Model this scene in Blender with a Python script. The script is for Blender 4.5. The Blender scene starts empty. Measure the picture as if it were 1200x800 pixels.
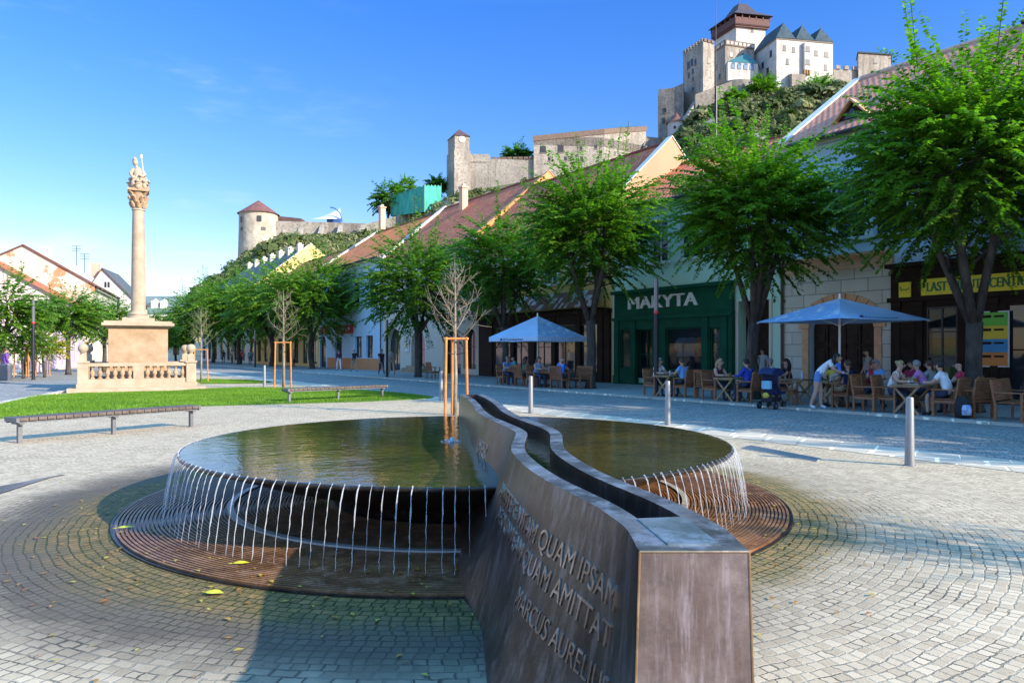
import bpy, bmesh, math, random
import numpy as np
from mathutils import Vector, Matrix
random.seed(7)
rng = np.random.default_rng(11)
scene = bpy.context.scene
COL = scene.collection
F, CX, HY, CAMH = 850.0, 600.0, 411.0, 1.65       # photograph: focal length (px), centre column, horizon row, eye height
R = math.radians
UX, UY = 0.562, -0.827        # along the house row, towards the viewer's right
BX, BY = 0.827, 0.562         # from the square into the houses
ROWANG = math.atan2(UY, UX)

def ground(px, py, z=0.0):
    Y = (CAMH - z) * F / (py - HY)
    return ((px - CX) / F * Y, Y)
def at(px, py, Y):
    return Vector(((px - CX) / F * Y, Y, CAMH + (HY - py) * Y / F))
def strip(px, d):              # point on the line d metres behind the kerb
    Y = (17.99 + d) / ((px - CX) / F * BX + BY)
    return ((px - CX) / F * Y, Y)
def zat(py, Y): return CAMH + (HY - py) * Y / F

# ------------------------------------------------------------------ materials
MATS = {}
def mat(name, col, rough=0.6, metal=0.0, var=0.12, scale=3.0, bump=0.0, bscale=None, spec=0.5, col2=None, trans=0.0, alpha=1.0, detail=6, stretch=None, ramp=(0.35, 0.65)):
    if name in MATS: return MATS[name]
    m = bpy.data.materials.new(name); m.use_nodes = True
    nt = m.node_tree; N = nt.nodes; L = nt.links
    b = N['Principled BSDF']
    b.inputs['Roughness'].default_value = rough
    b.inputs['Metallic'].default_value = metal
    b.inputs['Specular IOR Level'].default_value = spec
    b.inputs['Alpha'].default_value = alpha
    if trans: b.inputs['Transmission Weight'].default_value = trans
    tc = N.new('ShaderNodeTexCoord')
    src = tc.outputs['Object']
    if stretch:
        mp = N.new('ShaderNodeMapping'); mp.inputs['Scale'].default_value = stretch
        L.new(src, mp.inputs['Vector']); src = mp.outputs['Vector']
    nz = N.new('ShaderNodeTexNoise'); nz.inputs['Scale'].default_value = scale; nz.inputs['Detail'].default_value = detail
    nz.inputs['Roughness'].default_value = 0.65
    L.new(src, nz.inputs['Vector'])
    cr = N.new('ShaderNodeValToRGB')
    cr.color_ramp.elements[0].position = ramp[0]; cr.color_ramp.elements[1].position = ramp[1]
    c = np.array(col[:3]); c2 = np.array(col2[:3]) if col2 is not None else c * (1 + var)
    c1 = c if col2 is not None else c * (1 - var)
    cr.color_ramp.elements[0].color = (*c1, 1); cr.color_ramp.elements[1].color = (*c2, 1)
    L.new(nz.outputs['Fac'], cr.inputs['Fac']); L.new(cr.outputs['Color'], b.inputs['Base Color'])
    if bump:
        nb = N.new('ShaderNodeTexNoise'); nb.inputs['Scale'].default_value = bscale or scale * 5; nb.inputs['Detail'].default_value = 5
        L.new(src, nb.inputs['Vector'])
        bp = N.new('ShaderNodeBump'); bp.inputs['Strength'].default_value = bump; bp.inputs['Distance'].default_value = 0.02
        L.new(nb.outputs['Fac'], bp.inputs['Height']); L.new(bp.outputs['Normal'], b.inputs['Normal'])
    MATS[name] = m
    return m

class G:                       # tiny node-graph helper
    def __init__(s, m): s.nt = m.node_tree; s.N = s.nt.nodes; s.L = s.nt.links
    def n(s, t, **kw):
        x = s.N.new(t)
        for k, v in kw.items(): setattr(x, k, v)
        return x
    def put(s, inp, v):
        if hasattr(v, 'is_output'): s.L.new(v, inp)
        else: inp.default_value = v
    def m(s, op, a, b=0.0, c=None):
        x = s.n('ShaderNodeMath', operation=op); s.put(x.inputs[0], a); s.put(x.inputs[1], b)
        if c is not None: s.put(x.inputs[2], c)
        return x.outputs[0]
    def mix(s, f, a, b, bt='MIX'):
        x = s.n('ShaderNodeMix', data_type='RGBA', blend_type=bt); s.put(x.inputs[0], f); s.put(x.inputs[6], a); s.put(x.inputs[7], b)
        return x.outputs[2]
    def noise(s, vec, scale, detail=5, rough=0.6):
        x = s.n('ShaderNodeTexNoise'); x.inputs['Scale'].default_value = scale; x.inputs['Detail'].default_value = detail; x.inputs['Roughness'].default_value = rough
        s.L.new(vec, x.inputs['Vector']); return x.outputs['Fac']
    def ramp(s, f, stops):
        x = s.n('ShaderNodeValToRGB'); e = x.color_ramp.elements
        while len(e) < len(stops): e.new(0.5)
        for i, (p, c) in enumerate(stops):
            e[i].position = p; e[i].color = (c, c, c, 1) if not hasattr(c, '__len__') else (*c, 1)
        s.put(x.inputs[0], f); return x.outputs['Color']
    def sstep(s, v, a, b):
        x = s.n('ShaderNodeMapRange', interpolation_type='SMOOTHSTEP'); s.put(x.inputs[0], v); x.inputs[1].default_value = a; x.inputs[2].default_value = b
        return x.outputs[0]

FC = (-0.57, 8.38)             # fountain centre
def newmat(name):
    m = bpy.data.materials.new(name); m.use_nodes = True; MATS[name] = m
    return m, G(m), m.node_tree.nodes['Principled BSDF']

def sett_material(name, polar, w, ln, cA, cB, joint, stain=False, angle=0.0, rough=0.6, jw=0.065):
    m, g, b = newmat(name)
    geo = g.n('ShaderNodeNewGeometry'); pos = geo.outputs['Position']
    mp = g.n('ShaderNodeMapping')
    if polar: mp.inputs['Location'].default_value = (-FC[0], -FC[1], 0)
    else: mp.inputs['Rotation'].default_value = (0, 0, angle)
    g.L.new(pos, mp.inputs['Vector'])
    wob = g.n('ShaderNodeTexNoise'); wob.inputs['Scale'].default_value = 2.2; wob.inputs['Detail'].default_value = 3; g.L.new(pos, wob.inputs['Vector'])
    wv = g.n('ShaderNodeVectorMath', operation='MULTIPLY_ADD'); g.L.new(wob.outputs['Color'], wv.inputs[0]); wv.inputs[1].default_value = (0.07,) * 3; g.L.new(mp.outputs['Vector'], wv.inputs[2])
    wo2 = g.n('ShaderNodeTexNoise'); wo2.inputs['Scale'].default_value = 11; wo2.inputs['Detail'].default_value = 2; g.L.new(pos, wo2.inputs['Vector'])
    wv2 = g.n('ShaderNodeVectorMath', operation='MULTIPLY_ADD'); g.L.new(wo2.outputs['Color'], wv2.inputs[0]); wv2.inputs[1].default_value = (0.035 if w < .2 else 0.0,) * 3; g.L.new(wv.outputs[0], wv2.inputs[2]); wv = wv2
    sp = g.n('ShaderNodeSeparateXYZ'); g.L.new(wv.outputs[0], sp.inputs[0])
    x, y = sp.outputs[0], sp.outputs[1]
    sp2 = g.n('ShaderNodeSeparateXYZ'); g.L.new(mp.outputs['Vector'], sp2.inputs[0])
    rr = g.m('SQRT', g.m('ADD', g.m('MULTIPLY', sp2.outputs[0], sp2.outputs[0]), g.m('MULTIPLY', sp2.outputs[1], sp2.outputs[1])))
    if polar:
        r = g.m('SQRT', g.m('ADD', g.m('MULTIPLY', x, x), g.m('MULTIPLY', y, y)))
        v = g.m('DIVIDE', r, w); ring = g.m('FLOOR', v)
        th = g.m('DIVIDE', g.m('ADD', g.m('ARCTAN2', y, x), math.pi), 2 * math.pi)
        slab = g.m('MULTIPLY', g.m('GREATER_THAN', ring, 58.5), g.m('LESS_THAN', ring, 60.5)); nst = g.m('ROUND', g.m('DIVIDE', g.m('MULTIPLY', ring, 2 * math.pi * w / ln), g.m('ADD', 1.0, g.m('MULTIPLY', slab, 0.7))))
        u = g.m('MULTIPLY', th, nst)
    else:
        v = g.m('DIVIDE', y, w); ring = g.m('FLOOR', v); u = g.m('DIVIDE', x, ln)
    wn = g.n('ShaderNodeTexWhiteNoise', noise_dimensions='1D'); g.L.new(ring, wn.inputs['W'])
    u = g.m('ADD', u, wn.outputs['Value']); cell = g.m('FLOOR', u)
    fu = g.m('SUBTRACT', u, cell); fv = g.m('SUBTRACT', v, ring)
    cv = g.n('ShaderNodeCombineXYZ'); g.L.new(ring, cv.inputs[0]); g.L.new(cell, cv.inputs[1])
    w2 = g.n('ShaderNodeTexWhiteNoise', noise_dimensions='2D'); g.L.new(cv.outputs[0], w2.inputs['Vector'])
    rnd = w2.outputs['Value']
    du = g.m('MULTIPLY', g.m('MINIMUM', fu, g.m('SUBTRACT', 1.0, fu)), ln / w)
    dv = g.m('MINIMUM', fv, g.m('SUBTRACT', 1.0, fv))
    fine = g.noise(pos, 60, 4)
    cs = g.n('ShaderNodeSeparateColor'); g.L.new(w2.outputs['Color'], cs.inputs[0])
    du = g.m('SUBTRACT', du, g.m('MULTIPLY', cs.outputs[0], 0.06)); dv = g.m('SUBTRACT', dv, g.m('MULTIPLY', cs.outputs[1], 0.05))
    edge = g.m('ADD', g.m('MINIMUM', du, dv), g.m('MULTIPLY', g.m('SUBTRACT', fine, 0.5), 0.16))
    stone = g.sstep(edge, jw * 0.25, jw * 1.25)
    big = g.noise(pos, 0.35, 4)
    c = g.mix(rnd, (*cA, 1), (*cB, 1))
    c = g.mix(g.m('MULTIPLY', g.sstep(big, 0.35, 0.7), 0.35), c, (cA[0] * 0.62, cA[1] * 0.62, cA[2] * 0.62, 1))
    c = g.mix(g.m('MULTIPLY', g.sstep(fine, 0.3, 0.75), 0.35), c, (cB[0] * 1.15, cB[1] * 1.12, cB[2] * 1.08, 1))
    jn = g.noise(pos, 1.1, 4)
    jc = g.mix(g.m('MULTIPLY', g.sstep(jn, 0.30, 0.50), g.sstep(cs.outputs[2], 0.08, 0.45)), (*joint, 1), (joint[0] * 3.6, joint[1] * 3.5, joint[2] * 3.2, 1))
    ro = rough
    if stain:
        sn = g.noise(pos, 0.9, 5, 0.7)
        rs = g.m('ADD', rr, g.m('MULTIPLY', g.m('SUBTRACT', sn, 0.5), 0.9))
        wet = g.m('MULTIPLY', g.m('SUBTRACT', 1.0, g.sstep(rs, 4.35, 5.25)), g.m('SUBTRACT', 1.0, g.m('MULTIPLY', g.sstep(sp2.outputs[0], 0.5, 3.0), 0.75)))
        moss = g.m('SUBTRACT', 1.0, g.sstep(rs, 3.8, 4.35))
        pat = g.noise(pos, 5.5, 5, 0.7)
        mc = g.ramp(pat, [(0.30, (0.07, 0.060, 0.018)), (0.48, (0.20, 0.145, 0.045)), (0.64, (0.33, 0.19, 0.075)), (0.8, (0.25, 0.20, 0.055))])
        dk = g.mix(g.m('MULTIPLY', wet, 0.86), c, (0.060, 0.050, 0.040, 1))
        c = g.mix(g.m('MULTIPLY', moss, 0.82), dk, g.mix(g.m('MULTIPLY', rnd, 0.6), mc, (0.11, 0.088, 0.045, 1)))
        jc = g.mix(g.m('MULTIPLY', wet, 0.9), jc, (0.05, 0.045, 0.032, 1)); jc = g.mix(moss, jc, (0.045, 0.05, 0.018, 1))
        ro = g.m('SUBTRACT', rough, g.m('MULTIPLY', wet, 0.14))
    c = g.mix(stone, jc, c)
    g.put(b.inputs['Base Color'], c); g.put(b.inputs['Roughness'], ro)
    tilt = g.m('MULTIPLY', rnd, 0.35)
    h = g.m('ADD', g.m('MULTIPLY', stone, 1.0), g.m('ADD', tilt, g.m('MULTIPLY', fine, 0.30)))
    bp = g.n('ShaderNodeBump'); b.inputs['Specular IOR Level'].default_value = 0.06; bp.inputs['Strength'].default_value = 0.55; bp.inputs['Distance'].default_value = 0.007
    g.L.new(h, bp.inputs['Height']); g.L.new(bp.outputs['Normal'], b.inputs['Normal'])
    return m

def tile_material(name, c1, c2, mort, tw=0.20, th=0.17, strength=1.0):
    m, g, b = newmat(name)
    uv = g.n('ShaderNodeUVMap'); 
    sp = g.n('ShaderNodeSeparateXYZ'); g.L.new(uv.outputs[0], sp.inputs[0])
    v = g.m('DIVIDE', sp.outputs[1], th); row = g.m('FLOOR', v); fv = g.m('SUBTRACT', v, row)
    u = g.m('ADD', g.m('DIVIDE', sp.outputs[0], tw), g.m('MULTIPLY', row, 0.5)); cu = g.m('FLOOR', u); fu = g.m('SUBTRACT', u, cu)
    cv = g.n('ShaderNodeCombineXYZ'); g.L.new(row, cv.inputs[0]); g.L.new(cu, cv.inputs[1])
    w2 = g.n('ShaderNodeTexWhiteNoise', noise_dimensions='2D'); g.L.new(cv.outputs[0], w2.inputs['Vector'])
    big = g.noise(uv.outputs[0], 0.5, 4)
    c = g.mix(w2.outputs['Value'], (*c1, 1), (*c2, 1))
    c = g.mix(g.m('MULTIPLY', g.sstep(big, 0.4, 0.7), 0.5), c, (c1[0] * 0.6, c1[1] * 0.75, c1[2] * 0.9, 1))
    eu = g.m('MINIMUM', fu, g.m('SUBTRACT', 1.0, fu))
    gap = g.m('MULTIPLY', g.sstep(eu, 0.03, 0.12), g.sstep(fv, 0.0, 0.16))
    c = g.mix(gap, (*mort, 1), c)
    g.put(b.inputs['Base Color'], c); b.inputs['Roughness'].default_value = 0.75
    prof = g.m('ADD', g.m('MULTIPLY', g.m('SUBTRACT', 1.0, fv), 0.8), g.m('MULTIPLY', g.m('SINE', g.m('MULTIPLY', fu, math.pi)), 0.7))
    bp = g.n('ShaderNodeBump'); bp.inputs['Strength'].default_value = strength; bp.inputs['Distance'].default_value = 0.05
    g.L.new(g.m('MULTIPLY', prof, gap), bp.inputs['Height']); g.L.new(bp.outputs['Normal'], b.inputs['Normal'])
    return m

def masonry_material(name, c1, c2, c3, bscale=1.0, patch=0.12):
    m, g, b = newmat(name)
    tc = g.n('ShaderNodeTexCoord'); v = tc.outputs['Object']
    n1 = g.noise(v, patch, 6, 0.65); n2 = g.noise(v, bscale, 4, 0.7)
    mpz = g.n('ShaderNodeMapping'); mpz.inputs['Scale'].default_value = (0.5, 0.5, 0.06); g.L.new(v, mpz.inputs['Vector'])
    n3 = g.noise(mpz.outputs[0], 1.0, 5, 0.7)
    c = g.mix(g.sstep(n1, 0.38, 0.62), (*c1, 1), (*c2, 1))
    c = g.mix(g.m('MULTIPLY', g.sstep(n2, 0.42, 0.66), 0.8), c, (*c3, 1))
    c = g.mix(g.m('MULTIPLY', g.sstep(n3, 0.46, 0.68), 0.65), c, (c3[0] * 0.8, c3[1] * 0.8, c3[2] * 0.8, 1))
    g.put(b.inputs['Base Color'], c); b.inputs['Roughness'].default_value = 0.9
    bp = g.n('ShaderNodeBump'); bp.inputs['Strength'].default_value = 0.7; bp.inputs['Distance'].default_value = 0.25 / max(bscale, 0.5)
    g.L.new(n2, bp.inputs['Height']); g.L.new(bp.outputs['Normal'], b.inputs['Normal'])
    return m

def plaster_material(name, col, dirt=0.25, peel=None):
    m, g, b = newmat(name)
    tc = g.n('ShaderNodeTexCoord'); v = tc.outputs['Object']
    mpz = g.n('ShaderNodeMapping'); mpz.inputs['Scale'].default_value = (1.2, 1.2, 0.16); g.L.new(v, mpz.inputs['Vector'])
    n1 = g.noise(mpz.outputs[0], 0.9, 6, 0.65); n2 = g.noise(v, 14, 3)
    c = g.mix(g.m('MULTIPLY', g.sstep(n1, 0.42, 0.72), dirt), (*col, 1), (col[0] * 0.55, col[1] * 0.53, col[2] * 0.5, 1))
    c = g.mix(g.m('MULTIPLY', n2, 0.12), c, (col[0] * 1.15, col[1] * 1.15, col[2] * 1.15, 1))
    if peel:
        n3 = g.noise(v, 0.42, 6, 0.7)
        c = g.mix(g.sstep(n3, 0.53, 0.58), c, (*peel, 1))
    g.put(b.inputs['Base Color'], c); b.inputs['Roughness'].default_value = 0.85
    bp = g.n('ShaderNodeBump'); bp.inputs['Strength'].default_value = 0.25; bp.inputs['Distance'].default_value = 0.01
    g.L.new(n2, bp.inputs['Height']); g.L.new(bp.outputs['Normal'], b.inputs['Normal'])
    return m

def leaf_material(name, ca, cb, cc, tr=0.35, spec=0.3):
    m, g, b = newmat(name)
    at_ = g.n('ShaderNodeAttribute', attribute_name='tone', attribute_type='GEOMETRY')
    c = g.ramp(at_.outputs['Fac'], [(0.0, ca), (0.55, cb), (1.0, cc)])
    g.put(b.inputs['Base Color'], c); b.inputs['Roughness'].default_value = 0.48; b.inputs['Specular IOR Level'].default_value = spec
    t = g.n('ShaderNodeBsdfTranslucent')
    tcol = g.mix(1.0, c, (1.0, 1.6, 0.45, 1), 'MULTIPLY')
    g.L.new(tcol, t.inputs['Color'])
    mx = g.n('ShaderNodeMixShader'); mx.inputs[0].default_value = tr
    g.L.new(b.outputs[0], mx.inputs[1]); g.L.new(t.outputs[0], mx.inputs[2])
    g.L.new(mx.outputs[0], g.N['Material Output'].inputs['Surface'])
    return m

# ------------------------------------------------------------------ mesh building
class MB:
    def __init__(s): s.v = []; s.f = []; s.mi = []; s.uv = []
    def add(s, vs, fs, m=0, uvs=None):
        o = len(s.v); s.v += [tuple(p) for p in vs]
        for i, f in enumerate(fs):
            s.f.append(tuple(o + k for k in f)); s.mi.append(m); s.uv.append(uvs[i] if uvs else None)
        return s
    def box(s, x0, x1, y0, y1, z0, z1, m=0, M=None):
        vs = [Vector((x, y, z)) for z in (z0, z1) for y in (y0, y1) for x in (x0, x1)]
        if M is not None: vs = [M @ v for v in vs]
        return s.add(vs, [(0, 2, 3, 1), (4, 5, 7, 6), (0, 1, 5, 4), (2, 6, 7, 3), (0, 4, 6, 2), (1, 3, 7, 5)], m)
    def cbox(s, c, sz, m=0, rz=0, ry=0, rx=0):
        M = Matrix.Translation(c) @ Matrix.Rotation(rz, 4, 'Z') @ Matrix.Rotation(ry, 4, 'Y') @ Matrix.Rotation(rx, 4, 'X')
        return s.box(-sz[0] / 2, sz[0] / 2, -sz[1] / 2, sz[1] / 2, -sz[2] / 2, sz[2] / 2, m, M)
    def quad(s, a, b, c, d, m=0, uv=None): return s.add([a, b, c, d], [(0, 1, 2, 3)], m, [uv] if uv else None)
    def poly(s, pts, m=0): return s.add(pts, [tuple(range(len(pts)))], m)
    def prism(s, pts, z0, z1, m=0, mtop=None):
        n = len(pts); zb = z0 if hasattr(z0, '__len__') else [z0] * n; zt = z1 if hasattr(z1, '__len__') else [z1] * n
        vs = [(p[0], p[1], zb[i]) for i, p in enumerate(pts)] + [(p[0], p[1], zt[i]) for i, p in enumerate(pts)]
        s.add(vs, [(i, (i + 1) % n, n + (i + 1) % n, n + i) for i in range(n)], m)
        s.add(vs[n:], [tuple(range(n))], m if mtop is None else mtop); s.add(vs[:n], [tuple(reversed(range(n)))], m); return s
    def prism_y(s, pts, y0, y1, m=0):       # outline in x,z pushed along y
        n = len(pts); vs = [(p[0], y0, p[1]) for p in pts] + [(p[0], y1, p[1]) for p in pts]
        s.add(vs, [(i, (i + 1) % n, n + (i + 1) % n, n + i) for i in range(n)], m)
        s.add(vs[:n], [tuple(range(n))], m); s.add(vs[n:], [tuple(reversed(range(n)))], m); return s
    def tube(s, pts, rad, n=8, m=0, cap=True):
        pts = [Vector(p) for p in pts]; k = len(pts)
        rad = rad if hasattr(rad, '__len__') else [rad] * k
        vs = []; up = None
        for i, p in enumerate(pts):
            d = (pts[min(i + 1, k - 1)] - pts[max(i - 1, 0)]).normalized()
            if up is None:
                up = Vector((0, 0, 1)) if abs(d.z) < 0.9 else Vector((1, 0, 0))
            a = d.cross(up).normalized(); up = a.cross(d).normalized()
            for j in range(n):
                t = 2 * math.pi * j / n
                vs.append(p + a * (math.cos(t) * rad[i]) + up * (math.sin(t) * rad[i]))
        fs = [(i * n + j, i * n + (j + 1) % n, (i + 1) * n + (j + 1) % n, (i + 1) * n + j) for i in range(k - 1) for j in range(n)]
        if cap: fs += [tuple(reversed(range(n))), tuple(range((k - 1) * n, k * n))]
        return s.add(vs, fs, m)
    def lathe(s, prof, n=24, c=(0, 0, 0), m=0, a0=0.0, a1=2 * math.pi):
        full = abs(a1 - a0 - 2 * math.pi) < 1e-6; k = n if full else n + 1
        vs = [(c[0] + r * math.cos(a0 + (a1 - a0) * j / n), c[1] + r * math.sin(a0 + (a1 - a0) * j / n), c[2] + z) for r, z in prof for j in range(k)]
        fs = [(i * k + j, i * k + (j + 1) % k, (i + 1) * k + (j + 1) % k, (i + 1) * k + j) for i in range(len(prof) - 1) for j in range(n)]
        return s.add(vs, fs, m)
    def ball(s, c, r, m=0, nu=12, nv=8, sc=(1, 1, 1)):
        vs = []; 
        for i in range(nv + 1):
            t = math.pi * i / nv
            for j in range(nu):
                p = 2 * math.pi * j / nu
                vs.append((c[0] + sc[0] * r * math.sin(t) * math.cos(p), c[1] + sc[1] * r * math.sin(t) * math.sin(p), c[2] - sc[2] * r * math.cos(t)))
        return s.add(vs, [(i * nu + j, i * nu + (j + 1) % nu, (i + 1) * nu + (j + 1) % nu, (i + 1) * nu + j) for i in range(nv) for j in range(nu)], m)
    def wall(s, L, H, holes, th, m=0, z0=0.0, x0=0.0, y0=0.0):   # wall in x,z with openings; a hole = (xa, xb, za, zb[, 'arch'])
        xs = sorted({x0, x0 + L} | {h[0] for h in holes} | {h[1] for h in holes})
        for a, b in zip(xs[:-1], xs[1:]):
            if b - a < 1e-5: continue
            cut = sorted((h[2], h[3]) for h in holes if h[0] <= a + 1e-6 and h[1] >= b - 1e-6); z = z0
            for c0, c1 in cut:
                if c0 > z + 1e-5: s.box(a, b, y0, y0 + th, z, c0, m)
                z = max(z, c1)
            if z < H - 1e-5: s.box(a, b, y0, y0 + th, z, H, m)
        for h in holes:
            if len(h) > 4: s.spandrel(h[0], h[1], h[3], h[4] if not isinstance(h[4], str) else (h[1] - h[0]) / 2, y0, y0 + th, m)
        return s
    def spandrel(s, xa, xb, zt, rise, y0, y1, m=0, n=10):
        xc = (xa + xb) / 2; hw = (xb - xa) / 2; e = 0.003
        P = [(xc - hw * math.cos(math.pi * i / n), zt - rise + (rise - 0.01) * math.sin(math.pi * i / n)) for i in range(n + 1)]
        for p, q in zip(P[:-1], P[1:]): s.prism_y([(p[0], p[1]), (q[0], q[1]), (q[0], zt), (p[0], zt)], y0 + e, y1 - e, m)
        return s
    def build(s, name, mats, parent=None, smooth=False, bevel=0.0, loc=None, rz=None, weld=False):
        me = bpy.data.meshes.new(name); me.from_pydata(s.v, [], s.f)
        mats = mats if isinstance(mats, (list, tuple)) else [mats]
        for m in mats: me.materials.append(m)
        me.polygons.foreach_set('material_index', s.mi)
        if any(u is not None for u in s.uv):
            ul = me.uv_layers.new(name='UVMap')
            for p, u in zip(me.polygons, s.uv):
                for k, li in enumerate(p.loop_indices): ul.data[li].uv = u[k] if u else (0, 0)
        bm = bmesh.new(); bm.from_mesh(me)
        if weld: bmesh.ops.remove_doubles(bm, verts=bm.verts, dist=1e-4)
        bmesh.ops.recalc_face_normals(bm, faces=bm.faces)
        if bevel:
            es = [e for e in bm.edges if len(e.link_faces) == 2 and e.calc_face_angle(0) > 0.6]
            bmesh.ops.bevel(bm, geom=es, offset=bevel, segments=2, affect='EDGES', profile=0.6, clamp_overlap=True)
        bm.to_mesh(me); bm.free()
        if smooth:
            me.polygons.foreach_set('use_smooth', [True] * len(me.polygons))
            if smooth != 'all': me.set_sharp_from_angle(angle=R(40))
        me.update()
        o = bpy.data.objects.new(name, me); COL.objects.link(o)
        if parent is not None: o.parent = parent
        if loc is not None: o.location = loc
        if rz is not None: o.rotation_euler = (0, 0, rz)
        return o

def tag(o, label=None, cat=None, group=None, kind=None):
    if label: o['label'] = label
    if cat: o['category'] = cat
    if group: o['group'] = group
    if kind: o['kind'] = kind
    return o
def empty(name, loc, rz=0.0, label=None, cat=None, group=None):
    o = bpy.data.objects.new(name, None); COL.objects.link(o); o.location = loc; o.rotation_euler = (0, 0, rz)
    o.empty_display_size = 0.2
    return tag(o, label, cat, group)
def kids(o): return [c for c in COL.objects if c.parent == o]
def copy_tree(o, parent=None):
    ch = kids(o); c = o.copy(); COL.objects.link(c)
    c.parent = parent
    for k in ch: copy_tree(k, c)
    return c
def fast_mesh(name, verts, nper, mats, parent=None, tone=None, mi=None):
    nv = len(verts); nf = nv // nper
    me = bpy.data.meshes.new(name); me.vertices.add(nv); me.vertices.foreach_set('co', np.ascontiguousarray(verts, dtype=np.float32).ravel())
    me.loops.add(nv); me.loops.foreach_set('vertex_index', np.arange(nv, dtype=np.int32))
    me.polygons.add(nf); me.polygons.foreach_set('loop_start', np.arange(nf, dtype=np.int32) * nper)
    for m in (mats if isinstance(mats, list) else [mats]): me.materials.append(m)
    if tone is not None:
        a = me.attributes.new('tone', 'FLOAT', 'FACE'); a.data.foreach_set('value', np.asarray(tone, dtype=np.float32))
    me.update(calc_edges=True); me.validate()
    o = bpy.data.objects.new(name, me); COL.objects.link(o)
    if parent is not None: o.parent = parent
    return o
WORK = bpy.data.scenes.new('workbench')
def baked_mesh(ob):            # modifiers or curve applied, evaluated alone in an empty scene
    WORK.collection.objects.link(ob); vl = WORK.view_layers[0]; vl.update(); dg = vl.depsgraph
    me = bpy.data.meshes.new_from_object(ob.evaluated_get(dg)); WORK.collection.objects.unlink(ob); return me
def text_mesh(body, size, extrude=0.004, bold=0.0, spacing=1.0):
    cu = bpy.data.curves.new('lettering', 'FONT'); cu.body = body; cu.size = size; cu.extrude = extrude; cu.offset = bold; cu.space_character = spacing
    cu.resolution_u = 4
    ob = bpy.data.objects.new('lettering', cu)
    me = baked_mesh(ob)
    bpy.data.objects.remove(ob); bpy.data.curves.remove(cu)
    return me
def text_on(name, body, m, parent, x0, x1, zc, h, y, bold=0.0, extrude=0.006):   # lettering fitted into a rectangle of a facade (local x,z)
    me = text_mesh(body, 1.0, 0.01, 0.0)
    if bold:                   # heavier strokes: the outline repeated a little to each side
        bm = bmesh.new()
        for k in (-2, -1, 0, 1, 2):
            m_ = me.copy()
            for v in m_.vertices: v.co.x += bold * k; v.co.z += 0.0006 * abs(k) - 0.0011 * (k > 0)
            bm.from_mesh(m_); bpy.data.meshes.remove(m_)
        bm.to_mesh(me); bm.free()
    xs = [v.co.x for v in me.vertices]; ys = [v.co.y for v in me.vertices]
    sx = (x1 - x0) / (max(xs) - min(xs)); sy = h / (max(ys) - min(ys)); my = (max(ys) + min(ys)) / 2
    for v in me.vertices:
        x, yy, z = v.co; v.co = (x0 + (x - min(xs)) * sx, y - z / 0.01 * extrude, zc + (yy - my) * sy)
    me.name = name; me.materials.clear(); me.materials.append(m)
    o = bpy.data.objects.new(name, me); COL.objects.link(o); o.parent = parent
    return o
# ------------------------------------------------------------------ common materials
M_sett = sett_material('granite_setts', True, 0.078, 0.080, (0.385, 0.305, 0.208), (0.605, 0.495, 0.350), (0.12, 0.105, 0.085), stain=True, rough=0.7)
M_road = sett_material('road_setts', False, 0.105, 0.12, (0.19, 0.19, 0.19), (0.38, 0.375, 0.36), (0.06, 0.058, 0.055), angle=R(34), rough=0.7)
M_pave = sett_material('pavement_slabs', False, 0.30, 0.45, (0.30, 0.30, 0.30), (0.40, 0.40, 0.39), (0.10, 0.10, 0.10), angle=R(34), jw=0.03)
M_band = sett_material('granite_band', False, 0.5, 0.62, (0.47, 0.415, 0.335), (0.52, 0.465, 0.38), (0.32, 0.28, 0.23), angle=R(30), jw=0.025)
M_lawn = mat('lawn_soil', (0.05, 0.12, 0.012), 0.9, var=0.3, scale=3.0, bump=0.6, bscale=40)
M_steel = mat('brushed_steel', (0.27, 0.275, 0.28), 0.5, 0.5, 0.12, 6, stretch=(6, 6, 0.6))
M_darksteel = mat('dark_painted_steel', (0.022, 0.025, 0.03), 0.45, 0.3, 0.2)
M_teak = mat('oiled_teak', (0.27, 0.105, 0.042), 0.5, 0, 0.4, 4, 0.25, 60, stretch=(1, 1, 6))
M_teak2 = mat('weathered_teak', (0.33, 0.20, 0.10), 0.6, 0, 0.3, 4, 0.25, 60)
M_bench = mat('bench_slats', (0.105, 0.075, 0.058), 0.6, 0, 0.35, 6, 0.2, 40)
M_galv = mat('grey_bench_steel', (0.16, 0.165, 0.18), 0.5, 0.5, 0.15)
M_orange = mat('orange_stained_wood', (0.50, 0.19, 0.04), 0.55, 0, 0.25, 5, 0.2)
M_bark = mat('bark', (0.060, 0.050, 0.040), 0.9, 0, 0.5, 6, 0.9, 22, stretch=(1, 1, 0.35))
M_bark2 = mat('pale_young_bark', (0.25, 0.20, 0.145), 0.85, 0, 0.3, 8, 0.4, 30)
M_sand = mat('sandstone', (0.31, 0.20, 0.112), 0.85, 0, 0.16, 2.2, 0.35, 30, col2=(0.43, 0.30, 0.19))
M_sand2 = mat('pale_limestone', (0.34, 0.255, 0.172), 0.8, 0, 0.12, 2.0, 0.3, 30, col2=(0.45, 0.355, 0.255))
M_glass = mat('dark_window_glass', (0.022, 0.027, 0.032), 0.04, 0, 0.3, 0.6, spec=0.6)
M_black = mat('black_rubber', (0.012, 0.012, 0.014), 0.6)
M_white = mat('white_paint', (0.76, 0.75, 0.72), 0.6, 0, 0.06)

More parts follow.
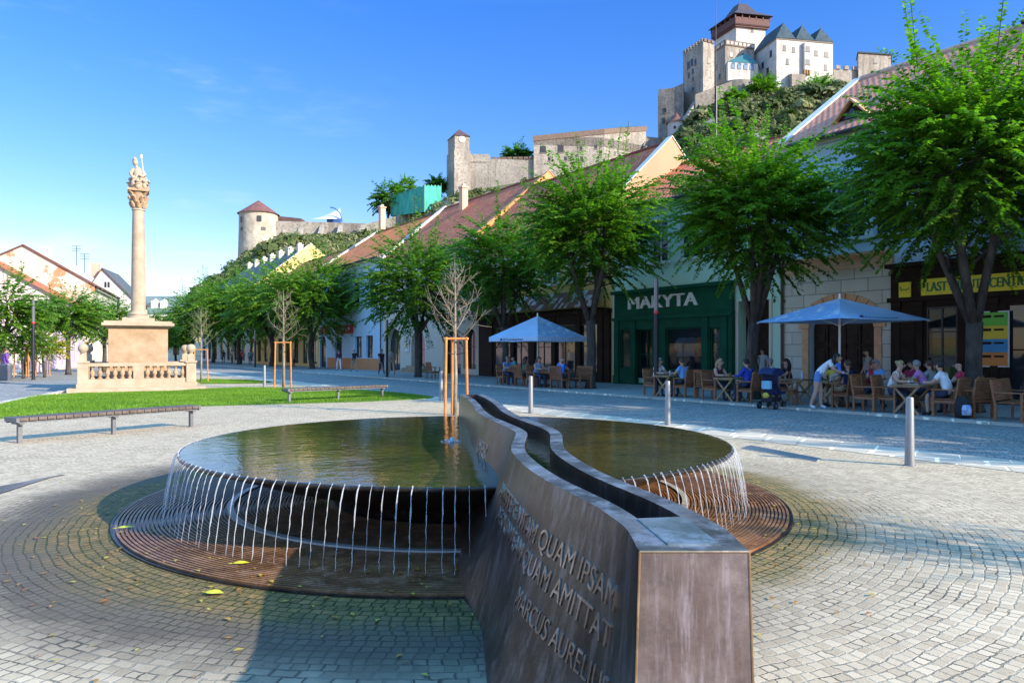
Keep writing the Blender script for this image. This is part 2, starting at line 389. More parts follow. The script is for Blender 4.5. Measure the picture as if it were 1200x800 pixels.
# leaf greens (unlit albedo)
M_leafA = leaf_material('leaf_green', (0.060, 0.125, 0.012), (0.115, 0.225, 0.018), (0.20, 0.330, 0.032), .45)
M_leafB = leaf_material('leaf_deep_green', (0.050, 0.115, 0.014), (0.095, 0.200, 0.020), (0.17, 0.295, 0.034), .45)
M_leafC = leaf_material('leaf_light_green', (0.070, 0.145, 0.020), (0.135, 0.245, 0.028), (0.22, 0.35, 0.045), .45)
M_leafY = leaf_material('leaf_yellow', (0.20, 0.22, 0.02), (0.35, 0.30, 0.03), (0.5, 0.38, 0.05))
M_scrub = leaf_material('hill_scrub', (0.060, 0.085, 0.030), (0.135, 0.160, 0.062), (0.25, 0.245, 0.125), 0.2, 0.05)

# ------------------------------------------------------------------ ground sheets
def sheet(name, pts, z, m, kind='structure', sub=None):
    b = MB(); b.poly([(p[0], p[1], z) for p in pts]); o = b.build(name, m); tag(o, kind=kind); return o
g_ = MB(); g_.quad((-900, -60, 0), (900, -60, 0), (900, 1500, 0), (-900, 1500, 0)); tag(g_.build('ground', M_sett), kind='structure')
def row(d, s):                   # d metres behind the kerb (negative = on the road), s metres along the row towards the far end
    t0 = 24.0
    x0, y0 = 17.99 * BX + d * BX, 17.99 * BY + d * BY
    return (x0 - UX * (s - t0), y0 - UY * (s - t0))
def band(d0, d1, s0=-30, s1=170): return [row(d0, s0), row(d1, s0), row(d1, s1), row(d0, s1)]
sheet('road', band(-5.7, -0.05), 0.004, M_road)
sheet('paved_strip', band(-6.75, -5.6), 0.006, M_band)
b = MB(); b.prism(band(0.12, 14.0), 0.0, 0.055); tag(b.build('pavement', M_pave), kind='structure')
b = MB(); b.prism(band(-0.05, 0.12), 0.0, 0.062); tag(b.build('kerb', M_band), kind='structure')
KZ = 0.055
# left street
sheet('side_road', [(-15.4, 20.5), (-17.8, 28), (-20.5, 36), (-24.5, 47), (-46, 100), (-54, 100), (-33, 47), (-28.5, 37), (-24, 29), (-19.5, 20)], 0.004, M_road)
b = MB(); b.prism([(-24.1, 29), (-28.6, 37), (-33.1, 47), (-54.1, 100), (-75, 100), (-45, 29), (-40, 20), (-19.6, 20)], 0.0, 0.10); tag(b.build('side_pavement', M_band), kind='structure')
b = MB(); b.prism([(-15.1, 20.5), (-17.5, 28), (-20.2, 36), (-24.2, 47), (-24.5, 47), (-20.5, 36), (-17.8, 28), (-15.4, 20.5)], 0.0, 0.05); tag(b.build('side_kerb', M_band), kind='structure')

# lawns
lawn_px = [(-30, 493), (40, 487.6), (110, 482.5), (180, 477.6), (260, 475.4), (340, 473.2), (420, 471), (500, 467.4), (508, 466), (470, 461.5), (430, 458.4), (380, 456.4), (330, 455.2), (285, 454.8), (240, 456.5), (205, 459.0), (150, 460.3), (100, 461.5), (45, 464.5), (20, 470), (-30, 483)]
lawn2_px = [(228, 449.8), (300, 449.5), (318, 448), (290, 445.8), (240, 444.5), (226, 446)]
def inside(pts, x, y):
    c = np.zeros(len(x), bool); n = len(pts)
    for i in range(n):
        (xa, ya), (xb, yb) = pts[i], pts[(i + 1) % n]
        c ^= ((ya > y) != (yb > y)) & (x < (xb - xa) * (y - ya) / (yb - ya + 1e-12) + xa)
    return c
def make_lawn(pxs, count):
    P = [ground(*p) for p in pxs]
    b = MB(); b.prism(P, 0.0, 0.035); tag(b.build('lawn', M_lawn), kind='structure')
    A = np.array(P); lo, hi = A.min(0), A.max(0)
    q = rng.random((count * 3, 2)) * (hi - lo) + lo; q = q[inside(P, q[:, 0], q[:, 1])][:count]
    n = len(q); h = 0.035 + 0.03 * rng.random(n); a = rng.random(n) * 6.28; w = 0.012
    base = np.c_[q, np.full(n, 0.03)]; d = np.c_[np.cos(a) * w, np.sin(a) * w, np.zeros(n)]
    tip = base + np.c_[rng.normal(0, 0.02, (n, 2)), h]
    V = np.stack([base - d, base + d, tip], 1).reshape(-1, 3)
    o = fast_mesh('grass', V, 3, M_grass, tone=np.clip(.5 + .28 * np.sin(q[:, 0] * 1.3 + 2 * np.sin(q[:, 1] * .9)) * np.cos(q[:, 1] * 1.7) + rng.normal(0, .22, n), 0, 1)); tag(o, 'short bright green mown grass on the lawn', 'grass', kind='stuff'); return o
M_grass = leaf_material('grass_blade', (0.085, 0.185, 0.012), (0.13, 0.26, 0.018), (0.19, 0.32, 0.03), 0.3)
make_lawn(lawn_px, 90000)['label'] = 'short bright green grass of the long lawn before the column'
make_lawn(lawn2_px, 9000)['label'] = 'small strip of green grass beside the column steps'

# ------------------------------------------------------------------ fountain
M_bronze = None
def bronze(name, cA, cB, rough, metal, streak=True):
    m, g, b = newmat(name)
    tc = g.n('ShaderNodeTexCoord'); v = tc.outputs['Object']
    mp = g.n('ShaderNodeMapping'); mp.inputs['Scale'].default_value = (9, 9, 0.9) if streak else (4, 4, 4); g.L.new(v, mp.inputs['Vector'])
    n1 = g.noise(mp.outputs[0], 1.6, 6, 0.7); n2 = g.noise(v, 2.3, 5, 0.65); n3 = g.noise(v, 55, 4, 0.7)
    c = g.mix(g.sstep(n2, 0.35, 0.68), (*cA, 1), (*cB, 1))
    n4 = g.noise(v, 11, 6, 0.75); c = g.mix(g.m('MULTIPLY', g.sstep(n4, 0.42, 0.66), 0.5), c, (cA[0] * 0.6, cA[1] * 0.62, cA[2] * 0.7, 1))
    c = g.mix(g.m('MULTIPLY', g.sstep(n1, 0.46, 0.68), 0.62), c, (cB[0] * 1.5 + 0.02, cB[1] * 1.55 + 0.03, cB[2] * 1.7 + 0.05, 1))
    c = g.mix(g.m('MULTIPLY', g.sstep(n3, 0.55, 0.75), 0.35), c, (cA[0] * 0.45, cA[1] * 0.45, cA[2] * 0.45, 1))
    g.put(b.inputs['Base Color'], c); b.inputs['Metallic'].default_value = metal
    g.put(b.inputs['Roughness'], g.m('ADD', rough - 0.1, g.m('MULTIPLY', n1, 0.25)))
    bp = g.n('ShaderNodeBump'); bp.inputs['Strength'].default_value = 0.12; bp.inputs['Distance'].default_value = 0.01
    g.L.new(n3, bp.inputs['Height']); g.L.new(bp.outputs['Normal'], b.inputs['Normal'])
    return m
M_bz = bronze('bronze_side', (0.056, 0.049, 0.045), (0.122, 0.107, 0.098), 0.31, 0.82)
M_bzf = bronze('bronze_end', (0.145, 0.105, 0.094), (0.29, 0.235, 0.225), 0.45, 0.45)
M_bzt = bronze('bronze_patina_sky_sheen', (0.13, 0.115, 0.10), (0.37, 0.355, 0.34), 0.33, 0.75, False)  # top tone lightened: sky reflection painted into the patina colour
M_bzl = bronze('bronze_lid', (0.13, 0.17, 0.17), (0.24, 0.28, 0.28), 0.36, 0.6, False)
M_basin = bronze('dark_bronze_basin', (0.030, 0.024, 0.020), (0.065, 0.050, 0.038), 0.35, 0.7, False)
M_letter = bronze('bronze_lettering', (0.25, 0.20, 0.165), (0.38, 0.31, 0.26), 0.28, 0.85, False)
M_edge = bronze('polished_bronze_edge', (0.42, 0.27, 0.15), (0.55, 0.37, 0.22), 0.3, 0.9, False)

def water(name, deep, wave, dist, rough=0.02):
    m, g, b = newmat(name)
    tc = g.n('ShaderNodeTexCoord'); v = tc.outputs['Object']
    n1 = g.noise(v, 1.1, 4); n2 = g.noise(v, 9, 3)
    c = g.mix(g.sstep(n1, 0.35, 0.7), (*deep, 1), (deep[0] * 1.9 + 0.01, deep[1] * 1.6 + 0.006, deep[2] * 1.1, 1))
    g.put(b.inputs['Base Color'], c); b.inputs['Roughness'].default_value = rough; b.inputs['IOR'].default_value = 1.33; b.inputs['Specular IOR Level'].default_value = 0.5
    h = g.m('ADD', g.m('MULTIPLY', n2, 0.5), n1)
    bp = g.n('ShaderNodeBump'); bp.inputs['Strength'].default_value = wave; bp.inputs['Distance'].default_value = dist
    g.L.new(h, bp.inputs['Height']); g.L.new(bp.outputs['Normal'], b.inputs['Normal'])
    return m
M_pool = water('pool_water', (0.034, 0.031, 0.013), 0.36, 0.016)
M_chan = water('channel_water', (0.020, 0.022, 0.008), 0.3, 0.02)
mj = bpy.data.materials.new('falling_water'); mj.use_nodes = True
_b = mj.node_tree.nodes['Principled BSDF']; _b.inputs['Base Color'].default_value = (0.86, 0.89, 0.93, 1); _b.inputs['Roughness'].default_value = 0.12
_b.inputs['Alpha'].default_value = 0.36; _b.inputs['Transmission Weight'].default_value = 0.25; _b.inputs['IOR'].default_value = 1.33
M_jet = mj

fx, fy = FC
fountain = empty('fountain', (fx, fy, 0), 0, 'round dark bronze basin brimming with green water, thin streams falling from its rim', 'fountain')
RB, HB = 3.0, 0.63
b = MB(); b.lathe([(1.45, 0.0), (1.5, 0.12), (2.3, 0.36), (2.90, 0.572), (2.97, 0.592), (2.995, 0.604), (3.0, 0.618), (2.998, 0.628), (2.985, 0.634), (2.965, 0.630), (2.955, 0.60), (0.05, 0.58)], 160)
b.build('basin', M_basin, fountain, smooth=True)
b = MB(); b.lathe([(2.972, 0.633), (2.6, 0.634), (1.8, 0.634), (0.9, 0.634), (0.0, 0.634)], 128); b.build('pool_water', M_pool, fountain, smooth='all')
# ring grate: concentric flat bars over a flat dark disc that paints in the pit's shade
M_bar = bronze('rusty_grate_bar', (0.17, 0.072, 0.028), (0.31, 0.145, 0.058), 0.42, 0.2, False)
M_pit = mat('painted_pit_shade', (0.012, 0.009, 0.007), 0.3, 0, 0.3)
b = MB(); b.lathe([(1.3, 0.006), (3.56, 0.006)], 128); b.build('grate_shade_disc', M_pit, fountain)
b = MB(); r = 1.56
while r < 3.53:
    b.lathe([(r, 0.007), (r, 0.026), (r + 0.021, 0.026), (r + 0.021, 0.007)], 144); r += 0.036
for k in range(16):
    a = 2 * math.pi * (k + 0.5) / 16; b.cbox((2.52 * math.cos(a), 2.52 * math.sin(a), 0.0125), (1.96, 0.012, 0.013), 0, a)
b.build('grate', M_bar, fountain)
b = MB(); b.lathe([(3.548, 0.0), (3.548, 0.014), (3.562, 0.014), (3.562, 0.0)], 144); b.build('grate_frame', M_basin, fountain)
b = MB(); b.lathe([(2.47, 0.026), (2.47, 0.041), (2.535, 0.041), (2.535, 0.026)], 128); b.build('light_ring', mat('frosted_light_strip', (0.50, 0.49, 0.45), 0.35, 0.2, 0.1), fountain)

# S-shaped bronze wall with a water channel in its top
ST = [(0.600, 2.394), (0.608, 2.684), (0.578, 2.907), (0.515, 3.20), (0.352, 3.74), (0.262, 4.155), (0.192, 4.636), (0.176, 5.01), (0.197, 5.447), (0.212, 5.84), (0.160, 6.23), (0.03, 6.76), (-0.115, 7.38), (-0.225, 8.13), (-0.30, 8.9), (-0.44, 10.0), (-0.62, 11.0)]
BL = [(2.39, .39), (2.7, .265), (3.0, .10), (3.3, -.04), (3.6, -.125), (4.0, -.155), (4.3, -.18), (4.6, -.25), (4.85, -.33), (5.2, -.395), (6.0, -.45), (7.4, -.53), (8.8, -.62), (11.0, -.80)]
WT = 0.99
def catmull(P, n):
    P = [Vector((p[0], p[1], 0)) for p in P]; P = [2 * P[0] - P[1]] + P + [2 * P[-1] - P[-2]]; out = []
    for i in range(1, len(P) - 2):
        for k in range(n):
            t = k / n; p0, p1, p2, p3 = P[i - 1:i + 3]
            out.append(0.5 * ((2 * p1) + (-p0 + p2) * t + (2 * p0 - 5 * p1 + 4 * p2 - p3) * t * t + (-p0 + 3 * p1 - 3 * p2 + p3) * t ** 3))
    out.append(P[-2]); return out
cl = catmull(ST, 8)
for _ in range(3): cl = [cl[0]] + [(cl[i - 1] + cl[i] * 2 + cl[i + 1]) / 4 for i in range(1, len(cl) - 1)] + [cl[-1]]
nrm = []
for i in range(len(cl)):
    d = (cl[min(i + 1, len(cl) - 1)] - cl[max(i - 1, 0)]).normalized(); nrm.append(Vector((-d.y, d.x, 0)))
nrm[0] = Vector((-1, 0, 0)); nrm[1] = (nrm[1] + Vector((-2, 0, 0))).normalized(); nrm[2] = (nrm[2] + Vector((-1, 0, 0))).normalized()
HWID = 0.182
def wall_pts(i):
    c, n = cl[i], nrm[i]
    L_, R_ = c + n * HWID, c - n * HWID
    if i == 0: L_, R_ = Vector((0.422, 2.394, 0)), Vector((0.783, 2.394, 0))
    bl = float(np.interp(L_.y, [q[0] for q in BL], [q[1] for q in BL])); bl = min(bl, L_.x - 0.02)
    return L_, R_, Vector((bl, L_.y, 0)), R_ + Vector((0.03, 0, 0))
def left_face(Y, Z):            # point on the wall's left face
    for i in range(len(cl) - 1):
        a, b_ = wall_pts(i), wall_pts(i + 1)
        if a[0].y <= Y <= b_[0].y or i == len(cl) - 2:
            t = (Y - a[0].y) / (b_[0].y - a[0].y); Lt = a[0].lerp(b_[0], t); Lb = a[2].lerp(b_[2], t); break
    k = Z / WT
    k2 = k ** 0.8
    return Vector((Lb.x + (Lt.x - Lb.x) * k2, Y, Z))
wallo = empty('fountain_wall', (0, 0, 0), 0, 'waist-high S-curved bronze wall with raised Latin lettering and a water channel along its top', 'sculpture wall')
def V3(p, z): return (p.x, p.y, z)
side = MB(); top = MB(); K = 6
for i in range(len(cl) - 1):
    a, c = wall_pts(i), wall_pts(i + 1)
    for P in ((a, c),):
        for k in range(K):
            z0, z1 = WT * k / K, WT * (k + 1) / K
            f0, f1 = (z0 / WT) ** 0.8, (z1 / WT) ** 0.8
            side.quad(V3(a[2].lerp(a[0], f0), z0), V3(a[2].lerp(a[0], f1), z1), V3(c[2].lerp(c[0], f1), z1), V3(c[2].lerp(c[0], f0), z0))
    side.quad(V3(a[3], 0), V3(c[3], 0), V3(c[1], WT), V3(a[1], WT))
n_ = len(cl) - 1
e = wall_pts(n_); side.quad(V3(e[2], 0), V3(e[3], 0), V3(e[1], WT), V3(e[0], WT))
# the front end, closed, with the rim running round the lid
s = wall_pts(0)
so = side.build('wall_body', [M_bz], wallo, smooth=True, weld=True)
b = MB()
for k in range(K):
    z0, z1 = (WT - 0.004) * k / K, (WT - 0.004) * (k + 1) / K; f0, f1 = (k / K) ** 0.8, ((k + 1) / K) ** 0.8
    b.quad(V3(s[2].lerp(s[0], f0), z0), V3(s[3].lerp(s[1], f0), z0), V3(s[3].lerp(s[1], f1), z1), V3(s[2].lerp(s[0], f1), z1))
b.build('wall_end', M_bzf, wallo, weld=True)
b = MB(); b.tube([V3(s[0], WT - 0.002), V3(s[1], WT - 0.002)], 0.0045, 6); b.tube([V3(s[0], WT), V3(s[2].lerp(s[0], 0.5), WT * 0.42), V3(s[2], 0)], 0.004, 6); b.tube([V3(s[1], WT), V3(s[3], 0)], 0.004, 6)
b.build('worn_edge', M_edge, wallo)
I0 = next(i for i in range(len(cl)) if cl[i].y > 2.86)     # the channel starts here
rim = 0.092; chz = WT - 0.30
def across(i, u): a = wall_pts(i); return a[0].lerp(a[1], u)
ru = rim / (2 * HWID)
for i in range(len(cl) - 1):
    j = i + 1
    if i < I0: top.quad(V3(across(i, 0), WT), V3(across(i, 1), WT), V3(across(j, 1), WT), V3(across(j, 0), WT))
    else:
        top.quad(V3(across(i, 0), WT), V3(across(i, ru), WT), V3(across(j, ru), WT), V3(across(j, 0), WT))
        top.quad(V3(across(i, 1 - ru), WT), V3(across(i, 1), WT), V3(across(j, 1), WT), V3(across(j, 1 - ru), WT))
top.build('wall_rim', M_bzt, wallo, weld=True)
ch = MB(); wa = MB()
for i in range(I0, len(cl) - 1):
    j = i + 1
    for u in (ru, 1 - ru): ch.quad(V3(across(i, u), WT), V3(across(i, u), chz), V3(across(j, u), chz), V3(across(j, u), WT))
    ch.quad(V3(across(i, ru), chz), V3(across(i, 1 - ru), chz), V3(across(j, 1 - ru), chz), V3(across(j, ru), chz))
    zw = WT - 0.13
    wa.quad(V3(across(i, ru), zw), V3(across(i, 1 - ru), zw), V3(across(j, 1 - ru), zw), V3(across(j, ru), zw))
i = I0; ch.quad(V3(across(i, ru), WT), V3(across(i, 1 - ru), WT), V3(across(i, 1 - ru), chz), V3(across(i, ru), chz))
i = n_ ; ch.quad(V3(across(i, ru), WT), V3(across(i, 1 - ru), WT), V3(across(i, 1 - ru), chz), V3(across(i, ru), chz))
ch.build('channel', M_bz, wallo, smooth=True, weld=True); wa.build('channel_water', M_chan, wallo, smooth='all', weld=True)
b = MB(); q = [across(0, 0.30) + Vector((0, 0.07, 0)), across(0, 0.80) + Vector((0, 0.07, 0)), across(I0, 0.77) - Vector((0, 0.02, 0)), across(I0, 0.24) - Vector((0, 0.02, 0))]
b.prism([(p.x, p.y) for p in q], WT, WT + 0.004); b.build('lid_plate', M_bzl, wallo)
# inscription, bent along the left face
def inscription(body, y_far, y_near, z0, z1, hcap):
    me = text_mesh(body, 1.0, 0.05, 0.0)
    bm = bmesh.new(); bm.from_mesh(me)
    bmesh.ops.triangulate(bm, faces=bm.faces); bmesh.ops.subdivide_edges(bm, edges=[e for e in bm.edges if e.calc_length() > 0.25], cuts=2)
    bm.to_mesh(me); bm.free()
    xs = [v.co.x for v in me.vertices]; x0, x1 = min(xs), max(xs)
    cap = max(v.co.y for v in me.vertices)
    # arc-length table along the face
    T = np.linspace(y_far, y_near, 90); P = [left_face(float(y), (z0 + z1) / 2) for y in T]
    S = np.concatenate([[0], np.cumsum([(P[i + 1] - P[i]).length for i in range(len(P) - 1)])])
    for v in me.vertices:
        t = (v.co.x - x0) / (x1 - x0); y = float(np.interp(t * S[-1], S, T)); z = z0 + (z1 - z0) * t + v.co.y / cap * hcap
        p = left_face(y, z); p2 = left_face(max(y - 0.01, 2.395), z); d = (p2 - p).normalized()
        nn = Vector((0, 0, 1)).cross(d); nn = nn if nn.x < 0 else -nn
        p = p + nn.normalized() * (0.0028 + v.co.z / 0.05 * 0.0035); v.co = p
    me.name = 'inscription'; me.materials.clear(); me.materials.append(M_letter)
    o = bpy.data.objects.new('inscription', me); COL.objects.link(o); o.parent = wallo; return o
inscription('AMITTERE VITAM QUAM IPSAM', 4.82, 2.70, 0.694, 0.680, 0.097)
inscription('AEQUAM EAM QUAM AMITTAT', 4.70, 2.70, 0.560, 0.535, 0.097)
inscription('MARCUS AURELIUS', 3.66, 2.66, 0.375, 0.36, 0.09)
inscription('JACQ', 7.35, 6.75, 0.70, 0.70, 0.075); inscription('ELIN', 7.35, 6.75, 0.60, 0.60, 0.075)

# streams: thin ropes of water off the rim, on the side the photograph shows
cam_dir = math.atan2(-fy, -fx)
NJ = 98
for k in range(NJ):
    a = cam_dir + (k - (NJ - 1) / 2) * (math.pi * 1.10 / NJ)
    x0, y0 = fx + RB * math.cos(a), fy + RB * math.sin(a)
    i = min(range(len(cl)), key=lambda i: abs(cl[i].y - y0)); w4 = wall_pts(i)
    if w4[2].x * .3 + w4[0].x * .7 - 0.02 < x0 < w4[3].x + 0.02: continue
    a += random.uniform(-.006, .006); jr = random.choice([.55, .8, 1, 1, 1.2]); pts = []; rad = []; v0 = 0.42 + random.uniform(-0.05, 0.05); ln = 0.35
    for j in range(15):
        z = 0.645 - (0.645 - 0.03) * (j / 14); t = math.sqrt(max(0, 2 * (0.645 - z) / 9.8)); rr = RB - 0.02 + v0 * t
        wob = 0.0035 * math.sin(j * 2.1 + k * 1.7) * (j / 14); aa = a + wob / RB
        pts.append((rr * math.cos(aa) + random.uniform(-.002, .002), rr * math.sin(aa) + random.uniform(-.002, .002), z))
        rad.append(jr * (0.0052 - 0.0022 * (j / 14)) * random.uniform(0.45, 1.3))
    b = MB(); b.tube(pts, rad, 6); b.build('water_jet', M_jet, fountain, smooth='all')
b = MB()
for k in range(26):
    a = random.uniform(0, 6.28); rr = random.uniform(0, 0.13); b.ball((rr * math.cos(a), rr * math.sin(a), 0.634 + random.uniform(0, 0.05) * (1 - rr * 6)), random.uniform(0.008, 0.022), 0, 6, 4)
o = b.build('bubbling_spout', M_jet, fountain, smooth='all'); o.location = (-0.11 - 0.0, -0.25, 0)

# leaves lying about
M_lf = mat('fallen_leaf_yellow', (0.55, 0.50, 0.03), 0.6, 0, 0.25, 20); M_lf2 = mat('fallen_leaf_brown', (0.40, 0.15, 0.03), 0.7, 0, 0.4, 9)
def leaf_obj(x, y, z, ln, rz, label, m):
    b = MB(); n = 7; pts = []
    for i in range(n): 
        t = i / (n - 1); w = 0.30 * math.sin(math.pi * t ** 0.85) * ln; pts.append((t * ln, w, 0.006 + 0.012 * ln * math.sin(t * 4)))
    for i in range(n - 1):
        p, q2 = pts[i], pts[i + 1]
        b.quad((p[0], -p[1], p[2] + p[1] * .08), (q2[0], -q2[1], q2[2] + q2[1] * .08), (q2[0], 0, q2[2]), (p[0], 0, p[2])); b.quad((p[0], 0, p[2]), (q2[0], 0, q2[2]), (q2[0], q2[1], q2[2] + q2[1] * .12), (p[0], p[1], p[2] + p[1] * .12))
    b.tube([(-0.25 * ln, 0, 0.006), (0, 0, 0.006)], 0.0022, 4)
    o = b.build('fallen_leaf', m, None, smooth='all', loc=(x, y, z), rz=rz); tag(o, label, 'leaf', 'yellow leaves fallen round the fountain')
for (px, py, z, ln, rz, lab) in [(272, 660.5, 0.03, 0.13, 0.2, 'bright yellow-green leaf lying on the brown grate under the streams'), (240, 694, 0.012, 0.14, -0.15, 'broad yellow leaf lying on the mossy setts just outside the grate'), (137, 619, 0.03, 0.15, 0.4, 'narrow yellow leaf lying on the left edge of the ring grate')]:
    x, y = ground(px, py, z); leaf_obj(x, y, z, ln, rz, lab, M_lf)
V = []; tn = []
for k in range(420):
    a = cam_dir + random.uniform(-1.9, 1.9); rr = 3.0 + abs(random.gauss(0.75, 0.55)); x, y = fx + rr * math.cos(a), fy + rr * math.sin(a)
    if 3.2 > y and abs(x - .5) < .6: continue
    s_ = random.uniform(0.012, 0.035); t = random.uniform(0, 6.28); c, s2 = math.cos(t), math.sin(t); z = 0.034 if rr < 3.56 else 0.012
    for (u, v, w) in ((-1, 0, 0), (0, -.5, .3), (1, 0, .1), (0, .5, .35)): V.append((x + s_ * (u * c - v * s2), y + s_ * (u * s2 + v * c), z + w * s_ * 0.6))
    tn.append(random.random())
M_litter = leaf_material('leaf_litter', (0.30, 0.10, 0.02), (0.40, 0.20, 0.03), (0.50, 0.42, 0.05), 0.1)
tag(fast_mesh('leaf_litter', np.array(V), 4, M_litter, tone=tn), 'scattered small dry orange leaves around the grate', 'leaf litter', kind='stuff')

# inlaid drain grates in the paving
def drain(pxs, label, m=None):
    P = [ground(*p) for p in pxs]; b = MB(); b.prism(P, 0.0, 0.008); A, B_, C_, D_ = [Vector((*p, 0.008)) for p in P]
    d = tag(b.build('drain_channel', m or mat('drain_dark', (0.05, 0.055, 0.065), 0.5, 0.3)), label, 'drain')
    b = MB()
    for k in range(5):
        t = (k + 0.5) / 5; p, q = A.lerp(D_, t), B_.lerp(C_, t); b.tube([p + Vector((0, 0, .004)), q + Vector((0, 0, .004))], 0.007, 4)
    b.build('drain_bars', m or M_galv, d)
drain([(868, 525.5), (957, 541), (962, 537.5), (880, 522)], 'long grey drain grate let into the pale paving right of the fountain', mat('drain_grey', (0.30, 0.285, 0.26), 0.8))
drain([(-40, 592), (58, 560), (76, 556.5), (-40, 577)], 'dark slotted drain grate at the left edge of the paving')

# ------------------------------------------------------------------ bollards, benches, posts
def bollard_bm():
    b = MB(); b.lathe([(0.0, 0.985), (0.035, 0.985), (0.048, 0.978), (0.052, 0.965), (0.066, 0.03), (0.066, 0.0)], 24); return b
bol = None
for (px, Y, lab) in [(1066, 10.45, 'nearest slim grey metal bollard, on the pale paving before the cafe chairs'), (782.5, 16.1, 'slim grey metal bollard rising behind the right rim of the fountain'), (622, 19.2, 'slim grey metal bollard beyond the far end of the bronze wall'), (517, 24.0, 'slim grey metal bollard beside the staked bare tree by the wall end'), (310, 33.5, 'small distant grey bollard left of the staked tree on the lawn')]:
    if bol is None:
        bol = empty('bollard', (0, 0, 0)); bollard_bm().build('post', M_steel, bol, smooth=True); b = MB(); b.lathe([(0.085, 0.0), (0.085, 0.008), (0.066, 0.012)], 24); b.build('base_ring', M_steel, bol); o = bol
    else: o = copy_tree(bol)
    o.location = ((px - CX) / F * Y, Y, 0); tag(o, lab, 'bollard', 'slim metal bollards along the square')
def bench(p0, p1, width, zt, lab):
    p0, p1 = Vector((*p0, 0)), Vector((*p1, 0)); d = p1 - p0; Ln = d.length; o = empty('park_bench', p0, math.atan2(d.y, d.x), lab, 'bench', 'backless slatted benches on the square')
    b = MB(); n = int(Ln / 0.145)
    for k in range(n):
        x = Ln * k / n; b.box(x + 0.006, x + Ln / n - 0.006, 0, width, zt - 0.055, zt)
    b.build('seat_slats', M_bench, o, bevel=0.004)
    b = MB(); b.box(-0.05, Ln + 0.05, 0.05, 0.11, zt - 0.10, zt - 0.056); b.box(-0.05, Ln + 0.05, width - 0.11, width - 0.05, zt - 0.10, zt - 0.056); b.box(-0.055, 0.0, 0.0, width, zt - 0.075, zt + 0.002); b.box(Ln, Ln + 0.05, 0.0, width, zt - 0.075, zt + 0.002); b.build('frame', M_galv, o)
    for t in (0.02, 0.5, 0.98):
        b = MB(); x = t * Ln; b.box(x - 0.035, x + 0.035, width * .3, width * .3 + 0.07, 0, zt - 0.10); b.box(x - 0.035, x + 0.035, 0.06, width - 0.06, zt - 0.13, zt - 0.1005); b.build('leg', M_galv, o)
bench((-8.72, 12.85), (-6.80, 15.75), 0.48, 0.46, 'long backless slatted bench at the left edge of the pale paving')
bench((-6.95, 22.7), (-4.35, 25.2), 0.48, 0.46, 'backless slatted bench at the far edge of the lawn behind the fountain')

def street_lamp(px, d, h, lab, xy=None):
    x, y = xy or strip(px, d); o = empty('street_lamp', (x, y, KZ), 0, lab, 'street lamp', 'slim dark lamp columns along the street')
    b = MB(); b.lathe([(0.0, h * 0.70), (0.085, h * 0.70), (0.085, 0.05), (0.11, 0.05), (0.11, 0.0)], 16); b.build('pole', M_darksteel, o, smooth=True)
    b = MB(); b.lathe([(0.088, h * 0.702), (0.088, h * 0.702 + 0.09)], 16); b.build('red_band', mat('red_band', (0.6, 0.02, 0.03), 0.4), o, smooth=True)
    b = MB(); b.lathe([(0.08, h * 0.70 + 0.09), (0.08, h), (0.0, h + 0.01)], 16); b.build('lamp_head', mat('lamp_diffuser', (0.16, 0.17, 0.18), 0.25, 0.3), o, smooth=True)
street_lamp(769, 0.7, 4.15, 'dark lamp column with a red band in front of the green shop')
street_lamp(453.5, 0.7, 3.5, 'dark lamp column with a red band before the blue house corner')
street_lamp(299, 0.9, 3.6, 'distant dark lamp column with a red band before the yellow house')
street_lamp(0, 0, 4.4, 'dark lamp column on the left pavement beside the litter bin', xy=(-26.4, 40))

# ------------------------------------------------------------------ column monument
mo = empty('column_monument', (-16.25, 31.55, 0), R(27.5), 'tall pale stone column topped by a carved saint, its sandstone pedestal ringed by a balustrade', 'monument')
b = MB(); b.prism([(-2.5, -2.5), (2.5, -2.5), (2.5, 2.5), (-2.5, 2.5)], 0.0, 0.17); b.build('step', M_sand2, mo, bevel=0.012)
b = MB(); b.prism([(-2.2, -2.2), (2.2, -2.2), (2.2, 2.2), (-2.2, 2.2)], 0.17, 0.34); b.build('step', M_sand2, mo, bevel=0.012)
S2 = 1.97
def bal_profile(): return [(0.05, 0.0), (0.085, 0.0), (0.085, 0.05), (0.05, 0.07), (0.055, 0.11), (0.095, 0.2), (0.09, 0.26), (0.045, 0.36), (0.04, 0.40), (0.07, 0.44), (0.085, 0.47), (0.085, 0.50)]
for sx, sy in ((-1, -1), (1, -1), (1, 1), (-1, 1)):
    p = MB(); p.box(sx * S2 - .19, sx * S2 + .19, sy * S2 - .19, sy * S2 + .19, 0.34, 1.16); p.box(sx * S2 - .23, sx * S2 + .23, sy * S2 - .23, sy * S2 + .23, 1.16, 1.24); po = p.build('pier', M_sand2, mo, bevel=0.01)
    p = MB(); p.box(sx * S2 - .13, sx * S2 + .13, sy * S2 - .13, sy * S2 + .13, 1.241, 1.50); p.lathe([(0.11, 1.50), (0.07, 1.54), (0.09, 1.58), (0.17, 1.66), (0.19, 1.75), (0.17, 1.85), (0.1, 1.92), (0.0, 1.94)], 16, (sx * S2, sy * S2, 0)); p.build('finial', M_sand2, po, smooth=True)
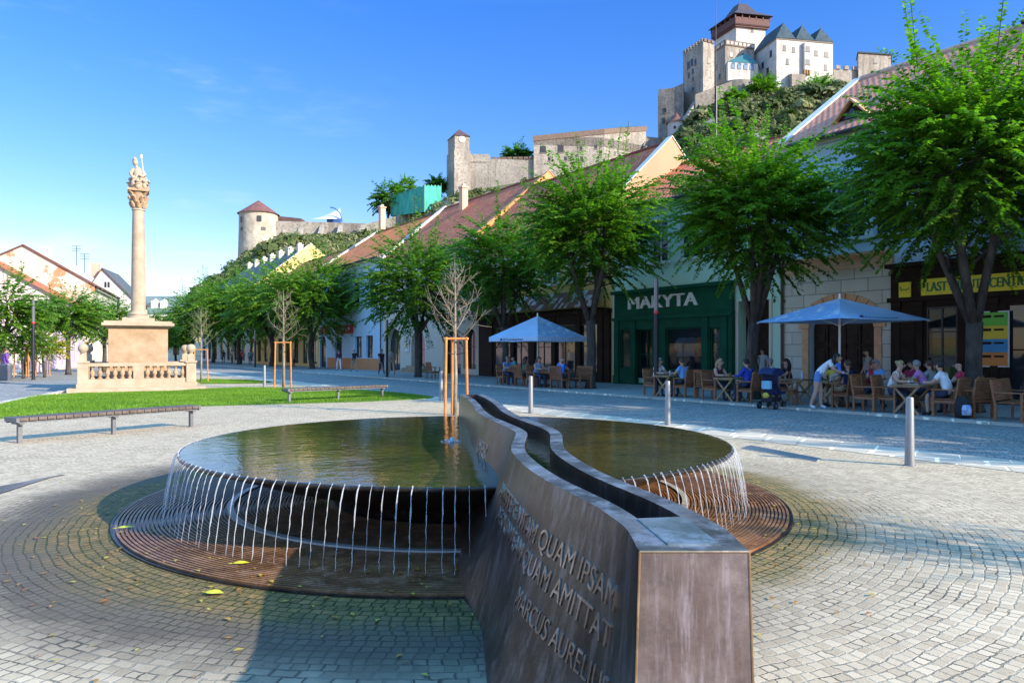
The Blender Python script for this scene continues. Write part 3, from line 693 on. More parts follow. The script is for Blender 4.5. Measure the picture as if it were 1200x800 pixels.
for k in range(4):
    a = k * math.pi / 2; Mx = Matrix.Rotation(a, 4, 'Z')
    p = MB(); p.box(-S2 + .19, S2 - .19, -S2 - .13, -S2 + .13, 0.34, 0.52, 0, Mx); p.box(-S2 + .19, S2 - .19, -S2 - .15, -S2 + .15, 1.03, 1.16, 0, Mx); p.box(-.19, .19, -S2 - .14, -S2 + .14, 0.52, 1.03, 0, Mx); p.build('balustrade_rail', M_sand2, mo)
    if k in (0, 1, 3):
        for sgn in (-1, 1):
            for j in range(6):
                q = Mx @ Vector((sgn * (0.19 + (S2 - .38) * (j + 0.5) / 6), -S2, 0.525)); p = MB(); p.lathe(bal_profile(), 10, tuple(q)); p.build('baluster', M_sand, mo, smooth=True)
b = MB(); b.box(-1.12, 1.12, -1.12, 1.12, 0.34, 2.62); b.box(-1.2, 1.2, -1.2, 1.2, 0.34, 1.0); b.build('pedestal', M_sand, mo, bevel=0.02)
b = MB(); b.box(-1.2, 1.2, -1.2, 1.2, 2.62, 2.70); b.box(-1.36, 1.36, -1.36, 1.36, 2.70, 2.82); b.box(-1.28, 1.28, -1.28, 1.28, 2.82, 2.90); b.box(-.62, .62, -.62, .62, 2.90, 3.06); b.build('cornice', M_sand2, mo, bevel=0.012)
b = MB(); b.lathe([(0.44, 3.06), (0.44, 3.13), (0.36, 3.17), (0.40, 3.24), (0.33, 3.28), (0.29, 3.36)] + [(0.29 - 0.055 * ((i / 12) ** 1.6), 3.36 + (7.72 - 3.36) * i / 12) for i in range(13)] + [(0.27, 7.74), (0.27, 7.79), (0.23, 7.82)], 28); b.build('shaft', M_sand2, mo, smooth=True)
b = MB(); b.lathe([(0.235, 7.82), (0.25, 8.1), (0.30, 8.4), (0.36, 8.56)], 20)
for ring, (z, r0, r1, n) in enumerate([(7.86, 0.24, 0.36, 8), (8.10, 0.27, 0.42, 8), (8.32, 0.30, 0.50, 4)]):
    for j in range(n):
        a = 2 * math.pi * (j + 0.5 * (ring % 2)) / n + (math.pi / 4 if n == 4 else 0); c, s = math.cos(a), math.sin(a)
        b.tube([(r0 * c, r0 * s, z), ((r0 + .06) * c, (r0 + .06) * s, z + 0.13), (r1 * c, r1 * s, z + 0.22), ((r1 + .02) * c, (r1 + .02) * s, z + 0.17)], [0.07, 0.075, 0.05, 0.02], 6)
Mq = Matrix.Rotation(R(0), 4, 'Z'); b.box(-0.42, 0.42, -0.42, 0.42, 8.54, 8.64, 0, Mq); b.build('capital', M_sand, mo, smooth=True)
# carved figure, swaying robe with a child figure at the knees and a crozier
st = MB()
st.tube([(0.10, 0, 8.62), (0.08, 0, 8.85), (0.02, -0.02, 9.15), (-0.02, -0.02, 9.42), (-0.05, -0.03, 9.60)], [0.36, 0.31, 0.23, 0.21, 0.10], 14)
st.tube([(-0.05, -0.03, 9.55), (-0.10, -0.05, 9.70)], [0.075, 0.06], 10); st.ball((-0.12, -0.06, 9.80), 0.12, 0, 12, 9, (0.95, 0.95, 1.2)); st.tube([(-0.13, -0.05, 9.87), (-0.14, -0.05, 9.98), (-0.15, -0.04, 10.06)], [0.11, 0.08, 0.01], 8)
for pts, rr in (([(0.12, -0.05, 9.5), (0.24, -0.16, 9.28), (0.14, -0.28, 9.18), (0.02, -0.30, 9.22)], [0.09, 0.08, 0.06, 0.045]), ([(-0.18, -0.05, 9.5), (-0.30, -0.14, 9.3), (-0.24, -0.27, 9.12), (-0.12, -0.3, 9.1)], [0.09, 0.075, 0.06, 0.04])): st.tube(pts, rr, 8)
st.tube([(-0.15, -0.22, 8.63), (-0.17, -0.24, 8.9), (-0.18, -0.24, 9.02)], [0.17, 0.13, 0.08], 10); st.ball((-0.20, -0.26, 9.12), 0.095)
for j in range(9):
    a = -math.pi / 2 + (j - 4) * 0.32; st.tube([(0.1 + 0.30 * math.cos(a), 0.30 * math.sin(a), 8.63), (0.06 + 0.25 * math.cos(a), 0.25 * math.sin(a), 8.95), (0.0 + 0.17 * math.cos(a + .2), 0.17 * math.sin(a + .2), 9.35)], [0.06, 0.05, 0.03], 6)
for (x, y, z, s) in ((0.24, -0.26, 8.78, 1), (-0.02, -0.36, 8.74, 1.1), (0.30, 0.02, 8.95, .9), (-0.30, 0.0, 8.86, 1)):
    st.ball((x, y, z), 0.12 * s, 0, 10, 7, (1, 1, 1.25)); st.ball((x - .02, y - .05, z + .2 * s), 0.075 * s, 0, 10, 7); st.tube([(x, y, z + .08), (x + .14 * (1 if x > 0 else -1), y - .08, z + .02), (x + .1, y - .16, z + .12)], [.045, .035, .02], 6)
for j in range(7): a_ = j * .9; st.tube([(.28 * math.cos(a_), .28 * math.sin(a_), 8.64 + .03 * j), (.34 * math.cos(a_ + .5), .34 * math.sin(a_ + .5), 8.78 + .05 * j), (.20 * math.cos(a_ + 1), .20 * math.sin(a_ + 1), 9.0 + .06 * j)], [.07, .06, .03], 6)
st.tube([(-.02, .06, 9.35), (.16, .16, 9.55), (.20, .12, 9.30), (.26, .08, 8.95)], [.05, .07, .09, .05], 8)
so = st.build('statue', M_sand2, mo, smooth='all')
b = MB(); b.tube([(0.22, -0.1, 9.2), (0.12, -0.1, 10.02)], 0.018, 6); b.ball((0.11, -0.1, 10.08), 0.06, 0, 8, 6, (1, 0.4, 1.8)); b.build('staff', mat('gilded_staff', (0.62, 0.52, 0.42), 0.4, 0.5), so)
# ------------------------------------------------------------------ the row of houses on the right
FD = 24.49
def fac(px, back=0.0):
    Y = (FD + back) / ((px - CX) / F * BX + BY); X = (px - CX) / F * Y
    return X, Y, X * UX + Y * UY          # last: run along the row, growing to the viewer's right
M_tile_red = tile_material('red_roof_tiles', (0.62, 0.135, 0.045), (0.80, 0.25, 0.095), (0.20, 0.04, 0.02), 0.26, 0.30)
M_tile_org = tile_material('orange_roof_tiles', (0.74, 0.19, 0.035), (0.85, 0.28, 0.06), (0.25, 0.06, 0.02), 0.28, 0.32)
M_tile_old = tile_material('weathered_roof_tiles', (0.56, 0.155, 0.07), (0.74, 0.28, 0.15), (0.60, 0.42, 0.33), 0.24, 0.24)
M_tile_grey = tile_material('grey_slate_roof', (0.085, 0.10, 0.11), (0.13, 0.15, 0.16), (0.05, 0.055, 0.06), 0.35, 0.3, 0.5)
M_mint = plaster_material('mint_plaster', (0.48, 0.70, 0.55))
M_bluep = plaster_material('pale_blue_plaster', (0.46, 0.66, 0.80))
M_cream = plaster_material('cream_plaster', (0.62, 0.55, 0.44))
M_cream2 = plaster_material('offwhite_plaster', (0.68, 0.66, 0.60))
M_ochre = plaster_material('ochre_plaster', (0.68, 0.42, 0.13))
M_yellow = plaster_material('yellow_plaster', (0.70, 0.52, 0.20))
M_orgp = plaster_material('apricot_plaster', (0.60, 0.27, 0.11))
M_peach = plaster_material('peach_gable_plaster', (0.47, 0.265, 0.155))
M_whitep = plaster_material('white_plaster', (0.60, 0.57, 0.52))
M_browns = mat('orange_brown_stone_trim', (0.62, 0.34, 0.18), 0.8, 0, 0.15, 4, 0.3)
M_green = mat('dark_green_shopfront', (0.004, 0.070, 0.036), 0.6, 0, 0.2, 2, spec=0.12)
M_dbrown = mat('dark_brown_shopfront', (0.026, 0.014, 0.009), 0.6, 0, 0.3, 2, spec=0.12)
M_dwood = mat('dark_carved_door', (0.036, 0.019, 0.012), 0.6, 0, 0.4, 5, spec=0.15)
M_zinc = mat('dark_gutter', (0.06, 0.05, 0.05), 0.5, 0.4)
M_frame = mat('white_window_frame', (0.60, 0.60, 0.58), 0.5)
M_dframe = mat('dark_window_frame', (0.05, 0.04, 0.035), 0.5)
M_chim = plaster_material('chimney_plaster', (0.60, 0.40, 0.28))
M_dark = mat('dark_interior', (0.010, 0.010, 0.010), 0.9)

def window(parent, x0, x1, z0, z1, y=0.14, m=None, mull=1, bars=1, name='window', pane=None, fw=0.06):
    m = m or M_frame; b = MB()
    b.box(x0, x0 + fw, y - .03, y + .04, z0, z1); b.box(x1 - fw, x1, y - .03, y + .04, z0, z1); b.box(x0 + fw, x1 - fw, y - .03, y + .04, z0, z0 + fw); b.box(x0 + fw, x1 - fw, y - .03, y + .04, z1 - fw, z1)
    for k in range(mull):
        x = x0 + (x1 - x0) * (k + 1) / (mull + 1); b.box(x - .025, x + .025, y - .028, y + .035, z0 + fw, z1 - fw)
    for k in range(bars):
        z = z0 + (z1 - z0) * (k + 1) / (bars + 1) + (0.1 if bars == 1 else 0); b.box(x0 + fw, x1 - fw, y - .026, y + .03, z - .022, z + .022)
    o = b.build(name, m, parent)
    p = MB(); p.box(x0 + fw * .5, x1 - fw * .5, y + .005, y + .018, z0 + fw * .5, z1 - fw * .5); p.build('pane', pane or M_glass, o)
    return o
def surround(parent, x0, x1, z0, z1, m, w=0.12, y=-0.035, name='window_surround'):
    b = MB(); b.box(x0 - w, x0, y, 0.004, z0, z1 + w); b.box(x1, x1 + w, y, 0.004, z0, z1 + w); b.box(x0, x1, y, 0.004, z1, z1 + w); b.box(x0 - w - .05, x1 + w + .05, y - 0.06, 0.004, z0 - 0.1, z0)
    return b.build(name, m, parent)

def house(name, pl, pr, eave, ridge, depth, wallm, roofm, label, holes=(), th=0.45, over=0.45, left_wall=None, right_wall=None, cat='house', par=0.0, H0=0.0, Lfix=None):
    xl, yl, tl = fac(pl); tr = tl + Lfix if Lfix else fac(pr)[2]; L_ = tr - tl
    o = empty(name, (xl, yl, KZ + H0), ROWANG, label, cat)
    b = MB(); b.wall(L_ - 0.004, eave, list(holes), th, 0, 0, 0.002); b.build('front_wall', wallm, o)
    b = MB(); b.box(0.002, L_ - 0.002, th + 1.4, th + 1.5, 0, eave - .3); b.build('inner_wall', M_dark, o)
    for x0, mm, gn in ((0.004, left_wall or wallm, 'left_gable'), (L_ - 0.304, right_wall or wallm, 'right_gable')):
        b = MB(); pp = par if ((x0 < 1 and left_wall) or (x0 > 1 and right_wall)) else -0.06
        P = [(th + .002, 0), (depth * 2, 0), (depth * 2, eave + pp), (depth, ridge + pp), (0.02 - over * .5, eave - (ridge - eave) / depth * over * .5 + pp), (th + .002, eave - .3)]
        vs = [(x0 + dx, p[0], p[1]) for dx in (0, 0.30) for p in P]; n = 6
        b.add(vs, [tuple(range(n)), tuple(range(2 * n - 1, n - 1, -1))] + [(i, (i + 1) % n, n + (i + 1) % n, n + i) for i in range(n)]); b.build(gn, mm, o)
        if pp > 0:        # coping of the raised gable
            b = MB(); sl = (ridge - eave) / depth
            for (ya, yb) in ((-over * .5 - .02, depth), (2 * depth, depth)):
                za = eave + pp + (ya if ya < 0 else 0) * sl
                b.add([(x0 - .05, ya, za + .012), (x0 + .35, ya, za + .012), (x0 + .35, yb, ridge + pp + .012), (x0 - .05, yb, ridge + pp + .012), (x0 - .05, ya, za + .07), (x0 + .35, ya, za + .07), (x0 + .35, yb, ridge + pp + .07), (x0 - .05, yb, ridge + pp + .07)], [(0, 1, 2, 3), (4, 5, 6, 7), (0, 1, 5, 4), (1, 2, 6, 5), (2, 3, 7, 6), (3, 0, 4, 7)])
            b.build('coping', M_cream2 if mm is not M_orgp else M_orgp, o)
    x0 = 0.31 if left_wall else -0.1; x1 = L_ - 0.31 if right_wall else L_ + 0.1
    sl = (ridge - eave) / depth; S = math.hypot(depth + over, sl * (depth + over)); b = MB(); tk = 0.12
    for sgn in (0, 1):
        def yy(v): return v if sgn == 0 else 2 * depth - v
        ya, yb = -over, depth; za, zb = eave - sl * over, ridge
        q = [(x0, yy(ya), za), (x1, yy(ya), za), (x1, yy(yb), zb), (x0, yy(yb), zb)]
        b.quad(*[(p[0], p[1], p[2] + tk) for p in q], 0, [(0, 0), (x1 - x0, 0), (x1 - x0, S), (0, S)])
        b.quad(*q, 1)
        b.quad(q[0], q[1], (q[1][0], q[1][1], q[1][2] + tk), (q[0][0], q[0][1], q[0][2] + tk), 1)
        b.quad(q[0], q[3], (q[3][0], q[3][1], q[3][2] + tk), (q[0][0], q[0][1], q[0][2] + tk), 1); b.quad(q[1], q[2], (q[2][0], q[2][1], q[2][2] + tk), (q[1][0], q[1][1], q[1][2] + tk), 1)
    ro = b.build('roof', [roofm, M_zinc], o)
    b = MB(); b.tube([(x0, depth, ridge + tk + .0), (x1, depth, ridge + tk + .0)], 0.11, 8); b.build('ridge_tiles', MATS[roofm.name], ro)
    b = MB(); b.box(0.0, L_, -0.22, 0.0, eave - .42, eave - .20); b.box(0.0, L_, -0.34, 0.0, eave - .20, eave - .06 - sl * 0.3); b.build('cornice', wallm if wallm not in (M_bluep,) else M_cream2, o)
    b = MB(); b.tube([(x0, -over - .06, eave - sl * over + .03), (x1, -over - .06, eave - sl * over + .03)], 0.075, 8); b.build('gutter', M_zinc, o)
    o['len'] = L_; 
    def X(px): return fac(px)[2] - tl
    def Z(px, py): return zat(py, fac(px)[1]) - KZ
    return o, L_, X, Z, ro
def auto_windows(L_, z0, z1, w, n, m0=0.0, m1=None):
    m1 = L_ if m1 is None else m1; out = []
    for k in range(n):
        c = m0 + (m1 - m0) * (k + .5) / n; out.append((c - w / 2, c + w / 2, z0, z1))
    return out
def put_windows(o, hs, sm=None, fm=None, mull=1):
    for h in hs:
        window(o, h[0], h[1], h[2], h[3], m=fm, mull=mull)
        if sm: surround(o, h[0], h[1], h[2], h[3], sm)
def chimney(ro, x, y, zb, zt, w=0.5, m=None):
    b = MB(); b.box(x - w / 2, x + w / 2, y - w / 2, y + w / 2, zb, zt); b.box(x - w / 2 - .07, x + w / 2 + .07, y - w / 2 - .07, y + w / 2 + .07, zt, zt + .12); b.box(x - w / 4, x + w / 4, y - w / 4, y + w / 4, zt + .12, zt + .35); b.build('chimney', m or M_chim, ro)
def dormer(ro, x, y0, z0, w, h, dp, m_roof, mw):
    b = MB(); b.prism_y([(x - w / 2, z0), (x + w / 2, z0), (x, z0 + h)], y0, y0 + dp, 0); d = b.build('dormer', mw, ro)
    b = MB()
    for s in (-1, 1): b.add([(x + s * (w / 2 + .15), y0 - .15, z0 - .08), (x, y0 - .15, z0 + h + .06), (x, y0 + dp, z0 + h + .06), (x + s * (w / 2 + .15), y0 + dp, z0 - .08), (x + s * (w / 2 + .15), y0 - .15, z0 + .0), (x, y0 - .15, z0 + h + .15), (x, y0 + dp, z0 + h + .15), (x + s * (w / 2 + .15), y0 + dp, z0)], [(0, 1, 2, 3), (4, 5, 6, 7), (0, 1, 5, 4), (1, 2, 6, 5), (2, 3, 7, 6), (3, 0, 4, 7)])
    b.build('dormer_roof', m_roof, ro)
    b = MB(); b.poly([(x - w * .27, y0 - .012, z0 + .08), (x + w * .27, y0 - .012, z0 + .08), (x, y0 - .012, z0 + h * .68)]); b.build('dormer_pane', M_glass, ro)

# ---- stone house with the carved double door and the brown travel shop (nearest)
hx = lambda px: fac(px)[2] - fac(916)[2]
L1 = hx(1330)
aL, aR = hx(949), hx(1026); az = zat(357, fac(985)[1]) - KZ
up1 = auto_windows(L1, 5.6, 7.7, 1.15, 7, 0.6)
H1, L_, X, Z, ro1 = house('stone_house', 916, 1330, 9.6, 13.0, 5.0, M_bluep, M_tile_old, 'large stone-fronted house with weathered red tiled roof, at the right behind the yellow sign', [(aL, aR, 0.0, az, 0.85), (hx(1066), L1 - 0.3, 0.5, 3.3)] + up1, left_wall=M_whitep, par=0.12, over=0.5)
put_windows(H1, up1, M_cream2)
M_blocks = sett_material('limestone_blocks', False, 0.5, 1.1, (0.36, 0.33, 0.27), (0.46, 0.42, 0.35), (0.16, 0.14, 0.12)); 
def block_mat(name, c1, c2, mort, w, h):
    m, g, b = newmat(name); tc = g.n('ShaderNodeTexCoord'); mp = g.n('ShaderNodeMapping'); mp.inputs['Rotation'].default_value = (R(-90), 0, 0); g.L.new(tc.outputs['Object'], mp.inputs['Vector'])
    br = g.n('ShaderNodeTexBrick'); g.L.new(mp.outputs[0], br.inputs['Vector']); br.inputs['Scale'].default_value = 1.0; br.inputs['Brick Width'].default_value = w; br.inputs['Row Height'].default_value = h; br.inputs['Mortar Size'].default_value = 0.014
    br.inputs['Color1'].default_value = (*c1, 1); br.inputs['Color2'].default_value = (*c2, 1); br.inputs['Mortar'].default_value = (*mort, 1)
    nz = g.noise(tc.outputs['Object'], 3, 5); c = g.mix(g.m('MULTIPLY', nz, 0.45), br.outputs['Color'], (c1[0] * .55, c1[1] * .55, c1[2] * .55, 1)); g.put(b.inputs['Base Color'], c); b.inputs['Roughness'].default_value = 0.85
    bp = g.n('ShaderNodeBump'); bp.inputs['Strength'].default_value = 0.6; bp.inputs['Distance'].default_value = 0.02; g.L.new(g.m('SUBTRACT', 1.0, br.outputs['Fac']), bp.inputs['Height']); g.L.new(bp.outputs['Normal'], b.inputs['Normal']); return m
M_blk = block_mat('limestone_facing', (0.60, 0.56, 0.46), (0.70, 0.66, 0.56), (0.24, 0.21, 0.17), 1.0, 0.46)
b = MB(); b.wall(hx(1048), 4.5, [(aL - 0.26, aR + 0.26, 0, az + 0.24, 0.9)], 0.06, 0, 0, 0.0, -0.062); b.build('stone_facing', M_blk, H1)
# arch ring of stone blocks
b = MB(); xc = (aL + aR) / 2; hw = (aR - aL) / 2; rise = 0.85; zs = az - rise
for s in (-1, 1): b.box(xc + s * (hw + .13) - .13, xc + s * (hw + .13) + .13, -0.10, 0.0, 0.0, zs)
n = 11
for i in range(n):
    a0, a1 = math.pi * i / n + .012, math.pi * (i + 1) / n - .012
    def pt(a, k): return (xc - (hw + k) * math.cos(a), zs + (rise + k * .95) * math.sin(a))
    b.prism_y([pt(a0, 0), pt(a1, 0), pt(a1, 0.42), pt(a0, 0.42)], -0.12, 0.0)
b.build('arch_surround', M_browns, H1, bevel=0.012)
b = MB(); b.box(0, hx(1048), -0.16, 0, 4.5, 4.62); b.box(0, hx(1048), -0.12, 0, 4.62, 4.95); b.box(0, hx(1048), -0.2, 0, 4.95, 5.05); b.build('string_course', M_browns, H1)
d = MB(); d.wall(aR - aL, az, [], 0.08, 0, 0, aL, 0.28)
for s in (0, 1):
    xa = aL + s * hw + .06; xb = xa + hw - .12
    for (za, zb) in ((0.12, 0.75), (0.85, 1.75), (1.85, 2.55)):
        for (x0, x1) in ((xa, (xa + xb) / 2 - .04), ((xa + xb) / 2 + .04, xb)): d.box(x0, x1, 0.225, 0.28, za, zb); d.box(x0 + .09, x1 - .09, 0.195, 0.225, za + .09, zb - .09)
d.box(xc - .05, xc + .05, 0.2, 0.28, 0, az - .06)
do = d.build('double_door', M_dwood, H1, bevel=0.01)
b = MB(); b.box(xc + .12, xc + .16, 0.14, 0.2, 1.0, 1.16); b.build('door_handle', MATS['polished_bronze_edge'], do)
# dormer on the near slope and verge board
dormer(ro1, hx(992), 0.35, 9.92, 1.15, 0.62, 1.2, M_browns, M_dbrown); dormer(ro1, hx(1178), 3.6, 12.7, 1.5, 1.0, 1.3, M_zinc, M_dbrown)
chimney(ro1, hx(1235), 4.2, 12.5, 14.0, 0.6)
# travel shop front
s0 = hx(1048); zt = 4.35
b = MB(); sw0, sw1 = hx(1089), hx(1126); dr0, dr1 = hx(1172), hx(1192); w3 = hx(1215)
b.wall(L1 - s0 - .1, 3.35, [(sw0, sw1, 0.62, 3.0), (dr0 + .25, dr1 + 1.1, 0.05, 3.0), (w3 + 1, L1 - 1, .62, 3.0)], 0.16, 0, 0, s0, -0.235)
b.box(s0, L1 - .1, -0.235, -0.07, 3.35, zt); b.box(s0 - .12, L1 - .05, -0.42, -0.07, zt, zt + .14); b.box(s0 - .08, L1 - .05, -0.34, -0.236, 3.22, 3.36)
for px in (1052, 1078, 1136, 1165):
    x = hx(px); b.box(x, x + .22, -0.29, -0.236, 0.0, 3.2); b.box(x - .03, x + .25, -0.31, -0.236, 0, .35); b.box(x - .03, x + .25, -0.33, -0.236, 3.02, 3.2)
b.box(hx(1140), hx(1164), -0.262, -0.236, 0.45, 1.0); b.box(hx(1057), hx(1077), -0.262, -0.236, 0.5, 2.9)
b.build('brown_shopfront', M_dbrown, H1, bevel=0.01)
M_shopglass = bpy.data.materials.new('shop_glass'); M_shopglass.use_nodes = True
_g = G(M_shopglass); _p = _g.N['Principled BSDF']; _p.inputs['Base Color'].default_value = (0.02, 0.025, 0.025, 1); _p.inputs['Roughness'].default_value = 0.03; _p.inputs['Alpha'].default_value = 0.35
window(H1, sw0, sw1, 0.62, 3.0, -0.16, M_dframe, 1, 2, 'shop_window', M_shopglass)
window(H1, dr0 + .25, dr1 + 1.1, 0.05, 3.0, -0.16, M_dwood, 1, 1, 'shop_door'); window(H1, w3 + 1, L1 - 1, 0.62, 3.0, -0.16, M_dframe, 3, 1, 'shop_window')
def flatmat(n, c, r=0.5): return mat(n, c, r, 0, 0.08, 4)
M_yel = flatmat('sign_yellow', (0.80, 0.66, 0.02)); M_grn = flatmat('sign_green', (0.02, 0.30, 0.06)); M_dgrn = flatmat('letter_green', (0.010, 0.16, 0.05)); M_pblue = flatmat('poster_blue', (0.02, 0.22, 0.45)); M_porg = flatmat('poster_orange', (0.60, 0.20, 0.03)); M_pgrn = flatmat('poster_green', (0.12, 0.45, 0.03)); M_pyel = flatmat('poster_yellow', (0.65, 0.48, 0.02))
def stripes(b, x0, x1, z0, z1, y, cols, th=0.012):
    n = len(cols); 
    for i, c in enumerate(cols): b.box(x0, x1, y - th, y, z1 - (z1 - z0) * (i + 1) / n, z1 - (z1 - z0) * i / n, c)
b = MB(); stripes(b, sw0 + .08, sw1 - .08, 0.75, 2.35, 0.05, [0, 1, 2, 3, 2]); b.build('window_poster', [M_frame, M_pyel, M_pgrn, M_pblue], H1)
def on_front(o, x, y, z): return (o.matrix_basis if False else (Matrix.Translation(o.location) @ Matrix.Rotation(ROWANG, 4, 'Z'))) @ Vector((x, y, z))
def sign(name, H, x0, x1, z0, z1, y, m, label, cat='sign', th=0.05):
    o = empty(name, on_front(H, x0, y, z0), ROWANG, label, cat); b = MB(); b.box(0, x1 - x0, -th, 0, 0, z1 - z0); b.build('board', m, o, bevel=0.004); return o, x1 - x0, z1 - z0
sg0 = hx(1084.5); sgz0, sgz1 = Z(1090, 346.5), Z(1090, 327.5)
s_, w_, h_ = sign('shop_sign', H1, sg0, sg0 + 5.2, sgz0, sgz1, -0.24, M_yel, 'long yellow shop sign with green letters over the brown shopfront')
tw_ = (hx(1201) - hx(1090)) * 19 / 16.2; text_on('lettering', 'LAST MINUTE CENTRUM', M_dgrn, s_, 0.18, 0.18 + tw_, h_ * .5, h_ * .56, -0.053, 0.022)
s_, w_, h_ = sign('corner_sign', H1, hx(1058.5), hx(1072.5), sgz0 - 0.02, sgz1 - 0.05, -0.24, M_yel, 'small square yellow sign at the left end of the brown shopfront')
b = MB(); b.tube([(w_ * .12, -0.056, h_ * .7), (w_ * .25, -0.056, h_ * .45), (w_ * .45, -0.056, h_ * .55), (w_ * .6, -0.056, h_ * .45), (w_ * .85, -0.056, h_ * .6)], 0.018, 5); b.build('lettering', M_dgrn, s_)
s_ = empty('poster', on_front(H1, hx(1152), -0.265, 1.15), ROWANG, 'striped green, yellow, blue and orange poster on the brown shop panel', 'poster'); pw, ph = hx(1186) - hx(1152), 1.6
b = MB(); b.box(-.04, pw + .04, -0.02, 0.0, -.04, ph + .04); b.build('frame', M_frame, s_); b = MB(); stripes(b, 0, pw, 0, ph, -0.02, [0, 1, 2, 3]); 
for i in range(4): b.box(0.08, 0.35, -0.036, -0.032, ph * (3 - i) / 4 + .24, ph * (3 - i) / 4 + .32, 4); b.box(pw - .36, pw - .1, -0.036, -0.032, ph * (3 - i) / 4 + .25, ph * (3 - i) / 4 + .31, 4)
b.build('print', [M_pgrn, M_pyel, M_pblue, M_porg, M_dbrown], s_)
# downpipe between stone and mint house
def downpipe(H, x, ztop, m, lab=None):
    b = MB(); b.tube([(x, -0.14, 0.1), (x, -0.14, ztop)], 0.055, 8)
    for z in (0.5, 2.5, 4.5): b.lathe([(0.07, z), (0.07, z + .08)], 8, (x, -0.14, 0))
    b.build('downpipe', m, H)
downpipe(H1, hx(919), 9.0, mat('rusty_downpipe', (0.10, 0.05, 0.035), 0.6))

# ---- mint house with the green shop
tl = fac(718)[2]; mx = lambda px: fac(px)[2] - tl
def mz(px, py): return zat(py, fac(px)[1]) - KZ
Lm = mx(916)
pas = (mx(866), mx(902), 0.0, mz(880, 352), 0.0)
upm = auto_windows(Lm, 5.7, 7.6, 1.1, 5, 0.4)
H2, L_, X, Z, ro2 = house('mint_house', 718, 916, 8.6, 11.5, 5.0, M_mint, M_tile_red, 'mint green house with red tiled roof and a dark green shop on its ground floor', [pas[:4], (mx(730), mx(858), 0.3, 3.2)] + upm)
put_windows(H2, upm, M_cream2)
gz = mz(725, 346); 
b = MB(); x0, x1 = mx(724), mx(862); holes = [(mx(731), mx(743), 0.75, mz(735, 386)), (mx(749), mx(768), 0.08, mz(757, 386)), (mx(784), mx(826), 0.7, mz(800, 384)), (mx(836), mx(848), 0.75, mz(842, 384))]
b.wall(x1 - x0, 3.3, holes, 0.2, 0, 0, x0, -0.242); b.box(x0, x1, -0.242, -0.06, 3.3, gz); b.box(x0 - .1, x1 + .1, -0.42, -0.06, gz, gz + .16); b.box(x0 - .05, x1 + .05, -0.36, -0.243, 3.05, 3.2)
for px in (724.5, 744, 770, 828, 850): xx = mx(px); b.box(xx, xx + .32, -0.31, -0.243, 0, 3.05); b.box(xx - .03, xx + .35, -0.34, -0.243, 0, .4)
b.build('green_shopfront', M_green, H2, bevel=0.012)
for h, nm, mu in ((holes[0], 'shop_window', 0), (holes[2], 'shop_window', 0), (holes[3], 'shop_window', 0)): window(H2, h[0], h[1], h[2], h[3], -0.12, M_green, mu, 0, nm, M_shopglass)
window(H2, holes[1][0], holes[1][1], holes[1][2], holes[1][3], 0.05, M_green, 1, 1, 'shop_door', M_shopglass)
b = MB(); b.box(holes[3][0] + .1, holes[3][1] - .1, -0.05, -0.03, 1.0, 2.7); b.build('window_poster', mat('pale_mottled_poster', (0.16, 0.17, 0.13), 0.6, 0, 0.3, 7, col2=(0.6, 0.6, 0.5)), H2)
sl = empty('shop_letters', on_front(H2, mx(741), -0.243, mz(780, 353)), ROWANG, 'pale wooden capital letters spelling the name of the green shop', 'sign')
o = text_on('lettering', 'MAKYTA', mat('pale_letters', (0.62, 0.60, 0.53), 0.5), sl, 0, mx(823) - mx(741), 0, 0.56, 0, 0.02, 0.05)
b = MB(); b.box(mx(866) - .12, mx(866), -0.05, 0.0, 0, pas[3]); b.box(mx(902), mx(902) + .12, -0.05, 0, 0, pas[3]); b.build('passage_trim', M_cream, H2)
b = MB(); b.box(mx(867), mx(901), 0.9, 0.95, 0, pas[3]); b.build('passage_door', M_dwood, H2)
for (px, col, nm, lab) in ((797, (0.30, 0.38, 0.5), 'pale_blue_cloth', 'pale blue shirt on display in the green shop window'), (807, (0.25, 0.30, 0.36), 'grey_blue_cloth', 'grey-blue shirt on display in the middle of the green shop window'), (819, (0.62, 0.20, 0.05), 'orange_cloth', 'orange shirt on display in the green shop window')):
    o = empty('shirt', on_front(H2, mx(px), 0.18, 1.35), ROWANG, lab, 'shirt', 'shirts hanging in the green shop window')
    b = MB(); b.prism_y([(-.24, 0), (.24, 0), (.23, .45), (.36, .30), (.46, .42), (.28, .78), (.1, .85), (0, .79), (-.1, .85), (-.28, .78), (-.46, .42), (-.36, .30), (-.23, .45)], -0.09, 0.09); b.build('garment', mat(nm, col, 0.8), o, bevel=0.04, smooth=True); b = MB(); b.prism_y([(-.2, -.75), (.2, -.75), (.22, .0), (-.22, .0)], -0.07, 0.07); b.build('trousers', mat('dark_cloth', (0.03, 0.03, 0.04), 0.8), o, bevel=0.03)
b = MB(); b.box(x0 + .1, x1 - .1, 0.75, 0.8, 0.1, 3.2); b.build('back_panel', mat('dim_shop_back', (0.05, 0.035, 0.025), 0.8), H2)
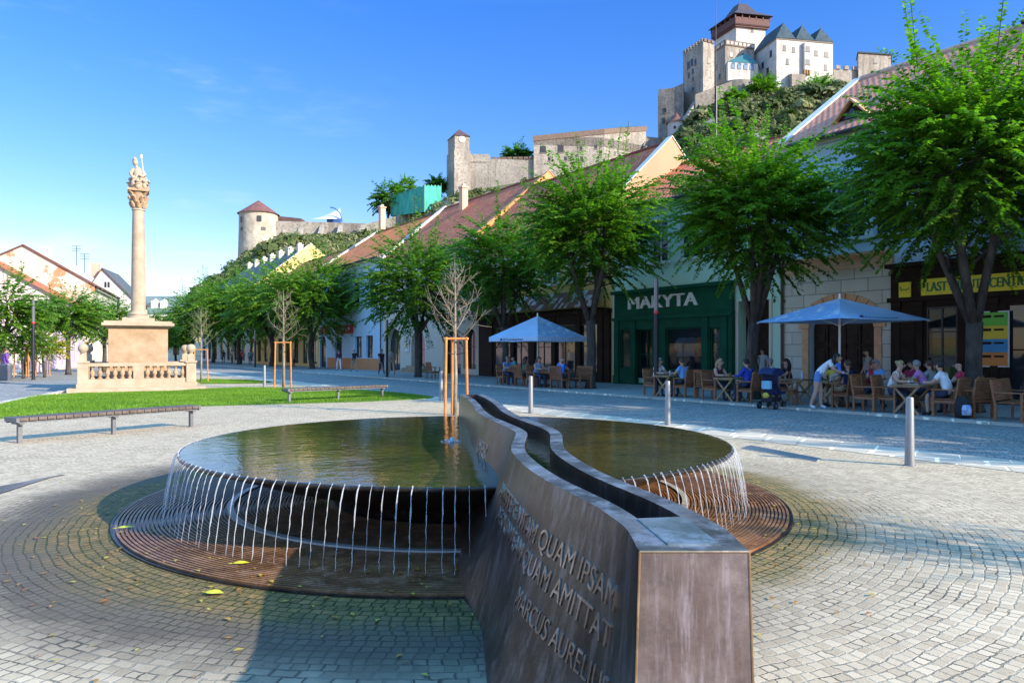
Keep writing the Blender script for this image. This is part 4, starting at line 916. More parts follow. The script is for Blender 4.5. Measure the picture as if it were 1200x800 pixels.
# mast and siren on roofs
def mast(px, py0, py1, Y, r0, r1, lab, name='roof_mast', collar=True):
    p = at(px, py0, Y); h = zat(py1, Y) - p.z; o = empty(name, p, 0, lab, 'mast'); b = MB(); b.tube([(0, 0, 0), (0, 0, h * .52)], r0, 8); b.build('pole', M_darksteel, o); b = MB(); b.tube([(0, 0, h * .52), (0, 0, h)], [r1, r1 * .5], 6); b.build('aerial', M_darksteel, o)
    return o, h
mo_, mh = mast(839, 210, 1, 39.5, 0.07, 0.022, 'tall thin dark mast standing on the mint house roof below the castle')
b = MB(); b.lathe([(0.14, 0.6), (0.16, 0.9), (0.08, 1.0)], 10); b.tube([(0.05, 0, 0.8), (0.3, 0, 1.1), (0.42, 0, 1.6)], [0.02, 0.04, 0.03], 6); b.build('bracket', M_darksteel, mo_)
o, h = mast(1081, 95, 58, 31, 0.06, 0.06, 'short roof mast with small loudspeakers on the weathered tiled ridge', 'siren_mast')
b = MB(); 
for a in (0, 2.1, 4.2): b.tube([(0, 0, h * .8), (.18 * math.cos(a), .18 * math.sin(a), h * .85), (.34 * math.cos(a), .34 * math.sin(a), h * .87)], [0.04, .07, .14], 8)
b.build('horn', M_galv, o)

# ---- restaurant house (dark glazed front, shingled awning)
tl3 = fac(562)[2]; rx_ = lambda px: fac(px)[2] - tl3
def rz_(px, py): return zat(py, fac(px)[1]) - KZ
L3 = rx_(718); up3 = auto_windows(L3, 5.3, 7.1, 1.1, 6, 0.5); WX = 1
h3 = [(rx_(581), rx_(600), 0.5, 3.0), (rx_(602), rx_(622), 0.5, 3.0), (rx_(630), rx_(648), 0.4, 3.0), (rx_(652), rx_(676), 0.05, 3.0), (rx_(681), rx_(702), 0.5, 3.0)]
H3, L_, X, Z, ro3 = house('restaurant_house', 562, 718, 8.8, 12.6, 4.2, M_ochre, M_tile_red, 'ochre house with red roof and dark glazed restaurant front behind the far umbrella', h3 + up3, right_wall=M_peach, par=0.35)
put_windows(H3, up3, M_cream2)
b = MB(); b.wall(L3 - .2, 3.5, h3, 0.14, 0, 0, 0.1, -0.142); b.box(0.05, L3 - .05, -0.32, -0.001, 3.5, 3.72)
for px in (576, 601, 625, 649, 678, 704): b.box(rx_(px), rx_(px) + .35, -0.2, -0.1425, 0, 3.45)
b.build('dark_shopfront', M_dbrown, H3, bevel=0.01)
for i, h in enumerate(h3): window(H3, h[0], h[1], h[2], h[3], -0.06, M_dframe, 1, 1 if i != 3 else 0, 'shop_window' if i != 3 else 'shop_door')
b = MB(); M_shA = mat('shingle_red_brown', (0.20, 0.075, 0.045), 0.8, 0, 0.3); M_shB = mat('shingle_pale', (0.42, 0.36, 0.34), 0.8, 0, 0.2)
for rw in range(3):
    x = 0.3
    while x < L3 - .4:
        w = 0.22; z = 3.78 + rw * 0.30; y = -1.0 + rw * .28; b.cbox((x, y, z + .18), (w * .86, 0.03, 0.40), random.choice([0, 0, 1]), 0, 0, R(-42) + random.uniform(-.06, .06)); x += w
b.build('shingled_awning', [M_shA, M_shB], H3)
b = MB(); b.box(0.15, L3 - .2, -0.95, -0.002, 3.725, 3.76); b.build('awning_shelf', M_dbrown, H3)

# ---- cream house with arches
tl4 = fac(449)[2]; cx_ = lambda px: fac(px)[2] - tl4
def cz_(px, py): return zat(py, fac(px)[1]) - KZ
L4 = cx_(562); up4 = auto_windows(L4, 5.4, 7.3, 1.2, 5, 0.4)
ar4 = [(cx_(454), cx_(469), 0.0, cz_(461, 384), 'a'), (cx_(482), cx_(498), 0.0, cz_(490, 386), 'a'), (cx_(520), cx_(540), 0.0, cz_(530, 382), 'a'), (cx_(543), cx_(558), 0.4, cz_(551, 384), 'a')]
H4, L_, X, Z, ro4 = house('arched_house', 449, 562, 9.0, 13.6, 5.6, M_cream, M_tile_red, 'cream house with round arched doorways and an orange-edged red roof', ar4 + up4, right_wall=M_orgp, left_wall=M_whitep, par=0.3)
put_windows(H4, up4, M_cream2)
for i, h in enumerate(ar4): window(H4, h[0] - .02, h[1] + .02, h[2], h[3], 0.32, M_dframe, 1, 1, 'arched_door' if i < 3 else 'shop_window')
b = MB(); b.box(0, L4, -0.12, 0, 4.75, 4.95); b.build('string_course', M_cream2, H4); b = MB(); b.box(0.1, L4 - .1, -0.03, -0.001, 0, 0.05); 
for k in range(3): b.box(cx_(478) + k * .1, cx_(502) - k * .1, -0.9 + .3 * k, -0.0315, 0.16 * k, 0.16 * (k + 1))
b.build('door_steps', M_sand, H4)
chimney(ro4, L4 * .35, 4.5, 12, 14.4); 
wp = empty('wall_lantern_sign', on_front(H4, cx_(474), -0.02, cz_(474, 412)), ROWANG, 'small gold and white square plaque between two arches of the cream house', 'plaque'); b = MB(); b.box(0, .9, -.05, 0, 0, .9); b.build('board', M_cream2, wp); b = MB(); b.prism_y([(.1, .15), (.45, .8), (.8, .15), (.45, .4)], -.07, -.05); b.build('emblem', mat('gold_paint', (0.5, 0.3, 0.05), .4), wp)

# ---- pale blue house
tl5 = fac(374)[2]; bx_ = lambda px: fac(px)[2] - tl5
def bz_(px, py): return zat(py, fac(px)[1]) - KZ
L5 = bx_(449); up5 = [(bx_(p) - .6, bx_(p) + .6, bz_(418, 362), bz_(418, 331)) for p in (386, 402, 418, 436)]
h5 = [(bx_(375), bx_(382), 0, bz_(378, 393), 'a'), (bx_(393), bx_(400.5), 0.1, bz_(397, 395)), (bx_(416), bx_(424), 1.0, bz_(420, 394)), (bx_(429), bx_(437), 1.0, bz_(433, 393))]
H5, L_, X, Z, ro5 = house('pale_blue_house', 374, 449, 9.5, 13.6, 6.0, M_bluep, M_tile_org, 'pale blue house with bright orange roof and two red signs, left of the cream arches', h5 + up5, left_wall=M_whitep, par=0.25)
put_windows(H5, up5, None, M_dframe)
for i, h in enumerate(h5): window(H5, h[0], h[1], h[2], h[3], 0.2, M_dframe, 1, 0, 'shop_door' if i < 2 else 'shop_window')
b = MB(); b.box(bx_(384), L5 - .1, -0.05, -0.001, 0, 0.95); b.build('plinth', M_orgp, H5)
M_red = flatmat('sign_red', (0.42, 0.02, 0.03))
s_, w_, h_ = sign('red_sign', H5, bx_(395), bx_(414.5), bz_(404, 391), bz_(404, 381), -0.02, M_red, 'wide red shop sign over the pale blue house door')
b = MB()
for k in range(4): b.box(w_ * (.18 + .17 * k), w_ * (.30 + .17 * k), -0.062, -0.05, h_ * (.4 if k % 2 else .3), h_ * .72)
b.build('lettering', M_white, s_)
s_, w_, h_ = sign('red_sign', H5, bx_(376.5), bx_(386.5), bz_(381, 391), bz_(381, 382.5), -0.02, M_red, 'smaller square red sign over the blue house archway')
b = MB(); b.lathe([(h_ * .18, 0), (h_ * .30, 0), (h_ * .30, .012), (h_ * .18, .012)], 20); o = b.build('emblem', M_white, s_); o.location = (w_ / 2, -0.05, h_ / 2); o.rotation_euler = (R(90), 0, 0)
downpipe(H5, L5 - .2, 9, M_zinc)
chimney(ro5, L5 * .25, 5, 13.5, 15.6)

# ---- further houses behind the avenue trees
tl6 = fac(300)[2]; L6 = fac(374)[2] - tl6; n6 = 8
h6 = auto_windows(L6, 0.3, 3.0, 1.5, n6) + auto_windows(L6, 5.2, 7.0, 1.1, n6)
H6, *_r = house('yellow_house', 300, 374, 8.6, 12.8, 6.0, M_yellow, M_tile_red, 'long yellow house mostly hidden behind the dense avenue trees', h6, left_wall=M_yellow, par=0.2)
put_windows(H6, h6[n6:], M_cream2); put_windows(H6, h6[:n6], None, M_dframe)
tl7 = fac(236)[2]; L7 = fac(300)[2] - tl7; h7 = auto_windows(L7, 0.3, 3.0, 1.8, 8) + auto_windows(L7, 5.4, 7.4, 1.1, 8)
H7, L_, X, Z, ro7 = house('grey_roofed_house', 236, 300, 9.6, 15.2, 7.0, M_cream2, M_tile_grey, 'distant house with dark grey roof and row of chimneys beneath the hill', h7, right_wall=M_yellow, par=0.4)
put_windows(H7, h7, None, M_dframe)
for k in range(7): chimney(ro7, L7 * (.12 + .13 * k), 6.6, 14.2, 15.7, 0.7, M_whitep)

up0 = auto_windows(52, 5.6, 7.7, 1.15, 14, 0.6); lo0 = auto_windows(52, 0.3, 3.0, 1.8, 12, 0.6)
H0_, *_r = house('corner_house', 1330, 1330, 9.6, 13.0, 5.0, M_cream, M_tile_red, 'cream house continuing the row beyond the right edge, shading the street', up0 + lo0, Lfix=52.0)
put_windows(H0_, up0, M_cream2); put_windows(H0_, lo0, None, M_dframe)
# ---- house closing the street
H8 = empty('end_house', ((165 - 600) / F * 132, 132, 0), R(8), 'pale yellow house with grey-green mansard roof closing the far end of the street', 'house'); W8, E8 = 14.5, 8.4
h8 = [(W8 * (k + .5) / 6 - .55, W8 * (k + .5) / 6 + .55, 0.9, 3.6, 'a') for k in range(6)] + auto_windows(W8, 5.2, 7.2, 1.1, 6)
b = MB(); b.wall(W8, E8, h8, 0.4); b.build('front_wall', plaster_material('pale_yellow_plaster', (0.66, 0.57, 0.38)), H8)
b = MB(); b.box(0.01, W8 - .01, 0.41, 12, 0, E8 - .1); b.build('body', MATS['pale_yellow_plaster'], H8)
b = MB(); b.add([(-.4, -.4, E8), (W8 + .4, -.4, E8), (W8 + .4, 12, E8), (-.4, 12, E8), (-.4, 2.4, E8 + 3.4), (W8 - 1, 2.4, E8 + 3.6), (W8 - 1, 9, E8 + 3.6), (-.4, 9, E8 + 3.4)], [(0, 1, 5, 4), (1, 2, 6, 5), (2, 3, 7, 6), (3, 0, 4, 7), (4, 5, 6, 7), (0, 3, 2, 1)]); r8 = b.build('roof', mat('grey_green_metal_roof', (0.17, 0.22, 0.21), 0.5, 0.2), H8)
for x in (1.6, 3.2): 
    b = MB(); b.box(x, x + 1.1, .4, 2.2, E8 + .8, E8 + 2.4); b.lathe([(.55, 0), (0, .5)], 12, (x + .55, 1.2, E8 + 2.4)); b.build('dormer', M_cream2, r8)
b = MB(); b.box(-.2, W8 + .2, -.25, 0, E8 - .5, E8 - .002); b.box(-.05, W8 + .05, -.12, 0, 4.4, 4.6); b.build('cornice', M_cream2, H8)
for h in h8: window(H8, h[0], h[1], h[2], h[3], 0.2, M_dframe if h[2] < 2 else M_frame, 1, 1)

# ---- houses on the left side of the square
def left_house(name, px_corner, Y, w_front, length, eave, peak, mg, ms, mr, label, ang, wins_g=(), wins_s=4, off=0.5):
    # gable wall faces the viewer; origin at the gable's right-hand corner, x to the left, y away
    p = at(px_corner, HY, Y); o = empty(name, (p.x, p.y, 0), ang, label, 'house'); W = w_front; pk = -W * off
    b = MB(); b.prism_y([(0, 0), (0, eave), (pk, peak), (-W, eave), (-W, 0)], 0, 0.4); b.build('gable_wall', mg, o)
    hs = [(0.4 + (length - .4) * (k + .5) / wins_s - .6, 0.4 + (length - .4) * (k + .5) / wins_s + .6, eave * .58, eave * .82) for k in range(wins_s)] + [(0.4 + (length - .4) * (k + .5) / wins_s - .8, 0.4 + (length - .4) * (k + .5) / wins_s + .8, 0.3, 3.0) for k in range(wins_s)]
    Mr = Matrix.Rotation(R(90), 4, 'Z')
    b = MB(); b.wall(length - .4, eave, hs, 0.4, 0, 0, 0.4); b.v = [tuple(Mr @ Vector(v)) for v in b.v]; b.build('street_wall', ms, o)
    b = MB(); b.box(-W + .01, -.42, .41, length, 0, eave - .05); b.build('body', ms, o)
    for h in hs:
        q = MB(); q.box(-.22, -.16, h[0], h[1], h[2], h[3]); wo = q.build('window', M_frame, o); q = MB(); q.box(-.155, -.15, h[0] + .1, (h[0] + h[1]) / 2 - .04, h[2] + .1, h[3] - .1); q.box(-.155, -.15, (h[0] + h[1]) / 2 + .04, h[1] - .1, h[2] + .1, h[3] - .1); q.build('pane', M_glass, wo)
    for (x, z, w, hh) in wins_g:
        q = MB(); q.box(x, x + w, -.05, .0, z, z + hh); wo = q.build('window', M_frame, o); q = MB(); q.box(x + .12, x + w / 2 - .05, -.06, -.05, z + .12, z + hh - .12); q.box(x + w / 2 + .05, x + w - .12, -.06, -.05, z + .12, z + hh - .12); q.build('pane', M_glass, wo)
    b = MB(); sl = (peak - eave)
    for (xa, za, xb, zb) in ((0.5, eave - sl * .5 / abs(pk), pk, peak), (-W - .5, eave - sl * .5 / (W + pk), pk, peak)):
        q = [(xa, -.25, za), (xa, length, za), (xb, length, zb), (xb, -.25, zb)]; S = math.hypot(xb - xa, zb - za)
        b.quad(*[(p[0], p[1], p[2] + .16) for p in q], 0, [(0, 0), (length, 0), (length, S), (0, S)]); b.quad(*[(p[0], p[1], p[2] + .01) for p in q], 1); b.quad((xa, -.25, za + .01), (xb, -.25, zb + .01), (xb, -.25, zb + .16), (xa, -.25, za + .16), 1); b.quad((xa, -.25, za + .01), (xa, length, za + .01), (xa, length, za + .16), (xa, -.25, za + .16), 1)
    ro = b.build('roof', [mr, mat('dark_red_edge', (0.13, 0.06, 0.045), .7)], o)
    b = MB(); b.box(0, .3, .4, length, eave - .5, eave - .22); b.build('cornice', ms, o)
    return o, ro
M_peel = plaster_material('peeling_plaster', (0.53, 0.48, 0.40), 0.3, (0.42, 0.21, 0.11))
oA, rA = left_house('peeling_gable_house', 111, 78, 13.5, 17, 8.7, 12.6, M_peel, M_whitep, M_tile_old, 'house with broad cream gable whose plaster peels to orange patches, at the left', R(22), wins_s=5, off=.48)
for (x, y) in ((-5.0, 3.0), (-3.4, 8)): 
    b = MB(); b.box(x - .5, x + .5, y - .6, y + .6, 10.6, 12.9 if x < -4 else 11.5); b.build('chimney', M_whitep, rA)
for (x, y, h) in ((-3.2, 9.5, 3), (-2.6, 11, 2.3)):
    b = MB(); b.tube([(x, y, 11), (x, y, 11 + h)], .035, 5)
    for k in range(3): b.tube([(x - .5, y, 11 + h - .3 * k), (x + .5, y, 11 + h - .3 * k)], .025, 4)
    b.build('aerial', M_darksteel, rA)
oB, rB = left_house('white_gable_house', 156, 98, 6.2, 9, 8.6, 12.6, M_whitep, M_cream, M_tile_grey, 'narrow white gabled house with chimney seen just left of the column', R(16), wins_g=((-2.6, 7.2, 1.1, 1.8), (-4.4, 7.2, 1.1, 1.8), (-3.6, 10, .9, 1.0)), off=.6)
b = MB(); b.box(-5.2, -4.3, .5, 1.5, 11.5, 13.4); b.build('chimney', M_chim, rB)
oC, rC = left_house('red_roofed_house', 62, 62, 14, 17, 6.3, 10.5, plaster_material('pinkish_plaster', (0.66, 0.52, 0.50)), plaster_material('lilac_plaster', (0.60, 0.46, 0.58)), M_tile_red, 'low lilac shop house with red roof behind the trees at the left edge', R(23), wins_s=5, off=.5)

# ------------------------------------------------------------------ castle hill
def interp(tab, x): return np.interp(x, [t[0] for t in tab], [t[1] for t in tab])
CREST = [(150, 400), (205, 385), (218, 356), (232, 338), (262, 316), (290, 294), (330, 277), (400, 274), (460, 268), (500, 244), (525, 228), (560, 222), (640, 208), (760, 200), (778, 186), (800, 148), (830, 122), (862, 112), (900, 106), (1000, 98), (1100, 98), (1300, 120), (1500, 180), (1700, 400)]
YC = [(150, 205), (330, 208), (460, 220), (560, 228), (760, 236), (800, 243), (900, 249), (1700, 256)]
npx, nd = 260, 70; PX = np.linspace(150, 1700, npx); hv = []
from mathutils import noise as mn
for i, px in enumerate(PX):
    yc = float(interp(YC, px)); zc = zat(float(interp(CREST, px)), yc)
    zc = max(zc, 0)
    run = 62 + 0.30 * zc
    for k in range(nd):
        s = k / (nd - 1)
        if s < 0.72: q = s / 0.72; Y = yc - run * (1 - q); z = zc * (q ** 0.85)
        else: q = (s - 0.72) / 0.28; Y = yc + q * 160; z = zc * (1 - 0.10 * q) - 10 * max(0, q - .3)
        X = (px - CX) / F * Y
        amp = (1 - abs(s / 0.72 - .5) * 1.7) if s < .72 else 0
        z += max(0, amp) * (mn.noise(Vector((X * .045, Y * .045, 3))) * 5 + mn.noise(Vector((X * .14, Y * .14, 8))) * 2.0) * min(1, zc / 25)
        hv.append((X, Y, z - (0.8 if s < .02 or k == nd - 1 else 0)))
b = MB(); b.add(hv, [(i * nd + k, (i + 1) * nd + k, (i + 1) * nd + k + 1, i * nd + k + 1) for i in range(npx - 1) for k in range(nd - 1)])
m, g, bs = newmat('hill_rock_and_grass')
tc = g.n('ShaderNodeTexCoord'); v = tc.outputs['Object']; n1 = g.noise(v, 0.055, 6, 0.7); n2 = g.noise(v, 0.35, 5, 0.7); n3 = g.noise(v, 1.2, 4)
c = g.ramp(n2, [(0.3, (0.055, 0.065, 0.025)), (0.5, (0.11, 0.115, 0.045)), (0.7, (0.17, 0.15, 0.08))])
rock = g.ramp(n3, [(0.3, (0.17, 0.155, 0.13)), (0.7, (0.42, 0.39, 0.34))])
c = g.mix(g.sstep(n1, 0.54, 0.60), c, rock); g.put(bs.inputs['Base Color'], c); bs.inputs['Roughness'].default_value = 0.95
bp = g.n('ShaderNodeBump'); bp.inputs['Distance'].default_value = 1.2; bp.inputs['Strength'].default_value = 0.9; g.L.new(n2, bp.inputs['Height']); g.L.new(bp.outputs['Normal'], bs.inputs['Normal'])
hill = b.build('castle_hill', m, smooth='all'); tag(hill, kind='structure')
H = np.array(hv).reshape(npx, nd, 3)
def clumps(count, pxr, sr, size, nl, seed, tones):
    r = np.random.default_rng(seed); V = []; T = []
    for _ in range(count):
        px = r.uniform(*pxr); i = (px - 150) / (1550) * (npx - 1); i0 = int(i); s = r.uniform(*sr) * (nd - 1); k0 = int(s)
        p = H[min(i0, npx - 1), min(k0, nd - 1)] * (1 - (s - k0)) + H[min(i0, npx - 1), min(k0 + 1, nd - 1)] * (s - k0)
        dx = (i - i0) * (H[min(i0 + 1, npx - 1), k0] - H[i0, k0]); p = p + dx
        if mn.noise(Vector((p[0] * .09, p[1] * .09, 4.5))) < -0.27: continue
        S = size * r.uniform(.5, 1.5); tone = r.choice(tones) + r.normal(0, .08); n = int(nl * r.uniform(.7, 1.3))
        d = r.normal(0, 1, (n, 3)); d /= np.linalg.norm(d, axis=1)[:, None]; d[:, 2] = np.abs(d[:, 2]); c = p + d * S * np.array([1, 1, .85]) * r.uniform(.75, 1.05, (n, 1))
        a = r.normal(0, 1, (n, 3)); a -= d * (a * d).sum(1)[:, None] * .6; a /= np.linalg.norm(a, axis=1)[:, None]; bb = np.cross(d, a); q = S * .34 * r.uniform(.6, 1.3, (n, 1))
        V.append(np.stack([c - a * q, c - bb * q * .6, c + a * q, c + bb * q * .6], 1).reshape(-1, 3)); T.append(np.clip(tone + r.normal(0, .12, n), 0, 1))
    return np.concatenate(V), np.concatenate(T)
V1, T1 = clumps(2300, (215, 480), (.2, .72), 1.05, 24, 3, [.25, .45, .7, .9]); V2, T2 = clumps(5200, (760, 1120), (.22, .715), 1.1, 24, 4, [.1, .3, .45, .8])
V4, T4 = clumps(70, (225, 470), (.25, .70), 2.5, 60, 6, [0, .2, .5, 1]); V5, T5 = clumps(150, (780, 1100), (.25, .70), 2.8, 70, 7, [0, 0, .3, .9]); V1 = np.concatenate([V1, V4]); T1 = np.concatenate([T1, T4]); V2 = np.concatenate([V2, V5]); T2 = np.concatenate([T2, T5]); V3_, T3 = clumps(900, (480, 780), (.3, .70), 1.3, 26, 5, [.2, .5, .7])
tag(fast_mesh('scrub', np.concatenate([V1, V2, V3_]), 4, M_scrub, tone=np.concatenate([T1, T2, T3])), 'low green scrub and bushes covering the castle hill', 'scrub', kind='stuff')

# ------------------------------------------------------------------ castle
M_cst = masonry_material('castle_stone', (0.315, 0.275, 0.225), (0.42, 0.375, 0.315), (0.20, 0.175, 0.145), 1.4)
M_cstg = masonry_material('grey_castle_stone', (0.24, 0.215, 0.18), (0.34, 0.31, 0.26), (0.145, 0.13, 0.105), 1.2)
M_cwh = masonry_material('castle_white_plaster', (0.54, 0.52, 0.485), (0.60, 0.575, 0.54), (0.44, 0.405, 0.36), 0.4, 0.06)
M_croof = mat('castle_slate_blue', (0.050, 0.080, 0.098), 0.8, 0.0, 0.25, 0.6, spec=0.15); M_cbr = mat('castle_brown_shingle', (0.085, 0.045, 0.04), 0.7, 0, 0.25, 0.8); M_cred = mat('castle_red_shingle', (0.16, 0.065, 0.05), 0.8, 0, 0.25, 0.8); M_gal = mat('castle_dark_gallery', (0.10, 0.035, 0.03), 0.7, 0, 0.2, 1)
M_slit = mat('castle_window_dark', (0.03, 0.03, 0.035), 0.4); M_crim = mat('castle_brick_band', (0.165, 0.115, 0.088), 0.85, 0, 0.2, 1.5)
def P2(px, Y): return ((px - CX) / F * Y, Y)
def wins_on(parent, A, B, spec, depth=0.12, name='window', m=None):     # spec: (u, z, w, h) on the vertical face A-B
    A, B = Vector((*A, 0)), Vector((*B, 0)); d = (B - A).normalized(); n = Vector((d.y, -d.x, 0)); rz = math.atan2(d.y, d.x)
    if n.y > 0: n = -n
    for (u, z, w, h) in spec:
        c = A + (B - A) * u + n * (depth * .2) + Vector((0, 0, z)); b = MB(); b.cbox(c, (w, depth, h), 0, rz); b.cbox(c + n * .03 - Vector((0, 0, h / 2 + .1)), (w + .4, depth + .1, .2), 1, rz); b.build(name, [m or M_slit, M_cstg], parent)
def ctower(name, foot, ybot, ytop, mw, label, cat='castle tower', zb=None):
    Yr = foot[1][1] if len(foot) > 1 else foot[0][1]
    z0, z1 = zat(ybot, Yr), zat(ytop, Yr); P = [P2(*f) for f in foot]; o = empty(name, (0, 0, 0), 0, label, cat)
    b = MB(); b.prism(P, z0, z1); b.build('masonry', mw, o); return o, P, z0, z1
def crenels(o, A, B, z, w, h, t, m, gap=1.0):
    A, B = Vector((*A, z)), Vector((*B, z)); d = B - A; n = max(2, int(d.length / (w * (1 + gap)))); rz = math.atan2(d.y, d.x); b = MB()
    for k in range(n): b.cbox(A + d * ((k + .5) / n) + Vector((0, 0, h / 2)), (w, t, h), 0, rz)
    b.build('battlements', m, o)
def pyramid(b, P, z0, apex, m=0, over=0.0):
    c = np.mean(np.array(P), 0); Q = [tuple(c + (np.array(p) - c) * (1 + over)) for p in P]; n = len(Q)
    b.add([(q[0], q[1], z0) for q in Q] + [(apex[0], apex[1], apex[2])], [(i, (i + 1) % n, n) for i in range(n)] + [tuple(reversed(range(n)))], m)

# palace: white block with three steep hipped roofs
A, B = P2(910, 260), P2(976, 264); A, B = Vector((*A, 0)), Vector((*B, 0)); dv = Vector((-3.6, 15.5, 0)); C_, D_ = B + dv, A + dv
pal = empty('palace', (0, 0, 0), 0, 'white castle palace with three steep blue-grey hipped roofs on the hilltop', 'palace')
zp0, zp1 = zat(108, 260), zat(44.5, 260)
b = MB(); b.prism([(p.x, p.y) for p in (A, B, C_, D_)], zp0 - 6, zp1); b.build('walls', M_cwh, pal)
for k in range(3):
    p, q = A.lerp(B, k / 3), A.lerp(B, (k + 1) / 3); mid = (p + q) / 2; ov = 0.35; e = (B - A).normalized() * ov; f = dv.normalized()
    p0 = p - (e if k == 0 else e * 0) - f * ov; q0 = q + (e if k == 2 else e * 0) - f * ov; p1, q1 = p0 + dv + f * 2 * ov, q0 + dv + f * 2 * ov
    ra, rb = mid + f * 1.6, mid + dv - f * 2.5; zt = zat(26.5 + 1.3 * k, 262)
    b = MB(); b.add([(*p0.xy, zp1), (*q0.xy, zp1), (*q1.xy, zp1), (*p1.xy, zp1), (*ra.xy, zt), (*rb.xy, zt)], [(0, 1, 4), (1, 2, 5, 4), (2, 3, 5), (3, 0, 4, 5), (3, 2, 1, 0)]); ro = b.build('roof', M_croof, pal)
    b = MB(); b.tube([(*ra.xy, zt - .2), (*ra.xy, zt + 1.2)], [.12, .04], 6); b.build('roof_spike', M_slit, ro)
b = MB(); b.prism([(p.x, p.y) for p in (A + Vector((-.2, -.2, 0)), B + Vector((.2, -.2, 0)), C_ + Vector((.2, .2, 0)), D_ + Vector((-.2, .2, 0)))], zp1 - .5, zp1 - .02); b.build('eaves_cornice', mat('palace_cornice', (0.20, 0.16, 0.13), .8), pal)
zz = lambda py: zat(py, 261)
wins_on(pal, A.xy, B.xy, [(.14, zz(57), 1.1, 1.9), (.30, zz(58), 1.1, 1.9), (.19, zz(72.5), 1.0, 2.0), (.70, zz(60), 1.2, 1.9), (.88, zz(60.5), 1.6, 1.9), (.87, zz(76), 1.1, 2.1)])
wins_on(pal, D_.xy, A.xy, [(.15, zz(72), 1.4, 2.2), (.45, zz(67), 1.4, 2.2), (.78, zz(60), 1.4, 2.4), (.65, zz(78), 1.4, 2.4), (.3, zz(85), 1.5, 2.0), (.72, zz(90), 1.4, 1.8)])
u0, u1 = .46, .57; b = MB(); pa, pb = A.lerp(B, u0), A.lerp(B, u1); nn = -dv.normalized() * 1.2; b.prism([tuple((pa + nn).xy), tuple((pb + nn).xy), tuple(pb.xy), tuple(pa.xy)], zz(82), zz(50)); ori = b.build('oriel', M_cwh, pal)
wins_on(pal, (pa + nn).xy, (pb + nn).xy, [(.5, zz(57.5), 1.6, 1.9), (.5, zz(73), 1.6, 1.9)])
b = MB()
for u in (.1, .5, .9):
    c = pa.lerp(pb, u) + nn * .5; b.cbox((c.x, c.y, zz(84.5)), (.5, 1.2, 1.4))
b.build('oriel_corbels', mat('ochre_corbel', (.4, .24, .1), .8), pal)
for (pxa, pxb, pyt, pyb, lab) in ((928, 944, 84, 113, 0), (968, 984, 86, 104, 0)):
    p0, p1 = P2(pxa, 258.5), P2(pxb, 259.2); b = MB(); b.prism([p0, p1, (p1[0] - .6, p1[1] + 4), (p0[0] - .6, p0[1] + 4)], zat(pyb, 259) - 5, [zat(pyt + 3, 259)] * 2 + [zat(pyt, 259)] * 2); b.build('buttress', M_cst, pal)
# keep with the dark wooden gallery
keep = empty('keep_tower', (0, 0, 0), 0, 'tall white castle keep with dark wooden lookout gallery and brown roof, highest of all', 'castle tower')
k1, k2 = Vector((*P2(862.5, 282), 0)), Vector((*P2(897, 284.5), 0)); kd = Vector((-4.6, 12, 0)); kp = [k1, k2, k2 + kd, k1 + kd]; kz0, kz1 = zat(75, 282), zat(29.5, 282)
b = MB(); b.prism([tuple(p.xy) for p in kp], kz0 - 4, kz1 + .5); b.build('shaft', M_cwh, keep)
kc = sum(kp, Vector()) / 4
def grow(P, f): return [tuple((kc + (p - kc) * f).xy) for p in P]
zg0, zg1, ze = zat(30, 282), zat(22.2, 282), zat(18.0, 282)
b = MB(); b.prism(grow(kp, 1.12), zg0 - .6, zg0); b.prism(grow(kp, 1.17), zg0, zg0 + .6); 
Gp = [Vector((*q, 0)) for q in grow(kp, 1.17)]
for i in range(4):
    a, c = Gp[i], Gp[(i + 1) % 4]; rz = math.atan2((c - a).y, (c - a).x); mid = (a + c) / 2; b.cbox((mid.x, mid.y, (zg0 + zg1) / 2 + .3), ((c - a).length, .3, zg1 - zg0), 0, rz)
    for k in range(6): q = a.lerp(c, k / 5); b.cbox((q.x, q.y, (zg1 + ze) / 2 + .2), (.45, .45, ze - zg1 + 1), 0, rz)
b.build('gallery', M_gal, keep)
b = MB(); b.prism(grow(kp, .82), zg0 + .6, ze); b.build('gallery_core', M_slit, keep)
zap = zat(5, 288); b = MB(); o1, o2, o3 = grow(kp, 1.32), grow(kp, .62), grow(kp, .26)
zl = [ze, zat(12, 285), zap]; rings = [o1, o2, o3]; vs = [(*q, zl[i]) for i, rg in enumerate(rings) for q in rg]
b.add(vs, [(i * 4 + j, i * 4 + (j + 1) % 4, (i + 1) * 4 + (j + 1) % 4, (i + 1) * 4 + j) for i in range(2) for j in range(4)] + [(8, 9, 10, 11), (3, 2, 1, 0)]); b.build('roof', mat('keep_dark_roof', (0.055, 0.036, 0.042), .65, 0, .25, .6), keep)
b = MB(); b.tube([(kc.x, kc.y, zap), (kc.x, kc.y, zap + 2.4)], [.12, .05], 5); b.build('finial', M_galv, keep)
wins_on(keep, kp[0].xy, kp[1].xy, [(.55, zat(34, 282), .9, 1.2)])
# square tower at the left
t, P, z0, z1 = ctower('square_tower', [(800.5, 266), (824, 255), (837, 257.5), (815, 269)], 128, 48.5, M_cst, 'square tan stone castle tower left of the keep'); crenels(t, P[0], P[1], z1, 1.2, 1.0, .6, M_cst, .25); crenels(t, P[1], P[2], z1, 1.2, 1.0, .6, M_crim, .25)
wins_on(t, P[0], P[1], [(.28, zat(73, 260), 1.5, 2.6), (.45, zat(72, 260), 1.5, 2.6), (.62, zat(74, 260), 1, 2), (.3, zat(85, 260), 1, 1.8), (.5, zat(83, 260), 1, 1.8), (.5, zat(92, 260), .8, 1.2), (.5, zat(104, 260), .8, 1.2)]); wins_on(t, P[1], P[2], [(.5, zat(71, 256), 1.0, 1.8)])
